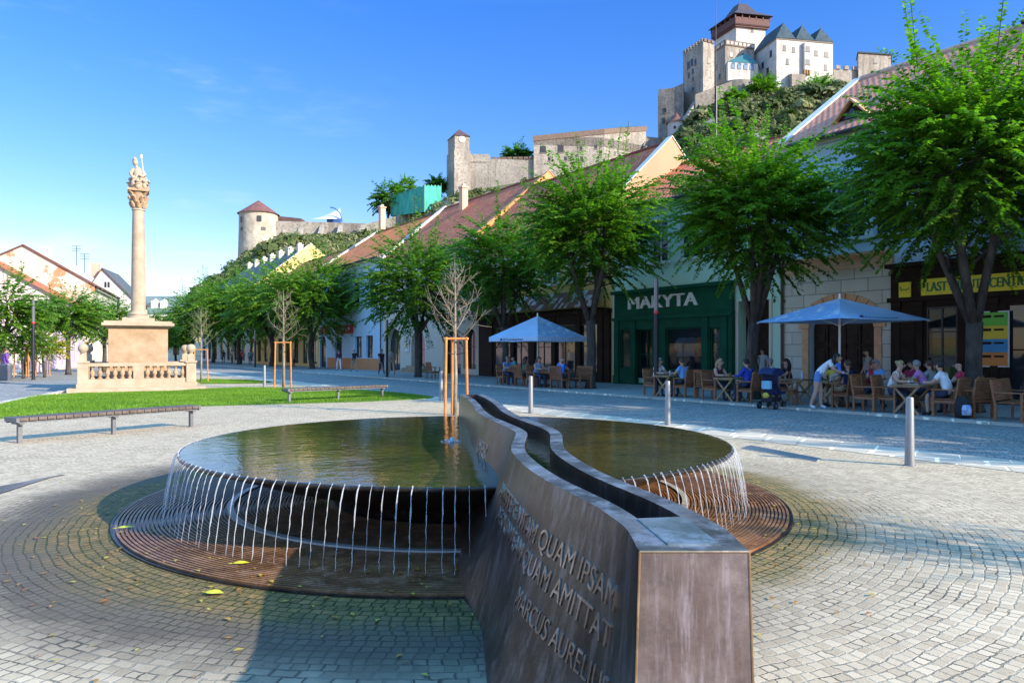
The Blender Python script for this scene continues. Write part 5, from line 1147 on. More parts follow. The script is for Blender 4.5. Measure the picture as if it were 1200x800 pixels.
# middle block
t, P, z0, z1 = ctower('middle_block', [(835, 276), (850, 268), (884, 272), (870, 282)], 106, 53, M_cst, 'tan castle block with pale arcaded parapet below the keep', 'castle building')
for (a, c, n) in ((P[0], P[1], 3), (P[1], P[2], 7)):
    a, c = Vector((*a, 0)), Vector((*c, 0)); dd = c - a; rz = math.atan2(dd.y, dd.x); b = MB(); m_ = (a + c) / 2; b.cbox((m_.x, m_.y, z1 + 1.0), (dd.length, .5, 2.0), 0, rz)
    nn = Vector((dd.y, -dd.x, 0)).normalized(); nn = nn if nn.y < 0 else -nn
    for k in range(n): s = a.lerp(c, (k + .5) / n) + nn * .28; q = MB(); q.cbox((s.x, s.y, z1 + 1.0), (dd.length / n * .62, .1, 1.1), 0, rz); q.build('parapet_niche', M_cwh, t)
    b.build('parapet', M_crim, t)
wins_on(t, P[1], P[2], [(.2, zat(66, 270), 1.1, 1.6), (.6, zat(65, 270), 1.1, 1.6)]); wins_on(t, P[0], P[1], [(.3, zat(75, 270), 1, 2), (.55, zat(88, 270), 1, 2)])
# arcaded oriel wing with teal roof
t, P, z0, z1 = ctower('arcaded_wing', [(851, 266), (853, 263), (888, 265), (890, 270), (853, 270)], 98, 72.5, M_cwh, 'low white castle wing with four arched windows and teal roof', 'castle building')
b = MB(); c0 = P2(875, 268); pyramid(b, P, z1, (c0[0], c0[1], zat(60, 266)), 0, .05); b.build('roof', mat('castle_teal_roof', (0.03, 0.13, 0.14), .5), t)
A_, B_ = Vector((*P[1], 0)), Vector((*P[2], 0)); rz = math.atan2((B_ - A_).y, (B_ - A_).x)
for k in range(4):
    c = A_.lerp(B_, .17 + .21 * k); b = MB(); z = zat(79, 264); b.cbox((c.x, c.y - .1, z), (1.5, .16, 1.6), 0, rz); 
    n = 8; pts = [(c.x + .75 * math.cos(math.pi * i / n), z + .8 + .7 * math.sin(math.pi * i / n)) for i in range(n + 1)]; b.prism_y(pts, c.y - .18, c.y); b.build('arched_window', mat('blue_grey_panes', (.12, .2, .3), .3), t)
# curved bastion in front
cb = P2(862, 259); b = MB(); R_b = 7.2; b.lathe([(R_b + .8, zat(128, 252)), (R_b, zat(93, 252)), (R_b - 1, zat(92.5, 252)), (0, zat(92.5, 252))], 36, (cb[0], cb[1], 0)); o = empty('round_bastion', (0, 0, 0), 0, 'curved grey stone bastion wall beneath the white palace', 'castle wall'); b.build('masonry', M_cstg, o, smooth=True)
b = MB(); p0, p1 = P2(815, 250), P2(858, 251.8); b.prism([p0, p1, (p1[0], p1[1] + 2), (p0[0], p0[1] + 2)], zat(134, 251), [zat(112, 251), zat(94, 251)] * 1 + [zat(94, 251), zat(112, 251)]); b.build('ramp_wall', M_cstg, o)
wins_on(o, p0, p1, [(.55, zat(113, 251), 1.2, 1.2)])
# lower left wing, turret, links
t, P, z0, z1 = ctower('dark_ruined_wing', [(771, 270), (772, 262), (801, 259), (803, 268)], 168, 105, M_cstg, 'shadowed grey ruined wing at the left foot of the castle', 'castle building')
b = MB(); b.prism([P2(771.5, 262.5), P2(801, 259.5), P2(801, 262), P2(772, 265)], zat(110, 262), [zat(110, 262), zat(97, 259), zat(97, 259), zat(110, 262)]); b.build('gable_top', M_cstg, t); wins_on(t, P[1], P[2], [(.25, zat(128, 260), 1, 1.6), (.2, zat(140, 260), 1, 2), (.75, zat(135, 260), .9, 1.3)])
tc_ = P2(793, 245); o = empty('round_turret', (0, 0, 0), 0, 'small round white turret with red-brown cone roof low on the castle slope', 'castle tower'); b = MB(); b.lathe([(2.3, zat(180, 243)), (3.0, zat(160, 243)), (3.0, zat(142, 243)), (0, zat(142, 243))], 24, (*tc_, 0)); b.build('masonry', M_cwh, o, smooth=True)
b = MB(); b.lathe([(3.5, zat(143, 243)), (0.9, zat(135, 243)), (.15, zat(130, 243)), (0, zat(129.5, 243))], 20, (*tc_, 0)); b.build('roof', M_cred, o, smooth=True)
for (a, py) in ((-2.0, 149), (-1.3, 148.5), (-2.0, 158), (-1.3, 158)): b = MB(); b.cbox((tc_[0] + 3.0 * math.cos(a), tc_[1] + 3.0 * math.sin(a), zat(py, 242)), (.3, .8, .9), 0, a); b.build('window', M_slit, o)
o = empty('stair_wall', (0, 0, 0), 0, 'narrow sunlit stone wall climbing from the turret to the square tower', 'castle wall'); b = MB(); p0, p1 = P2(801, 246), P2(820, 253); b.prism([p0, p1, (p1[0] - .8, p1[1] + 1.2), (p0[0] - .8, p0[1] + 1.2)], [zat(165, 246), zat(140, 253)] + [zat(140, 253), zat(165, 246)], [zat(142, 246), zat(112, 253)] + [zat(112, 253), zat(142, 246)]); b.build('masonry', M_cst, o)
# right hand ruin and crenellated wall
t, P, z0, z1 = ctower('ruin_block', [(1004, 272), (1006, 266), (1044, 268), (1044, 275)], 105, 62.5, M_cst, 'square pale ruined stone block at the right end of the castle', 'castle building'); b = MB(); b.prism([P2(1003, 273), P2(1005, 265.5), P2(1045, 267.5), P2(1045, 276)], z1, z1 + .5); b.build('roof', M_croof, t); wins_on(t, P[1], P[2], [(.52, zat(71, 267), 1.2, 1.8)])
o = empty('crenellated_wall', (0, 0, 0), 0, 'pale crenellated castle wall between the palace and the ruined block', 'castle wall'); b = MB(); p0, p1 = P2(977, 266), P2(1006, 267.5); b.prism([p0, p1, (p1[0], p1[1] + 1.4), (p0[0], p0[1] + 1.4)], zat(118, 266), zat(81, 266)); b.build('masonry', M_cst, o); crenels(o, p0, p1, zat(81, 266), 1.6, 1.3, .9, M_cst, .55)
b = MB(); p2 = P2(1090, 270); b.prism([p1, p2, (p2[0], p2[1] + 1.4), (p1[0], p1[1] + 1.4)], zat(125, 267), zat(88, 267)); b.build('masonry', M_cst, o)
# barrack block with the brick band
t, P, z0, z1 = ctower('barracks', [(625.5, 234), (708, 236), (757, 246), (740, 262), (640, 256)], 216, 161.5, M_cst, 'long tan castle barracks with brick cornice and grey roof, left of the main castle', 'castle building')
P_ = P; ztop = [zat(165, 234), zat(156.5, 236), zat(153, 246), zat(155, 262), zat(163, 256)]; b = MB(); b.prism(P_, z1 - 3, ztop); b.build('upper_wall', M_cst, t); cc = np.mean(np.array(P_), 0); Q = [tuple(cc + (np.array(p) - cc) * 1.018) for p in P_]; b = MB(); b.prism(Q, [z - .2 for z in ztop], [z + 1.5 for z in ztop]); b.build('brick_cornice', M_crim, t)
b = MB(); r1, r2 = P2(655, 246), P2(735, 252); b.add([(*Q[i], ztop[i] + 1.5) for i in range(5)] + [(*r1, zat(156, 246)), (*r2, zat(148.5, 252))], [(0, 1, 6, 5), (1, 2, 6), (2, 3, 6), (3, 4, 5, 6), (4, 0, 5)]); b.build('roof', M_croof, t)
wins_on(t, P[0], P[1], [(.13, zat(176, 235), 1.9, 2.2), (.38, zat(174.5, 235), 1.9, 2.4), (.67, zat(173.5, 235), .8, 1.2), (.88, zat(171.5, 235), .8, 1.2), (.22, zat(187, 235), .8, 1.2), (.45, zat(186, 235), .8, 1.2), (.68, zat(185, 235), .8, 1.2)]); wins_on(t, P[1], P[2], [(.25, zat(170, 240), .9, 1.2), (.25, zat(181, 240), .9, 1.2), (.65, zat(168.5, 240), .9, 1.2), (.65, zat(180, 240), .9, 1.2)])
o = empty('link_wall', (0, 0, 0), 0, 'stone wall joining the castle barracks to the round turret', 'castle wall'); b = MB(); p0, p1 = P2(756, 246), P2(790, 247); b.prism([p0, p1, (p1[0], p1[1] + 1.5), (p0[0], p0[1] + 1.5)], zat(205, 246), [zat(160, 246), zat(163, 247)] + [zat(163, 247), zat(160, 246)]); b.build('masonry', M_cstg, o)
# clock tower and curtain wall
t, P, z0, z1 = ctower('clock_tower', [(525, 238), (533, 232), (550, 233.5), (544, 240)], 232, 158.5, M_cst, 'slim square castle clock tower with dark pointed roof'); zb = zat(176, 232); cc = np.mean(np.array(P), 0)
b = MB(); b.prism([tuple(cc + (np.array(p) - cc) * 1.12) for p in P], z0, zb); b.build('lower_masonry', M_cst, t); b = MB(); pyramid(b, P, z1, (cc[0], cc[1], zat(149.5, 234)), 0, .12); b.build('roof', M_cbr, t)
c = Vector(((P[1][0] + P[2][0]) / 2, (P[1][1] + P[2][1]) / 2 - .05, zat(163, 232.5))); b = MB(); b.lathe([(0, -.08), (1.1, -.08), (1.1, .08), (0, .08)], 20); o = b.build('clock_face', M_cwh, t); o.location = c; o.rotation_euler = (R(90), 0, math.atan2(P[2][1] - P[1][1], P[2][0] - P[1][0])); wins_on(t, P[1], P[2], [(.5, zat(180, 232), .8, 1.8)])
o = empty('curtain_wall', (0, 0, 0), 0, 'weathered castle curtain wall between clock tower and barracks', 'castle wall'); b = MB(); p0, p1 = P2(551, 235), P2(626, 235); b.prism([p0, p1, (p1[0], p1[1] + 1.6), (p0[0], p0[1] + 1.6)], zat(240, 235), zat(186.5, 235)); pm = P2(574, 234.9); b.prism([(p0[0], 234.7), pm, (pm[0], 236.4), (p0[0], 236.4)], zat(190, 235), zat(181, 235)); b.build('masonry', M_cst, o); crenels(o, P2(575, 235.6), p1, zat(186.5, 235), 1.5, .7, .9, M_crim, .15)
# left spur: round tower, stone wall, tent, netted scaffold
tcx = P2(303, 217); r_ = 5.55; o = empty('round_tower', (0, 0, 0), 0, 'stout round cream cannon tower with brown conical roof on the left spur', 'castle tower'); b = MB(); b.lathe([(r_ + .4, zat(300, 213) - 4), (r_, zat(262, 213)), (r_, zat(248, 213)), (0, zat(248, 213))], 40, (*tcx, 0)); b.build('masonry', masonry_material('cream_tower_render', (0.42, 0.37, 0.285), (0.48, 0.43, 0.34), (0.31, 0.26, 0.19), .5), o, smooth=True)
b = MB(); b.lathe([(r_ + .55, zat(248.5, 213)), (.2, zat(233.5, 215)), (0, zat(233, 215))], 32, (*tcx, 0)); b.build('roof', M_cred, o, smooth=True)
for (px, py, w, h) in ((289.5, 257, 1.1, 1.6), (311, 256, 1.2, 1.7), (290, 268, 1.0, 1.0), (315, 268, 1.3, 1.0)):
    x = (px - 303) * .2535; y = tcx[1] - math.sqrt(r_ ** 2 - x * x); b = MB(); b.cbox((tcx[0] + x, y, zat(py, y)), (w, .3, h), 0, math.atan2(x, -(tcx[1] - y)) * -1 if False else -math.asin(-x / r_) ); b.build('window', M_slit, o)
o = empty('spur_wall', (0, 0, 0), 0, 'long grey buttressed stone wall running right from the round tower', 'castle wall'); b = MB(); pts = [(322, 216, 259), (352, 217, 259.5), (402, 219, 261), (430, 220, 262), (462, 222, 254), (500, 225, 238)]
for (a, c) in zip(pts[:-1], pts[1:]): p0, p1 = P2(a[0], a[1]), P2(c[0], c[1]); b.prism([p0, p1, (p1[0], p1[1] + 2), (p0[0], p0[1] + 2)], zat(285, 216), [zat(a[2], a[1]), zat(c[2], c[1])] + [zat(c[2], c[1]), zat(a[2], a[1])])
b.build('masonry', M_cstg, o); b = MB()
for px in (334, 352, 376, 398, 424): p = P2(px, 216.5); b.prism([(p[0] - .6, p[1] - 1.4), (p[0] + .6, p[1] - 1.4), (p[0] + .6, p[1] + 1.5), (p[0] - .6, p[1] + 1.5)], zat(288, 216), [zat(274, 216)] * 2 + [zat(262, 216)] * 2)
b.build('buttresses', M_cst, o)
b = MB(); p0, p1 = P2(325, 219), P2(353, 220); b.prism([p0, p1, (p1[0], p1[1] + 4), (p0[0], p0[1] + 4)], zat(262, 219), [zat(253, 219), zat(256, 220), zat(256, 220), zat(253, 219)]); b.build('lean_to_roof', M_cbr, o)
tn = empty('white_tent', (0, 0, 0), 0, 'white sweeping tent canopy with blue arched rim on the spur wall', 'tent'); b = MB(); n = 14; p0 = P2(362, 226); 
def tp(u, v): 
    px = 364 + 35 * u; py = 256.5 - 13.5 * (u ** 1.7) * (1 - (2 * v - 1) ** 2); return at(px, py, 223 + 6 * v + 0)
for i in range(n):
    for j in range(8): b.quad(tp(i / n, j / 8), tp((i + 1) / n, j / 8), tp((i + 1) / n, (j + 1) / 8), tp(i / n, (j + 1) / 8))
b.build('canopy', M_white, tn, smooth='all', weld=True); b = MB(); arc = [at(387 + 14 * math.sin(math.pi * .5 * i / 10), 243 + 17 * (1 - math.cos(math.pi * .5 * i / 10)), 222.5) for i in range(11)]; b.tube(arc, .22, 6); b.build('rim', mat('tent_blue', (.05, .14, .42), .5), tn); b = MB(); p0, p1 = P2(383, 225), P2(399, 225); b.prism([p0, p1, (p1[0], p1[1] + 1), (p0[0], p0[1] + 1)], zat(264, 225), zat(255, 225)); b.build('blue_wall', MATS['tent_blue'], tn)
sc = empty('netted_scaffold', (0, 0, 0), 0, 'scaffold wrapped in green netting on the hill behind the orange roofs', 'scaffold'); b = MB(); A_, B_, D_2 = P2(458, 224), P2(497, 217), P2(517, 226); pa = [A_, B_, D_2, (D_2[0] - 4, D_2[1] + 9), (A_[0] + 3, A_[1] + 8)]
tops = [zat(230, 224), zat(217, 217), zat(218, 226), zat(220, 232), zat(228, 230)]
for i in range(5):
    (x0, y0), (x1, y1) = pa[i], pa[(i + 1) % 5]; n = 14
    for k in range(n):
        t0, t1 = k / n, (k + 1) / n; w0, w1 = .25 * math.sin(k * 2.3), .25 * math.sin((k + 1) * 2.3); zt0, zt1 = tops[i] + (tops[(i + 1) % 5] - tops[i]) * t0 + w0, tops[i] + (tops[(i + 1) % 5] - tops[i]) * t1 + w1
        b.quad((x0 + (x1 - x0) * t0, y0 + (y1 - y0) * t0 + w0, zat(252, 222)), (x0 + (x1 - x0) * t1, y0 + (y1 - y0) * t1 + w1, zat(252, 222)), (x0 + (x1 - x0) * t1, y0 + (y1 - y0) * t1 - w1, zt1), (x0 + (x1 - x0) * t0, y0 + (y1 - y0) * t0 - w0, zt0))
b.add([(*pa[i], tops[i] - .3) for i in range(5)], [(0, 1, 2, 3, 4)]); b.build('netting', mat('green_netting', (0.05, 0.36, 0.27), .8, 0, .35, .9, stretch=(1, 1, .2)), sc, smooth='all')
for i in range(5): b = MB(); b.tube([(*pa[i], zat(252, 222)), (*pa[i], tops[i] + .8)], .12, 5); b.build('pole', M_galv, sc)
# ------------------------------------------------------------------ trees
def perp(d):
    a = np.cross(d, np.array([0., 0., 1.])); n = np.linalg.norm(a); a = a / n if n > 1e-3 else np.array([1., 0., 0.]); return a, np.cross(a, d)
def shoots_to_leaves(paths, leaf, wid, per, r, fold=0.25):
    V = []; T = []
    for P, tone in paths:                     # P: (k,3) polyline of one leafy shoot
        seg = np.linalg.norm(np.diff(P, axis=0), axis=1); S = np.r_[0, np.cumsum(seg)]; n = max(4, int(S[-1] * per))
        t = (np.arange(n) + r.random(n) * .6) / n; t = 0.10 + 0.90 * t; s = t * S[-1]
        c = np.stack([np.interp(s, S, P[:, i]) for i in range(3)], 1)
        d = np.stack([np.interp(np.minimum(s + .08, S[-1]), S, P[:, i]) - np.interp(np.maximum(s - .08, 0), S, P[:, i]) for i in range(3)], 1); d /= np.linalg.norm(d, axis=1)[:, None] + 1e-9
        sd = np.cross(d, np.array([0, 0, 1.])); sn = np.linalg.norm(sd, axis=1); sd[sn < .15] = np.array([r.normal(), r.normal(), 0]); sd /= np.linalg.norm(sd, axis=1)[:, None] + 1e-9
        sgn = np.where(np.arange(n) % 2 == 0, 1., -1.)[:, None]
        L = leaf * r.uniform(.7, 1.2, (n, 1)) * (1.1 - .5 * t[:, None])
        out = sd * sgn * .85 + d * .45 + np.array([0, 0, -1]) * r.uniform(0.05, .65, (n, 1)) + r.normal(0, .16, (n, 3)); out /= np.linalg.norm(out, axis=1)[:, None]
        w = np.cross(out, sd * sgn * .3 + np.array([0, 0, 1.]) + r.normal(0, .3, (n, 3))); w /= np.linalg.norm(w, axis=1)[:, None] + 1e-9; w *= wid * r.uniform(.8, 1.2, (n, 1)) * (L / leaf)
        up = np.cross(w, out); up /= np.linalg.norm(up, axis=1)[:, None] + 1e-9
        b0 = c; m = c + out * L * .45 + up * L * .06; e = c + out * L
        V.append(np.stack([b0, m - w, e, m + w], 1).reshape(-1, 3)); T.append(np.clip(tone + r.normal(0, .15, n), 0, 1))
    return np.concatenate(V), np.concatenate(T)

def make_tree(x, y, h, cz, rx, rzr, tr, label, seed, leafm, nsh=420, leaf=0.125, wid=0.034, per=34, fork=2.6, spr=3, lean=0.0, group='avenue trees along the street', z0=KZ, name='street_tree', slen=(0.9, 1.7), flat=1.0, gap=0.0):
    r = np.random.default_rng(seed); o = empty(name, (x, y, z0), 0, label, 'tree', group)
    C = np.array([lean, 0, cz]); Rr = np.array([rx, rx, rzr]); b = MB()
    fk = np.array([lean * .3, 0, fork]); b.tube([(0, 0, -.1), (0, 0, .15), (r.normal(0, .09), r.normal(0, .06), fork * .55), tuple(fk)], [tr * 1.45, tr * 1.1, tr * .95, tr], 12)
    nl = 5 if h > 5 else 4; ends = []
    for k in range(nl):
        a = 2 * math.pi * k / nl + r.uniform(-.4, .4); sp = r.uniform(.28, .55)
        e = C + np.array([math.cos(a) * sp * rx, math.sin(a) * sp * rx, r.uniform(-.1, .5) * rzr]); m = fk + (e - fk) * .45 + np.array([math.cos(a) * .25 + r.normal(0, .12), math.sin(a) * .25 + r.normal(0, .12), .1])
        b.tube([tuple(fk - np.array([0, 0, .25])), tuple(m), tuple(e)], [tr * .62, tr * .42, tr * .16], 8)
        for q in range(5):
            t = r.uniform(.35, 1); st = fk + (m - fk) * min(1, t * 1.6) if t < .6 else m + (e - m) * (t - .6) / .4
            dd = r.normal(0, 1, 3); dd[2] = abs(dd[2]) * .7; dd /= np.linalg.norm(dd); ee = st + dd * r.uniform(.6, 1.4) * rx * .42; b.tube([tuple(st), tuple((st + ee) / 2 + np.array([0, 0, .1])), tuple(ee)], [tr * .24, tr * .15, tr * .05], 6); ends.append(ee)
    b.build('trunk', M_bark, o, smooth='all')
    paths = []; tw = MB()
    nlob = 11; lob = [(lambda a, z: np.array([math.cos(a) * math.sqrt(max(0, 1 - z * z)), math.sin(a) * math.sqrt(max(0, 1 - z * z)), z]))(r.uniform(0, 6.28), r.uniform(-.75, .95)) for _ in range(nlob)]
    for k in range(nsh):
        d = r.normal(0, 1, 3); d[2] = d[2] * .85 + .12; d /= np.linalg.norm(d)
        f = max(max(float(np.dot(d, l)) for l in lob), .3) ** 1.6 if gap == 0 else 1.0
        rad = (r.uniform(.15, .78) if k % 3 else r.uniform(.5, .8)) * (.62 + .42 * f); s = C + d * Rr * rad
        L = r.uniform(*slen) * (rx / 2.6) ** .4; dd = d * np.array([1, 1, .55]) + np.array([0, 0, .35]) + r.normal(0, .22, 3); dd /= np.linalg.norm(dd)
        P = [s]; v = dd.copy(); droop = r.uniform(.05, .19) * flat
        for j in range(6): v = v + np.array([0, 0, -droop]) ; v /= np.linalg.norm(v); P.append(P[-1] + v * L / 6)
        P = np.array(P); tone = .45 + .35 * r.normal() * .6 + .18 * d[2]; paths.append((P, tone))
        if k % 4 == 0: tw.tube([tuple(p) for p in P[::2]], [.010, .008, .005, .003][:len(P[::2])], 4, 0, False)
    for k in range(spr):
        a = r.uniform(0, 6.28); s = C + np.array([math.cos(a) * rx * r.uniform(.1, .6), math.sin(a) * rx * r.uniform(.1, .6), rzr * .72]); L = r.uniform(1.4, 2.3) * rzr / 2.8; P = np.array([s + np.array([.05 * j * math.cos(a), .05 * j * math.sin(a), L * j / 6]) for j in range(7)]); paths.append((P, .75)); tw.tube([tuple(p) for p in P], .010, 4, 0, False)
    V, T = shoots_to_leaves(paths, leaf, wid, per, r)
    cr = fast_mesh('crown', V, 4, leafm, o, T); tw.build('twigs', M_bark, cr)
    return o
def T_(px, d, pyt, pyb, wpx, label, seed, m, **kw):
    x, y = strip(px, d); top, bot = zat(pyt, y), zat(pyb, y); rxx = wpx / 2 / F * y
    return make_tree(x, y, top, (top + bot) / 2 - KZ, rxx, (top - bot) / 2, kw.pop('tr', .20), label, seed, m, **kw)
T_(1142, 2.6, 50, 326, 284, 'biggest tree at the right edge, forked trunk before the yellow shop sign', 21, M_leafA, nsh=1220, leaf=.19, wid=.066, per=25, tr=.2, fork=2.35, spr=4, slen=(.9, 1.9))
T_(884, 2.2, 152, 350, 200, 'tree with thick trunk between the green shop and the stone arch, under the castle', 22, M_leafA, nsh=900, leaf=.20, wid=.068, per=23, tr=.20, fork=2.5, spr=5, slen=(.9, 1.9))
T_(692, 2.2, 190, 352, 156, 'tree just right of the far umbrella, its tall crown rising before the red roofs', 23, M_leafA, nsh=820, leaf=.22, wid=.074, per=20, tr=.20, fork=2.9, spr=6, slen=(1.0, 2.1))
T_(590, 2.4, 250, 380, 118, 'slender tree directly behind the bare staked sapling, before the restaurant corner', 24, M_leafB, nsh=560, leaf=.25, wid=.082, per=17, tr=.17, fork=2.9, slen=(1.0, 2.0))
T_(490, 2.2, 268, 398, 132, 'broad drooping tree before the cream arched house', 25, M_leafB, nsh=680, leaf=.26, wid=.086, per=16, tr=.21, fork=2.8, slen=(1.1, 2.3))
T_(366, 3.6, 300, 405, 122, 'dense tree just left of the pale blue house with red signs', 26, M_leafC, nsh=800, leaf=.31, wid=.105, per=13, tr=.23, fork=3.0, slen=(1.2, 2.6))
for i, (px, pyt, w, lab) in enumerate([(318, 312, 90, 'second dense avenue tree left of the pale blue house'), (280, 324, 80, 'middle one of the dense avenue trees before the yellow house'), (250, 332, 66, 'avenue tree behind the small sapling beside the column steps'), (226, 340, 56, 'furthest avenue tree on the right side, next to the end house')]):
    T_(px, 3.6, pyt, 406, w, lab, 30 + i, M_leafC if i != 1 else M_leafA, nsh=520, leaf=.40, wid=.14, per=10, tr=.23, fork=3.0, slen=(1.4, 3.0))
for i, yy_ in enumerate((11.6, 4.6)):
    xx_ = (17.99 + 2.2 - BY * yy_) / BX
    make_tree(xx_, yy_, 8.0, 5.2, 2.9, 2.6, .22, ['street tree just beyond the right edge of the picture', 'second street tree beyond the right edge', 'third street tree beyond the right edge', 'fourth street tree beyond the right edge'][i], 70 + i, M_leafA, nsh=520, leaf=.24, wid=.085, per=18, fork=2.4, slen=(.9, 1.9))
def T2(px, Y, pyt, pyb, wpx, lab, seed, m=M_leafC, **kw):
    X = (px - CX) / F * Y; top, bot = zat(pyt, Y), zat(pyb, Y)
    return make_tree(X, Y, top, (top + bot) / 2, wpx / 2 / F * Y, (top - bot) / 2, kw.pop('tr', .15), lab, seed, m, nsh=kw.pop('nsh', 400), leaf=kw.pop('leaf', .27), wid=.09, per=14, fork=2.6, slen=(1.0, 2.2), group='trees on the left side of the square', z0=.1, **kw)
T2(5, 41, 326, 412, 92, 'bushy tree cut by the left edge of the picture', 41, M_leafC)
T2(80, 50, 345, 404, 66, 'round green tree in front of the peeling gable house', 42, M_leafC)
T2(122, 56, 352, 406, 70, 'tree left of the column pedestal before the white houses', 43, M_leafC)
T2(182, 88, 367, 412, 44, 'distant tree just right of the column shaft', 44, M_leafC, leaf=.3)
T2(206, 96, 385, 412, 30, 'smallest distant tree behind the column pedestal on its right', 45, M_leafC, leaf=.3)
for (px, Y, pyt, wpx, m, lab) in ((27, 43, 393, 40, M_leafC, 'young yellow-green street tree held by orange stakes, nearer the left edge'), (52, 45, 398, 34, M_leafY, 'young yellowing street tree held by orange stakes, right of its green neighbour')):
    T2(px, Y, pyt, 420, wpx, lab, 46 + px, m, nsh=130, leaf=.2, tr=.06)
# hill trees
def hill_tree(px, Y, pyt, pyb, wpx, lab, seed, m=M_leafB):
    X = (px - CX) / F * Y; top, bot = zat(pyt, Y), zat(pyb, Y)
    make_tree(X, Y, top - bot, (top - bot) * .55, wpx / 2 / F * Y, (top - bot) * .48, .35, lab, seed, m, nsh=170, leaf=1.0, wid=.36, per=6, fork=(top - bot) * .2, spr=0, slen=(1.6, 3.5), group='trees on the castle hill', z0=bot - .5, name='hill_tree')
hill_tree(455, 226, 212, 256, 36, 'dark tree on the hill left of the green netted scaffold', 51); hill_tree(473, 232, 209, 240, 26, 'olive tree touching the green netted scaffold', 52, M_leafC); hill_tree(513, 240, 207, 226, 22, 'small tree between the netted scaffold and the clock tower', 53)
hill_tree(606, 246, 171, 192, 32, 'tree showing over the castle curtain wall', 54); hill_tree(893, 250, 92, 116, 34, 'bush at the foot of the white palace wall', 55, M_leafC); hill_tree(958, 252, 92, 122, 38, 'bush beneath the right-hand buttresses of the palace', 56, M_leafC); hill_tree(862, 244, 105, 128, 22, 'bush in front of the curved grey bastion', 57, M_leafC)

# saplings with stakes
def sapling(x, y, h, label, seed, leafy=0.0, z0=0.0, tw=1.0):
    r = np.random.default_rng(seed); o = empty('sapling', (x, y, z0), 0, label, 'young tree', 'young staked trees on the square'); b = MB()
    b.tube([(0, 0, 0), (.02, 0, h * .25), (0, .02, h * .5), (.01, 0, h * .72), (0, 0, h)], [.055, .05, .04, .025, .006], 8); tips = []; fine = MB()
    for k in range(17):
        z = h * (.47 + .45 * k / 17) ; a = k * 2.4 + r.uniform(-.3, .3); L = (1.25 - .75 * k / 17) * tw * r.uniform(.75, 1.1)
        P = [(0, 0, z)]; d = np.array([math.cos(a), math.sin(a), .45])
        p = np.array(P[0])
        for j in range(5): d = d + np.array([0, 0, .17]) + r.normal(0, .06, 3); d /= np.linalg.norm(d); p = p + d * L / 5; P.append(tuple(p))
        b.tube(P, [.015, .012, .010, .007, .005, .003], 6); tips.append(np.array(P))
        for j in (1, 2, 3, 4):
            for s_ in range(2):
                q = np.array(P[j]); e = d * .4 + r.normal(0, .5, 3) + np.array([0, 0, .4]); e /= np.linalg.norm(e); q2 = q + e * r.uniform(.25, .6) * tw; fine.tube([tuple(q), tuple((q + q2) / 2 + r.normal(0, .015, 3)), tuple(q2)], [.006, .004, .002], 5); tips.append(np.array([q, q2]))
    t = b.build('trunk', M_bark2, o, smooth='all'); fine.build('twigs', M_bark2, t, smooth='all')
    if leafy:
        paths = [(p, .6) for p in tips if r.random() < leafy]; V, T = shoots_to_leaves(paths, .10, .035, 16, r); fast_mesh('crown', V, 4, M_leafC, o, T)
    return o
def stakes(x, y, h, w, label, rz=0.0, z0=0.0):
    o = empty('tree_stakes', (x, y, z0), rz, label, 'tree stakes', 'orange tree stakes'); P = [(-w / 2, -w * .3), (w / 2, -w * .3), (0, w * .55)]
    for p in P: b = MB(); b.tube([(p[0] * 1.12, p[1] * 1.12, 0), (p[0], p[1], h)], .036, 10); b.build('post', M_orange, o, smooth=True)
    for i in range(3):
        a, c = Vector((*P[i], h - .04)), Vector((*P[(i + 1) % 3], h - .04)); d = (c - a).normalized() * .06; b = MB(); b.tube([a - d, c + d], .028, 8); b.build('rail', M_orange, o, smooth=True)
    b = MB(); b.tube([(P[0][0], P[0][1], h * .8), (0, 0, h * .78), (P[1][0], P[1][1], h * .8)], .012, 5); b.build('tie', M_black, o)
x, y = (533 - CX) / F * 18.6, 18.6; sapling(x, y, 3.9, 'bare pale young tree with orange stakes by the far end of the bronze wall', 61, 0.0, tw=.95); stakes(x, y, 2.0, .52, 'orange wooden stakes round the bare tree by the bronze wall end', .3)
x, y = ground(332, 455.5); sapling(x, y, 4.3, 'bare pinkish young tree with orange stakes on the lawn', 62, .05, tw=.9); stakes(x, y, 2.05, .62, 'orange wooden stakes round the young tree on the lawn', .2)
x, y = ground(235.5, 448); sapling(x, y, 3.8, 'sparse-leaved young tree with orange stakes right of the column balustrade', 63, .45, tw=.9); stakes(x, y, 1.75, .60, 'orange wooden stakes right of the column balustrade', .4)
for (px, Y, lab) in ((27, 43, 'orange wooden stakes under the yellow-green young tree on the left pavement'), (52, 45, 'orange wooden stakes under the yellowing young tree on the left pavement')): stakes((px - CX) / F * Y, Y, 1.9, .7, lab, .2, .1)
sapling(10.6, 2.3, 4.7, 'young leafy tree at the right whose shadow falls across the paving', 64, .85, tw=1.5)

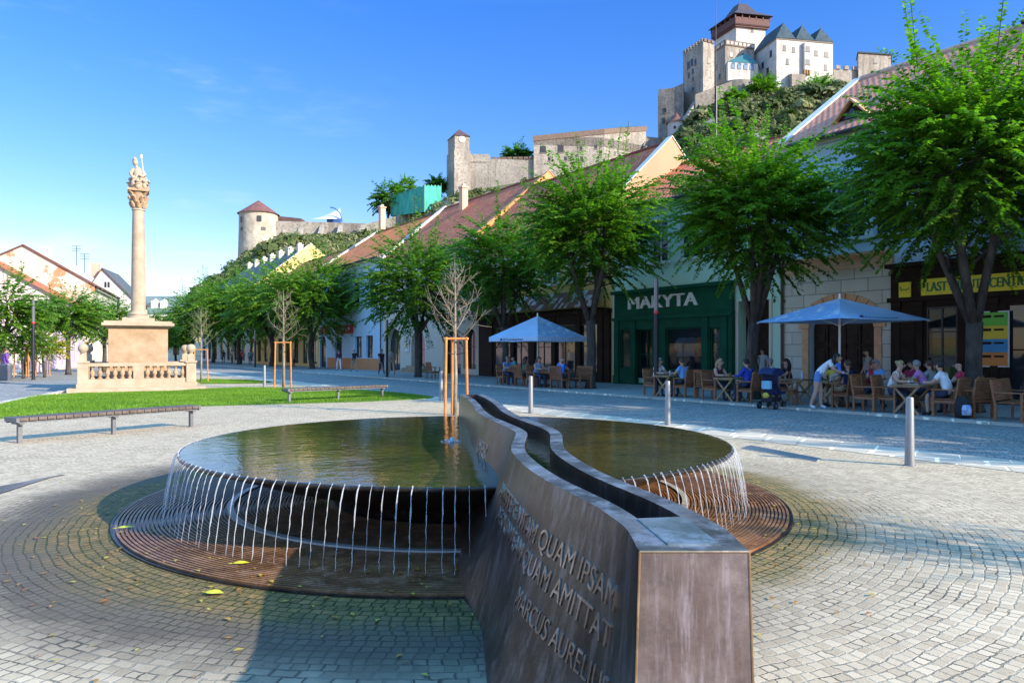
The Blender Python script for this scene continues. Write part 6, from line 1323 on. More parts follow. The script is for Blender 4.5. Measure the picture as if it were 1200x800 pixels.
# ------------------------------------------------------------------ people
SKIN = mat('skin', (0.50, 0.29, 0.20), 0.55, 0, 0.08, 5)
def cloth(name, c): return mat(name, c, 0.8, 0, 0.15, 6, 0.2, 40)
CL = {k: cloth('cloth_' + k, v) for k, v in dict(white=(.72, .72, .74), light_blue=(.16, .36, .70), bright_blue=(.05, .22, .70), royal=(.02, .05, .38), navy=(.012, .022, .09), red=(.50, .02, .03), crimson=(.45, .03, .08), pink=(.58, .22, .46), pale_pink=(.70, .50, .58), olive=(.20, .19, .11), grey=(.33, .33, .31), black=(.015, .015, .018), denim=(.10, .22, .48), dark_jeans=(.03, .045, .09), khaki=(.36, .29, .19), purple=(.14, .05, .28), maroon=(.10, .02, .04), teal=(.04, .28, .33), tan=(.45, .33, .22), yellow=(.6, .46, .05)).items()}
HAIR = {k: mat('hair_' + k, v, .6, 0, .3, 30) for k, v in dict(grey=(.24, .235, .23), brown=(.07, .04, .025), dark=(.018, .013, .01), blonde=(.36, .24, .11), auburn=(.14, .055, .03)).items()}
def pose_joints(pose, v):
    J = {}
    def mir(n, p): J[n + 'L'] = p; J[n + 'R'] = (p[0], -p[1], p[2])
    if pose == 'sit':
        ln = v.get('lean', .08)
        J.update(pel=(0, 0, .55), bel=(ln * .3, 0, .72), che=(ln, 0, .92), nek=(ln * 1.35, 0, 1.08), hd1=(ln * 1.5 + .02, 0, 1.155), hd2=(ln * 1.55 + .015, 0, 1.25))
        mir('sho', (ln, .175, 1.0)); mir('hip', (.06, .095, .53)); mir('kne', (.44, .12, .52)); mir('ank', (.42, .12, .10)); mir('toe', (.56, .14, .05))
        mir('elb', (ln + .12, .23, .80)); mir('wri', (ln + .33, .14, .80)); mir('han', (ln + .40, .11, .80))
    elif pose in ('stand', 'walk'):
        w = .16 if pose == 'walk' else .02
        J.update(pel=(0, 0, .93), bel=(0, 0, 1.10), che=(0.01, 0, 1.30), nek=(.02, 0, 1.47), hd1=(.04, 0, 1.545), hd2=(.035, 0, 1.64))
        mir('sho', (0, .18, 1.39)); mir('hip', (0, .095, .90))
        for s, k in ((1, 'L'), (-1, 'R')):
            q = w * s; J['kne' + k] = (q * .7 + .03, .10 * s, .49); J['ank' + k] = (q * 1.3 - .02, .10 * s, .09); J['toe' + k] = (q * 1.3 + .12, .12 * s, .04)
            J['elb' + k] = (-q * .6 - .02, .23 * s, 1.10); J['wri' + k] = (-q * 1.1 + .08, .24 * s, .87); J['han' + k] = (-q * 1.2 + .10, .235 * s, .79)
    elif pose == 'bend':
        J.update(pel=(0, 0, .90), bel=(.10, 0, 1.05), che=(.25, 0, 1.20), nek=(.39, 0, 1.30), hd1=(.46, 0, 1.34), hd2=(.52, 0, 1.41))
        mir('sho', (.29, .17, 1.27)); mir('hip', (0, .095, .88)); mir('elb', (.42, .20, 1.05)); mir('wri', (.60, .10, .98)); mir('han', (.67, .07, .97))
        for s, k in ((1, 'L'), (-1, 'R')): J['kne' + k] = (.02 + .05 * s, .10 * s, .48); J['ank' + k] = (-.05 + .12 * s, .11 * s, .09); J['toe' + k] = (.08 + .12 * s, .13 * s, .04)
    elif pose == 'carried':
        J.update(pel=(0, 0, 0.15), bel=(.0, 0, .24), che=(.0, 0, .36), nek=(.0, 0, .44), hd1=(.01, 0, .51), hd2=(.01, 0, .59)); mir('sho', (0, .10, .41)); mir('hip', (.02, .06, .13)); mir('kne', (.17, .10, .10)); mir('ank', (.20, .10, -.06)); mir('toe', (.26, .10, -.08)); mir('elb', (.07, .15, .32)); mir('wri', (.17, .12, .34)); mir('han', (.21, .11, .35))
    return J
EDGES = [('pel', 'bel', 'shirt'), ('bel', 'che', 'shirt'), ('che', 'nek', 'skin'), ('nek', 'hd1', 'skin'), ('hd1', 'hd2', 'skin')]
for k in 'LR': EDGES += [('che', 'sho' + k, 'shirt'), ('sho' + k, 'elb' + k, 'upper'), ('elb' + k, 'wri' + k, 'fore'), ('wri' + k, 'han' + k, 'skin'), ('pel', 'hip' + k, 'legs'), ('hip' + k, 'kne' + k, 'thigh'), ('kne' + k, 'ank' + k, 'shin'), ('ank' + k, 'toe' + k, 'shoe')]
RAD = dict(pel=.160, bel=.152, che=.162, nek=.058, hd1=.082, hd2=.092, sho=.080, elb=.052, wri=.034, han=.036, hip=.098, kne=.064, ank=.042, toe=.038)
def person(x, y, z, rz, pose, label, shirt='white', legs='dark_jeans', hair='brown', style='short', sleeve='short', shorts=False, scale=1.0, group='people at the cafe tables', lean=.08, shoes='black'):
    J = pose_joints(pose, dict(lean=lean)); names = list(J); kid = pose == 'carried'; kr = .62 if kid else 1.0; fem = style in ('long', 'pony', 'bun')
    me = bpy.data.meshes.new('person'); me.from_pydata([J[n] for n in names], [(names.index(a), names.index(c)) for a, c, _ in EDGES], [])
    o = bpy.data.objects.new('person', me); sk = o.modifiers.new('s', 'SKIN'); sk.use_smooth_shade = True; sk.branch_smoothing = .6
    for i, n in enumerate(names):
        r_ = RAD[n.rstrip('LR') if n[-1] in 'LR' else n] * kr * (1.25 if kid and n.startswith('hd') else 1) * (.93 if fem and n[:3] in ('sho', 'che', 'elb', 'bel') else 1); me.skin_vertices[0].data[i].radius = (r_, r_); me.skin_vertices[0].data[i].use_root = (n == 'pel')
    ss = o.modifiers.new('u', 'SUBSURF'); ss.levels = ss.render_levels = 1
    m2 = baked_mesh(o); bpy.data.objects.remove(o); bpy.data.meshes.remove(me)
    mats = [SKIN, CL[shirt], CL[legs], CL[shoes]]; m2.materials.clear(); [m2.materials.append(m) for m in mats]; m2.name = 'person'
    seg = [(np.array(J[a]), np.array(J[c]), kd) for a, c, kd in EDGES]
    npoly = len(m2.polygons); cc = np.zeros(npoly * 3); m2.polygons.foreach_get('center', cc); cc = cc.reshape(-1, 3); SA = np.array([q[0] for q in seg]); SB = np.array([q[1] for q in seg]) - SA
    tt = np.clip(((cc[:, None] - SA) * SB).sum(2) / ((SB * SB).sum(1) + 1e-9), 0, 1); dd = np.linalg.norm(cc[:, None] - SA - tt[..., None] * SB, axis=2); bi = dd.argmin(1); mis = np.zeros(npoly, np.int32)
    for pi in range(npoly):
        c = cc[pi]; kd, t = seg[bi[pi]][2], tt[pi, bi[pi]]; i = 0
        if kd == 'shirt': i = 1
        elif kd == 'upper': i = 1 if sleeve != 'none' and (sleeve == 'long' or t < .62) else 0
        elif kd == 'fore': i = 1 if sleeve == 'long' else 0
        elif kd == 'skin' and t < .12 and np.array(J['che'])[2] + .05 * kr > c[2]: i = 1
        elif kd in ('legs',): i = 2
        elif kd == 'thigh': i = 2 if not shorts or t < (.45 if shorts == 'mini' else .85) else 0
        elif kd == 'shin': i = 2 if not shorts else 0
        elif kd == 'shoe': i = 3
        mis[pi] = i
    m2.polygons.foreach_set('material_index', mis); m2.polygons.foreach_set('use_smooth', np.ones(npoly, bool))
    # nose, ears, fingers join the body mesh
    h = Vector(J['hd1']).lerp(Vector(J['hd2']), .45); hr = .088 * kr * (1.2 if kid else 1); b = MB()
    b.tube([h + Vector((hr * .92, 0, .018 * kr)), h + Vector((hr * 1.22, 0, -.018 * kr)), h + Vector((hr * .95, 0, -.03 * kr))], [.010 * kr, .017 * kr, .008 * kr], 6)
    b.tube([h + Vector((hr * .97, -.022 * kr, -.052 * kr)), h + Vector((hr * 1.04, 0, -.052 * kr)), h + Vector((hr * .97, .022 * kr, -.052 * kr))], .006 * kr, 5)
    for s in (1, -1): b.ball(h + Vector((0, s * hr * 1.0, 0)), .028 * kr, 0, 8, 6, (.7, .35, 1.1))
    for k, s in (('L', 1), ('R', -1)):
        w, hd = Vector(J['wri' + k]), Vector(J['han' + k]); d = (hd - w).normalized(); u = d.cross(Vector((0, 0, 1))); u = u.normalized() if u.length > .2 else Vector((0, 1, 0)); dn = u.cross(d).normalized(); dn = dn if dn.z < 0 else -dn; dn = Vector((0, 0, -1)) if pose == 'sit' else dn
        for q, L in ((-1.5, .062), (-.5, .074), (.5, .07), (1.5, .055)):
            a = hd + d * .012 * kr + u * q * .017 * kr; b.tube([a, a + d * L * .5 * kr + dn * .006, a + d * L * .85 * kr + dn * .025 * kr], [.0095 * kr, .009 * kr, .007 * kr], 6)
        a = w.lerp(hd, .4) - u * s * .025 * kr; b.tube([a, a - u * s * .028 * kr + d * .03 * kr, a - u * s * .03 * kr + d * .06 * kr + dn * .012], [.012 * kr, .010 * kr, .008 * kr], 6)
    bm = bmesh.new(); bm.from_mesh(m2); t0 = bpy.data.meshes.new('t'); t0.from_pydata(b.v, [], b.f); bm.from_mesh(t0); bm.to_mesh(m2); bm.free(); bpy.data.meshes.remove(t0)
    po = bpy.data.objects.new('person', m2); COL.objects.link(po); po.location = (x, y, z); po.rotation_euler = (0, 0, rz); po.scale = (scale,) * 3; tag(po, label, 'person', group)
    e = MB()
    for s in (1, -1): e.ball(h + Vector((hr * .92, s * .033 * kr, .014 * kr)), .011 * kr, 0, 8, 6)
    e.build('eyes', M_black, po, smooth='all')
    if style != 'bald':
        hb = MB(); n, mm = 14, 9; vs = []
        for i in range(mm + 1):
            th = math.pi * .70 * i / mm
            for j in range(n):
                ph = 2 * math.pi * j / n; front = max(0, math.cos(ph)); lim = th * (1 - .48 * front ** 1.2); jit = 1.10 + .05 * math.sin(5 * ph + 3 * i)
                vs.append((h.x - .012 * kr + hr * jit * math.sin(lim) * math.cos(ph), h.y + hr * jit * math.sin(lim) * math.sin(ph), h.z + .022 * kr + hr * 1.16 * math.cos(lim)))
        hb.add(vs, [(i * n + j, i * n + (j + 1) % n, (i + 1) * n + (j + 1) % n, (i + 1) * n + j) for i in range(mm) for j in range(n)])
        if style == 'long':
            for q in (-1.5, -.75, 0, .75, 1.5): hb.tube([(h.x - hr * .6, h.y + q * .04, h.z + .05), (h.x - hr * 1.05, h.y + q * .055, h.z - .08), (h.x - hr * 1.15, h.y + q * .05, h.z - .22), (h.x - hr * 1.0, h.y + q * .045, h.z - .30)], [.05, .048, .04, .015], 7)
        if style in ('pony', 'bun'): hb.ball((h.x - hr * 1.1, 0, h.z + .07), .045, 0, 8, 6)
        if style == 'pony': hb.tube([(h.x - hr * 1.15, 0, h.z + .05), (h.x - hr * 1.6, 0, h.z - .04), (h.x - hr * 1.5, 0, h.z - .2)], [.035, .035, .01], 7)
        hb.build('hair', HAIR[hair], po, smooth='all')
    return po

# ------------------------------------------------------------------ cafe furniture
def chair_proto():
    o = empty('armchair', (0, 0, 0))
    b = MB()
    for k in range(6): y = -.24 + k * .082; b.box(-.22, .25, y, y + .07, .415, .44)
    b.box(-.25, -.22, -.27, .27, .38, .44); b.box(.25, .28, -.27, .27, .37, .435); b.build('seat', M_teak, o)
    b = MB()
    for k in range(7): y = -.215 + k * .066; b.cbox((-.30, y + .015, .69), (.018, .045, .46), 0, 0, R(-9))
    b.cbox((-.345, 0, .925), (.032, .54, .075), 0, 0, R(-9)); b.cbox((-.258, 0, .485), (.03, .50, .05), 0, 0, R(-9)); b.build('backrest', M_teak, o)
    for s in (-1, 1):
        b = MB(); b.cbox((.0, s * .285, .655), (.60, .065, .028)); b.build('armrest', M_teak, o)
        b = MB(); b.box(.22, .275, s * .285 - .026, s * .285 + .026, 0, .64); b.build('leg', M_teak, o)
        b = MB(); b.box(-.285, -.235, s * .285 - .024, s * .285 + .024, 0, .44); b.cbox((-.30, s * .285, .68), (.045, .048, .52), 0, 0, R(-9)); b.build('leg', M_teak, o)
        b = MB(); b.box(-.235, .22, s * .285 - .016, s * .285 + .016, .33, .40); b.build('rail', M_teak, o)
    return o
proto = {}
def place(kind, make, x, y, z, rz, label, cat, group):
    if kind not in proto: proto[kind] = o = make()
    else: o = copy_tree(proto[kind])
    o.location = (x, y, z); o.rotation_euler = (0, 0, rz); tag(o, label, cat, group); return o
def table_proto():
    o = empty('folding_table', (0, 0, 0)); b = MB()
    for k in range(8): y = -.38 + k * .096; b.box(-.38, .38, y, y + .084, .715, .74)
    b.box(-.36, .36, -.37, -.33, .68, .715); b.box(-.36, .36, .33, .37, .68, .715); b.build('table_top', M_teak2, o)
    for s in (-1, 1):
        for q in (-1, 1): b = MB(); b.cbox((0, s * .31 + q * .018, .345), (.92, .034, .05), 0, 0, q * R(48)); b.build('leg', M_teak2, o)
    b = MB(); b.box(-.03, .03, -.31, .31, .33, .37); b.build('stretcher', M_teak2, o); return o
def table4_proto():
    o = empty('wooden_table', (0, 0, 0)); b = MB(); b.box(-.7, .7, -.42, .42, .71, .745); b.box(-.62, .62, -.36, -.32, .62, .71); b.box(-.62, .62, .32, .36, .62, .71); b.build('table_top', M_teak, o)
    for sx in (-1, 1):
        for sy in (-1, 1): b = MB(); b.box(sx * .62 - .035, sx * .62 + .035, sy * .34 - .035, sy * .34 + .035, 0, .71); b.build('leg', M_teak, o)
    return o
def bench_proto():
    o = empty('wooden_bench', (0, 0, 0)); b = MB()
    for k in range(5): b.box(-.22 + k * .095, -.22 + k * .095 + .08, -.72, .72, .415, .44)
    b.build('seat', M_teak, o); b = MB()
    for k in range(16): b.cbox((-.30, -.67 + k * .088, .68), (.02, .05, .44), 0, 0, R(-9))
    b.cbox((-.34, 0, .91), (.035, 1.48, .08), 0, 0, R(-9)); b.build('backrest', M_teak, o)
    for s in (-1, 1):
        b = MB(); b.box(.22, .275, s * .73 - .028, s * .73 + .028, 0, .64); b.build('leg', M_teak, o); b = MB(); b.box(-.28, -.23, s * .73 - .028, s * .73 + .028, 0, .44); b.cbox((-.305, s * .73, .67), (.045, .05, .52), 0, 0, R(-9)); b.build('leg', M_teak, o); b = MB(); b.cbox((0, s * .73, .655), (.62, .07, .03)); b.build('armrest', M_teak, o)
    return o
ALONG, BACKL, AWAY, TOWARD = ROWANG, ROWANG + math.pi, ROWANG + math.pi / 2, ROWANG - math.pi / 2
GC = 'wooden armchairs of the street cafe'
def chair(px, d, rz, lab): x, y = strip(px, d); return place('chair', chair_proto, x, y, KZ, rz, lab, 'chair', GC)
def table(px, d, rz, lab): x, y = strip(px, d); return place('table', table_proto, x, y, KZ, rz, lab, 'table', 'folding cafe tables')
def seated(px, d, rz, label, chair_lab=None, **kw):
    x, y = strip(px, d); person(x + .02 * math.cos(rz), y, KZ - .03, rz, 'sit', label, scale=1.05, **kw)
    if chair_lab: place('chair', chair_proto, x, y, KZ, rz, chair_lab, 'chair', GC)
# by the green shop
seated(768, .9, ALONG, 'grey-haired person in a white top sitting at the leftmost folding table', 'armchair of the grey-haired person at the leftmost folding table', shirt='white', hair='grey', legs='dark_jeans', lean=.12)
table(784, .9, ALONG, 'leftmost folding table, before the green shop'); seated(803, 1.0, BACKL, 'man in a bright light-blue shirt with his back half turned before the green shop', 'armchair of the man in light blue before the green shop', shirt='light_blue', hair='brown')
chair(826, 1.2, AWAY + .5, 'empty armchair right of the man in light blue')
seated(838, .75, ALONG, 'woman with long blonde hair and a dark top sitting right of the green shop window', 'armchair of the blonde woman', shirt='maroon', sleeve='none', hair='blonde', style='long', lean=.12)
table(856, .75, ALONG, 'folding table between the blonde woman and the man in royal blue'); seated(879, .75, BACKL, 'dark-haired man in a royal-blue jumper facing left before the tree trunk', 'armchair of the man in royal blue', shirt='royal', sleeve='long', hair='dark')
# round the right-hand umbrella
seated(913, 2.6, BACKL + .6, 'grey-haired man in a white shirt behind the stroller', None, shirt='white', hair='grey', lean=.16); seated(927, 2.9, BACKL + .9, 'dark-haired woman sitting behind the empty armchair next to the stroller', None, shirt='black', hair='dark', style='long')
chair(913, 2.6, BACKL + .6, 'armchair of the grey-haired man behind the stroller'); chair(921, .8, ALONG + .35, 'empty armchair just right of the stroller')
table(936, 1.6, ALONG, 'folding table with a bottle left of the standing woman')
x, y = strip(958, .12); person(x, y, KZ, ALONG + .5, 'bend', 'woman in white T-shirt and denim shorts standing bent forward, holding a toddler', shirt='white', legs='denim', shorts='mini', hair='dark', style='long', scale=1.03, group='people standing', shoes='white')
person(x + .48, y - .25, KZ + .83, BACKL + .2, 'carried', 'toddler in a blue top held by the woman in denim shorts', shirt='bright_blue', legs='grey', hair='blonde', scale=1.0, group='people standing')
seated(979, 1.8, TOWARD + .3, 'person in a yellow top sitting just behind the toddler', None, shirt='yellow', hair='brown', legs='tan'); seated(993, 1.1, BACKL - .2, 'man in a navy shirt and sunglasses right of the toddler', 'armchair of the man in navy under the umbrella', shirt='navy', hair='brown', legs='khaki', lean=-.02)
table(974, 1.3, ALONG + .2, 'folding table behind the standing woman')
seated(1012, 2.1, ALONG + .5, 'person in a bright red T-shirt under the right umbrella', 'armchair of the person in bright red', shirt='red', hair='auburn', lean=.14); seated(1030, 2.2, TOWARD, 'man in a pale blue shirt right of the person in bright red', None, shirt='light_blue', hair='grey')
x, y = strip(1017, 4.6); person(x, y, KZ, TOWARD - .6, 'stand', 'dark-haired person in a grey top standing before the carved double door', shirt='grey', legs='black', hair='dark', group='people standing', scale=.98)
seated(1042, .75, ALONG + .1, 'woman in a white sleeveless top with a pink hair tie left of the front table', 'armchair of the woman in the white sleeveless top', shirt='white', sleeve='none', hair='blonde', style='bun', lean=.16)
chair(1018, .55, ALONG + .1, 'empty front armchair right of the standing woman')
table(1069, .75, ALONG, 'front folding table with cups before the brown shop window'); seated(1086, 1.7, BACKL + .2, 'grey-haired man in a pink shirt facing left by the brown shop', 'armchair of the man in the pink shirt', shirt='pink', hair='grey', lean=.14); seated(1095, 2.4, BACKL, 'person in a grey-beige top behind the man in pink', None, shirt='grey', hair='brown')
x, y = strip(1072, 4.2); seated(1073, 3.4, TOWARD - .4, 'dark-haired person in a crimson top sitting deepest by the brown shopfront', 'armchair deepest by the brown shopfront', shirt='crimson', hair='dark')
seated(1113, .75, BACKL, 'man in a white T-shirt and dark cap facing left at the front table', 'armchair of the man in the white T-shirt', shirt='white', legs='dark_jeans', shorts=True, hair='dark', lean=.14); seated(1131, 1.9, BACKL + .2, 'bald man in a red shirt behind the man in the white T-shirt', 'armchair of the bald man in red', shirt='crimson', style='bald')
chair(1140, .95, BACKL - .3, 'empty armchair with a backpack at its side, right of the man in white'); place('bench', bench_proto, *strip(1192, 1.0), KZ, ALONG + .15, 'wooden cafe bench at the right edge of the picture', 'bench', 'wooden cafe benches'); seated(1204, .95, ALONG + .15, 'person in a pale pink shirt sitting on the bench at the right edge', None, shirt='pale_pink', hair='brown')
# backpack
x, y = strip(1128, .45); o = empty('backpack', (x, y, KZ), ALONG, 'black backpack with a blue and white pocket on the ground by the front armchairs', 'backpack')
b = MB(); b.lathe([(0, .0), (.17, .02), (.19, .18), (.17, .38), (.10, .50), (0, .53)], 16); b.v = [(v[0], v[1] * .62, v[2]) for v in b.v]; b.build('bag_body', CL['black'], o, smooth='all'); b = MB(); b.lathe([(0, .08), (.12, .09), (.13, .22), (.10, .32), (0, .34)], 12, (0, 0, 0)); b.v = [(v[0] + .1, v[1] * .5 - .06, v[2]) for v in b.v]; b.build('pocket', mat('blue_white_fabric', (.10, .22, .6), .7, 0, .3, 9, col2=(.7, .72, .75)), o, smooth='all')
for s in (-1, 1): b = MB(); b.tube([(s * .08, .09, .46), (s * .09, .17, .34), (s * .09, .15, .16), (s * .08, .09, .08)], .014, 5); b.build('strap', CL['black'], o)
# stroller
x, y = strip(904, -.25); o = empty('stroller', (x, y, 0.006), AWAY + .12, 'dark blue baby stroller seen from behind with a light blue bag, parked at the kerb', 'stroller')
b = MB(); b.tube([(-.32, -.2, .98), (-.2, -.22, .8), (.25, -.22, .15)], .014, 6); b.tube([(-.32, .2, .98), (-.2, .22, .8), (.25, .22, .15)], .014, 6); b.tube([(-.32, -.2, .98), (-.36, 0, 1.0), (-.32, .2, .98)], .018, 6); b.tube([(-.22, -.22, .12), (.1, -.22, .55)], .013, 6); b.tube([(-.22, .22, .12), (.1, .22, .55)], .013, 6); b.tube([(-.22, -.22, .12), (-.22, .22, .12)], .012, 6); b.build('frame', M_darksteel, o, smooth=True)
b = MB(); b.prism_y([(-.14, .98), (-.06, 1.0), (.10, .46), (.42, .50), (.42, .42), (.02, .38)], -.2, .2); b.build('seat', CL['navy'], o, bevel=.02); b = MB()
n = 8; pr = [(-.02 + .34 * math.cos(R(20 + 145 * i / n)), .90 + .26 * math.sin(R(20 + 145 * i / n))) for i in range(n + 1)]; b.prism_y(pr + [(.1, .92)], -.215, .215); b.build('hood', CL['navy'], o, smooth=True)
b = MB(); b.box(-.31, -.2, -.14, .14, .56, .80); b.build('bag', mat('light_blue_bag', (.22, .48, .62), .6), o, bevel=.03); b = MB(); b.box(-.28, .22, -.18, .18, .20, .32); b.build('basket', CL['black'], o, bevel=.03); b = MB(); b.ball((-.24, .04, .38), .09, 0, 10, 7, (.6, 1.1, 1)); b.build('yellow_toy', CL['yellow'], o, smooth='all')
for (wx, wy) in ((-.22, -.25), (-.22, .25), (.26, -.22), (.26, .22)): b = MB(); b.tube([(wx, wy - .025, .105), (wx, wy + .025, .105)], .105, 18); w = b.build('wheel', M_black, o, smooth=True); b = MB(); b.tube([(wx, wy - .032, .105), (wx, wy + .032, .105)], .05, 12); b.build('hub', M_galv, w)
# table clutter
def bottle(px, d, dx, dy, lab):
    x, y = strip(px, d); o = empty('bottle', (x + dx, y + dy, KZ + .741), 0, lab, 'bottle', 'bottles and glasses on the cafe tables'); b = MB(); b.lathe([(0, 0), (.035, .0), (.036, .16), (.016, .21), (.014, .26), (0, .26)], 12); b.build('bottle_body', mat('pale_bottle', (.55, .62, .66), .1, 0, .1), o, smooth=True)
def cup(px, d, dx, dy, lab, m): 
    x, y = strip(px, d); o = empty('glass', (x + dx, y + dy, KZ + .741), 0, lab, 'glass', 'bottles and glasses on the cafe tables'); b = MB(); b.lathe([(0, 0), (.032, 0), (.042, .15), (.036, .15), (.028, .012), (0, .012)], 12); b.build('glass_body', m, o, smooth=True)
bottle(936, 1.6, .1, 0, 'pale bottle on the table left of the standing woman'); M_amb = mat('amber_drink', (.35, .14, .02), .1); M_clr = mat('clear_glass', (.5, .55, .58), .08)
cup(1069, .75, -.1, .12, 'amber glass on the front folding table, nearer the woman', M_amb); cup(1069, .75, .15, .1, 'amber glass on the front folding table, nearer the man in white', M_amb); cup(784, .9, .05, .08, 'clear glass on the leftmost folding table', M_clr); cup(856, .75, 0, .05, 'amber glass before the blonde woman', M_amb); cup(974, 1.3, .1, .1, 'clear glass on the table behind the standing woman', M_clr)
x, y = strip(1062, .75); o = empty('newspaper', (x + .12, y, KZ + .742), ALONG + .4, 'white paper lying on the front folding table', 'newspaper'); b = MB(); b.box(-.17, .17, -.12, .12, 0, .012); b.build('sheets', M_white, o); 
# far group by the restaurant
GP = 'people at the cafe tables'
seated(592, 1.0, ALONG, 'man in a blue shirt at the left end of the far umbrella tables', 'leftmost armchair under the far umbrella', shirt='light_blue', hair='grey', lean=.12); seated(604, 2.2, TOWARD, 'person behind the table between the blue shirt and the olive shirt', None, shirt='teal', style='bald'); seated(613, .8, AWAY, 'person in an olive top with back turned under the far umbrella', 'armchair of the person in olive', shirt='olive', hair='brown', style='long'); place('table4', table4_proto, *strip(603, 1.3), KZ, ALONG, 'left wooden table under the far umbrella', 'table', 'wooden tables under the far umbrella')
seated(628, .8, ALONG, 'woman in a pale blue sleeveless top right of the person in olive', 'armchair of the woman in pale blue', shirt='light_blue', sleeve='none', hair='auburn', style='long', lean=.14); place('table4', table4_proto, *strip(643, 1.2), KZ, ALONG, 'right wooden table under the far umbrella', 'table', 'wooden tables under the far umbrella'); seated(656, .9, AWAY + .3, 'balding man in a bright blue shirt, back turned, right of the far umbrella pole', 'stool-like armchair of the man in bright blue', shirt='bright_blue', style='bald')
place('bench', bench_proto, *strip(677, 1.7), KZ, TOWARD - .25, 'wooden bench between the man in bright blue and the tree trunk', 'bench', 'wooden cafe benches'); cup(643, 1.2, 0, 0, 'clear glass on the right table under the far umbrella', M_clr)
chair(508, 1.6, AWAY, 'lone dark chair before the cream arched house')
# walkers
def walker(px, d, rz, lab, **kw): x, y = strip(px, d); person(x, y, KZ, rz, kw.pop('pose', 'walk'), lab, group='people walking by', **kw)
walker(397, 3.4, BACKL, 'person in a maroon top and white trousers before the pale blue house door', shirt='maroon', legs='white', sleeve='long'); walker(415, 3.2, BACKL + .4, 'person in a black coat walking before the pale blue house window', shirt='black', legs='khaki', sleeve='long', hair='grey'); walker(447, 2.6, ALONG, 'person in dark clothes at the corner of the blue house, left of the lamp column', shirt='black', hair='dark'); walker(459, 3.0, BACKL, 'person with bare legs by the first cream arch', shirt='grey', legs='tan', shorts=True)
x, y = strip(894, 6.9); person(x, y, KZ, TOWARD, 'stand', 'grey-clad person standing in the dark passage right of the green shop', shirt='grey', legs='grey', hair='dark', group='people standing', sleeve='long')
for i, (px, d, sh, lab) in enumerate([(262, 4.6, 'black', 'person in black under the far avenue trees'), (272, 4.0, 'white', 'person in white under the far avenue trees'), (283, 5.0, 'red', 'person in red under the far avenue trees'), (293, 4.2, 'teal', 'person in teal by the distant lamp column'), (344, 4.8, 'tan', 'person in tan under the tree before the yellow house')]): walker(px, d, BACKL + i, lab, shirt=sh, pose='stand')
def lwalk(px, Y, rz, lab, **kw): person((px - CX) / F * Y, Y, .1, rz, 'stand', lab, group='people walking by', **kw)
lwalk(6, 39, 1.0, 'person in a purple top at the left edge by the litter bin', shirt='purple', sleeve='long', legs='purple'); lwalk(31, 46, 2.0, 'person in teal behind the orange stakes on the left pavement', shirt='teal'); lwalk(46, 50, 2.5, 'person in white behind the yellowing young tree', shirt='white', legs='pale_pink')
o = empty('litter_bin', ((6 - CX) / F * 37.5, 37.5, .1), 0, 'grey cylindrical litter bin at the left edge of the pavement', 'litter bin'); b = MB(); b.lathe([(0, .02), (.28, .02), (.30, .1), (.30, .85), (.27, .88), (.24, .86), (.24, .5), (0, .5)], 20); b.build('bin_body', M_galv, o, smooth=True); b = MB(); b.lathe([(.31, .80), (.32, .82), (.32, .86), (.31, .88)], 20); b.build('rim', M_steel, o)

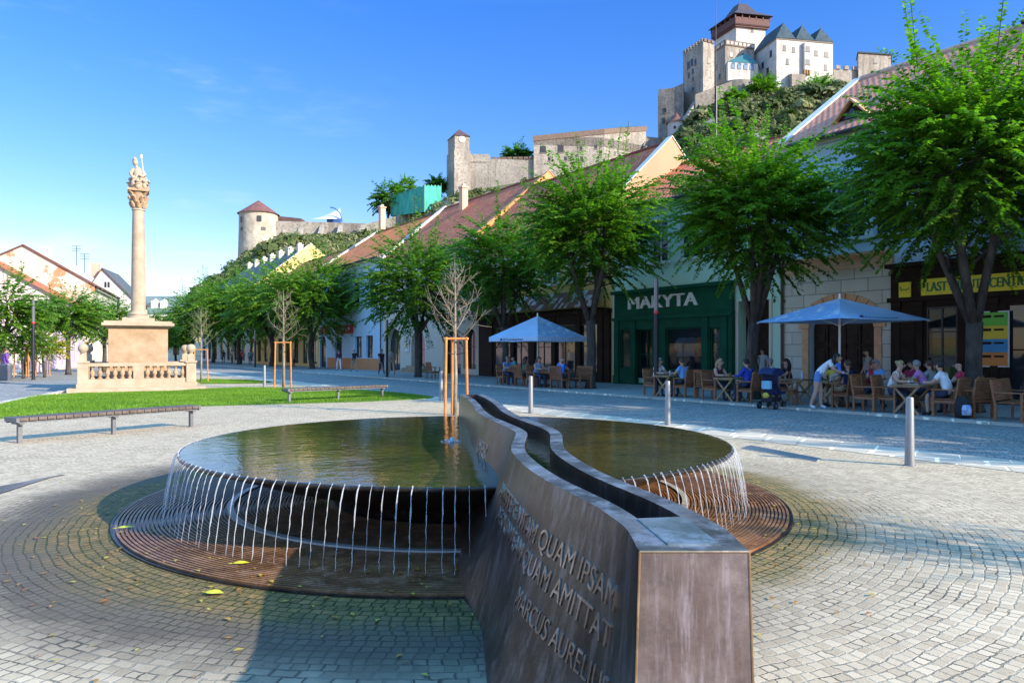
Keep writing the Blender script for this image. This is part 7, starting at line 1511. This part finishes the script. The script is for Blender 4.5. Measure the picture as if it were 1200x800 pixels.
# ------------------------------------------------------------------ umbrellas
M_umb = mat('blue_umbrella_cloth', (0.42, 0.60, 0.82), 0.7, 0, 0.08, 1.5); M_ubtext = flatmat('umbrella_lettering', (0.02, 0.04, 0.12)); M_upat = mat('umbrella_pattern', (0.28, 0.48, 0.76), .7, 0, .3, 3.5, col2=(.72, .79, .86), ramp=(.52, .64))
def umbrella(px, d, side, zt, zeave, val, rz, label, txt_panel):
    x, y = strip(px, d); o = empty('cafe_umbrella', (x, y, KZ), rz, label, 'umbrella', 'square blue cafe umbrellas'); h = side / 2; zt -= KZ; ze = zeave - KZ; N = 10; C4 = [(-h, -h), (h, -h), (h, h), (-h, h)]
    b = MB(); b.lathe([(0.0, zt + .16), (.03, zt + .15), (.035, zt + .05), (.035, .1), (.045, .1), (.045, 0)], 14); b.build('pole', M_white, o, smooth=True); b = MB(); b.box(-.42, .42, -.42, .42, 0, .08); b.box(-.09, .09, -.09, .09, .08, .32); b.build('base', M_galv, o, bevel=.02)
    def pnt(i, u, t):      # panel i, u along the edge, t from apex to eave
        a, c = C4[i], C4[(i + 1) % 4]; ex, ey = a[0] + (c[0] - a[0]) * u, a[1] + (c[1] - a[1]) * u; sag = .16 * math.sin(math.pi * t) * math.sin(math.pi * u) + .05 * math.sin(math.pi * u) * t
        k = 1 - .03 * math.sin(math.pi * u) * t; return (ex * t * k, ey * t * k, zt + (ze - zt) * t - sag * .4 + .02)
    b = MB()
    for i in range(4):
        for p in range(N):
            for q in range(N):
                b.quad(pnt(i, p / N, q / N), pnt(i, (p + 1) / N, q / N), pnt(i, (p + 1) / N, (q + 1) / N), pnt(i, p / N, (q + 1) / N), 1 if (i == txt_panel[1] and q > 1) else 0)
        if val:
            for p in range(N): A, B = pnt(i, p / N, 1), pnt(i, (p + 1) / N, 1); sc_ = lambda u: val * (1 - .10 * abs(math.sin(u * math.pi * 2))); b.quad(A, B, (B[0], B[1], B[2] - sc_((p + 1) / N)), (A[0], A[1], A[2] - sc_(p / N)), 0)
    cn = b.build('canopy', [M_umb, M_upat], o, smooth=True, weld=True)
    for i in range(4):
        cx, cy = C4[i]; b = MB(); b.tube([(0, 0, zt - .02), (cx * .98, cy * .98, ze - .01)], .013, 5); b.tube([(0, 0, ze - .12), (cx * .45, cy * .45, zt + (ze - zt) * .45 - .03)], .012, 5); b.build('rib', M_white, o)
    # name on the panel edge: pushed just off the cloth
    i = txt_panel[0]; me = text_mesh('Krombacher', 1.0, 0.004, .01); xs = [v.co.x for v in me.vertices]; x0, x1 = min(xs), max(xs); ym = max(v.co.y for v in me.vertices); a, c = Vector((*C4[i], 0)), Vector((*C4[(i + 1) % 4], 0)); nrm_ = Vector(((a + c).x, (a + c).y, 0)).normalized()
    for v in me.vertices:
        u = .30 + .42 * (v.co.x - x0) / (x1 - x0); k = v.co.y / ym; 
        if val: p = Vector(pnt(i, u, 1)); v.co = (p.x + nrm_.x * .012, p.y + nrm_.y * .012, p.z - val * .72 + k * val * .5)
        else: p = Vector(pnt(i, u, .93 - .085 * k)); v.co = (p.x + nrm_.x * .012, p.y + nrm_.y * .012, p.z + .015)
    me.materials.clear(); me.materials.append(M_ubtext); me.name = 'lettering'; t = bpy.data.objects.new('lettering', me); COL.objects.link(t); t.parent = cn
    b = MB(); u0 = .255; p = Vector(pnt(i, u0, 1 if val else .89)); b.ball((p.x + nrm_.x * .012, p.y + nrm_.y * .012, p.z - (val * .5 if val else -.01)), .055, 0, 10, 6, (1, 1, 1)); b.v = [(v[0], v[1], v[2]) for v in b.v]; b.build('emblem', M_ubtext, cn)
vang = math.atan2((630 - CX) / F, 1)
umbrella(630, 1.6, 3.15, 3.22, 2.25, .20, R(45) - vang, 'far square blue umbrella with dark lettering, before the restaurant', (3, 0))
umbrella(984, 2.0, 3.35, 3.18, 2.50, 0, R(45) - math.atan2((984 - CX) / F, 1), 'near square blue umbrella with dark lettering, before the stone arch', (0, 3))

# ------------------------------------------------------------------ sky, sun, camera
SUN_EL, SUN_A = R(25.5), R(29.5)            # sun low on the right, slightly behind the viewer
sdir = Vector((math.cos(SUN_A) * math.cos(SUN_EL), -math.sin(SUN_A) * math.cos(SUN_EL), math.sin(SUN_EL)))
w = bpy.data.worlds.new('World'); scene.world = w; w.use_nodes = True; nt = w.node_tree; bg = nt.nodes['Background']
sky = nt.nodes.new('ShaderNodeTexSky'); sky.sky_type = 'NISHITA'; sky.sun_disc = False; sky.sun_elevation = SUN_EL; sky.sun_rotation = math.atan2(sdir.x, sdir.y); sky.air_density = 1.0; sky.dust_density = 0.25; sky.ozone_density = 2.2
gw = type('GW', (G,), {'__init__': lambda s, t: (setattr(s, 'nt', t), setattr(s, 'N', t.nodes), setattr(s, 'L', t.links), None)[-1]})(nt)
hs = gw.n('ShaderNodeHueSaturation'); hs.inputs['Saturation'].default_value = 1.32; nt.links.new(sky.outputs[0], hs.inputs['Color'])
tcw = gw.n('ShaderNodeTexCoord'); mpw = gw.n('ShaderNodeMapping'); mpw.inputs['Scale'].default_value = (1.2, 1.2, 5.0); mpw.inputs['Rotation'].default_value = (0, R(8), R(20)); nt.links.new(tcw.outputs['Generated'], mpw.inputs['Vector'])
cn_ = gw.noise(mpw.outputs[0], 1.7, 7, .62); spw = gw.n('ShaderNodeSeparateXYZ'); nt.links.new(tcw.outputs['Generated'], spw.inputs[0])
fade = gw.m('MULTIPLY', gw.sstep(cn_, .50, .78), gw.m('MULTIPLY', gw.sstep(gw.m('MULTIPLY', spw.outputs[0], -1.0), .05, .45), gw.m('SUBTRACT', 1.0, gw.sstep(spw.outputs[2], .25, .55))))
tint = gw.mix(1.0, hs.outputs[0], (1.04, 1.0, 1.14, 1), 'MULTIPLY'); colw = gw.mix(gw.m('MULTIPLY', fade, .55), tint, (6.2, 6.6, 7.2, 1)); lv = gw.ramp(spw.outputs[2], [(0.0, (.58, .51, .49)), (.14, (.64, .57, .575)), (.43, (.47, .56, .73)), (.72, (3.5, 2.8, 1.95))])  # ramp brightens the unseen upper sky as added fill light, dims the low sky
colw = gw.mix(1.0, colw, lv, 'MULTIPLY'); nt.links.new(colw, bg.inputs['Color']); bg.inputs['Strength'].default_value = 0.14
sl = bpy.data.lights.new('Sun', 'SUN'); sl.energy = 3.6; sl.angle = R(0.53); sl.color = (1.0, 0.89, 0.73); so = bpy.data.objects.new('sun_lamp', sl); COL.objects.link(so); so.rotation_euler = (-sdir).to_track_quat('-Z', 'Y').to_euler(); so.location = (20, -10, 30)
cam = bpy.data.cameras.new('Camera'); co = bpy.data.objects.new('camera', cam); COL.objects.link(co); co.location = (0, 0, CAMH); co.rotation_euler = (R(90), 0, 0); cam.sensor_width = 36; cam.lens = F / 1200 * 36; cam.shift_y = (HY - 400) / 1200; cam.clip_start = .05; cam.clip_end = 3000; scene.camera = co
vs = scene.view_settings; vs.view_transform = 'Standard'; vs.look = 'None'; vs.gamma = 1; vs.use_curve_mapping = False; vs.exposure = 1.36; bpy.data.scenes.remove(WORK)
scene.render.engine = 'CYCLES'; scene.cycles.max_bounces = 8; scene.cycles.transparent_max_bounces = 16
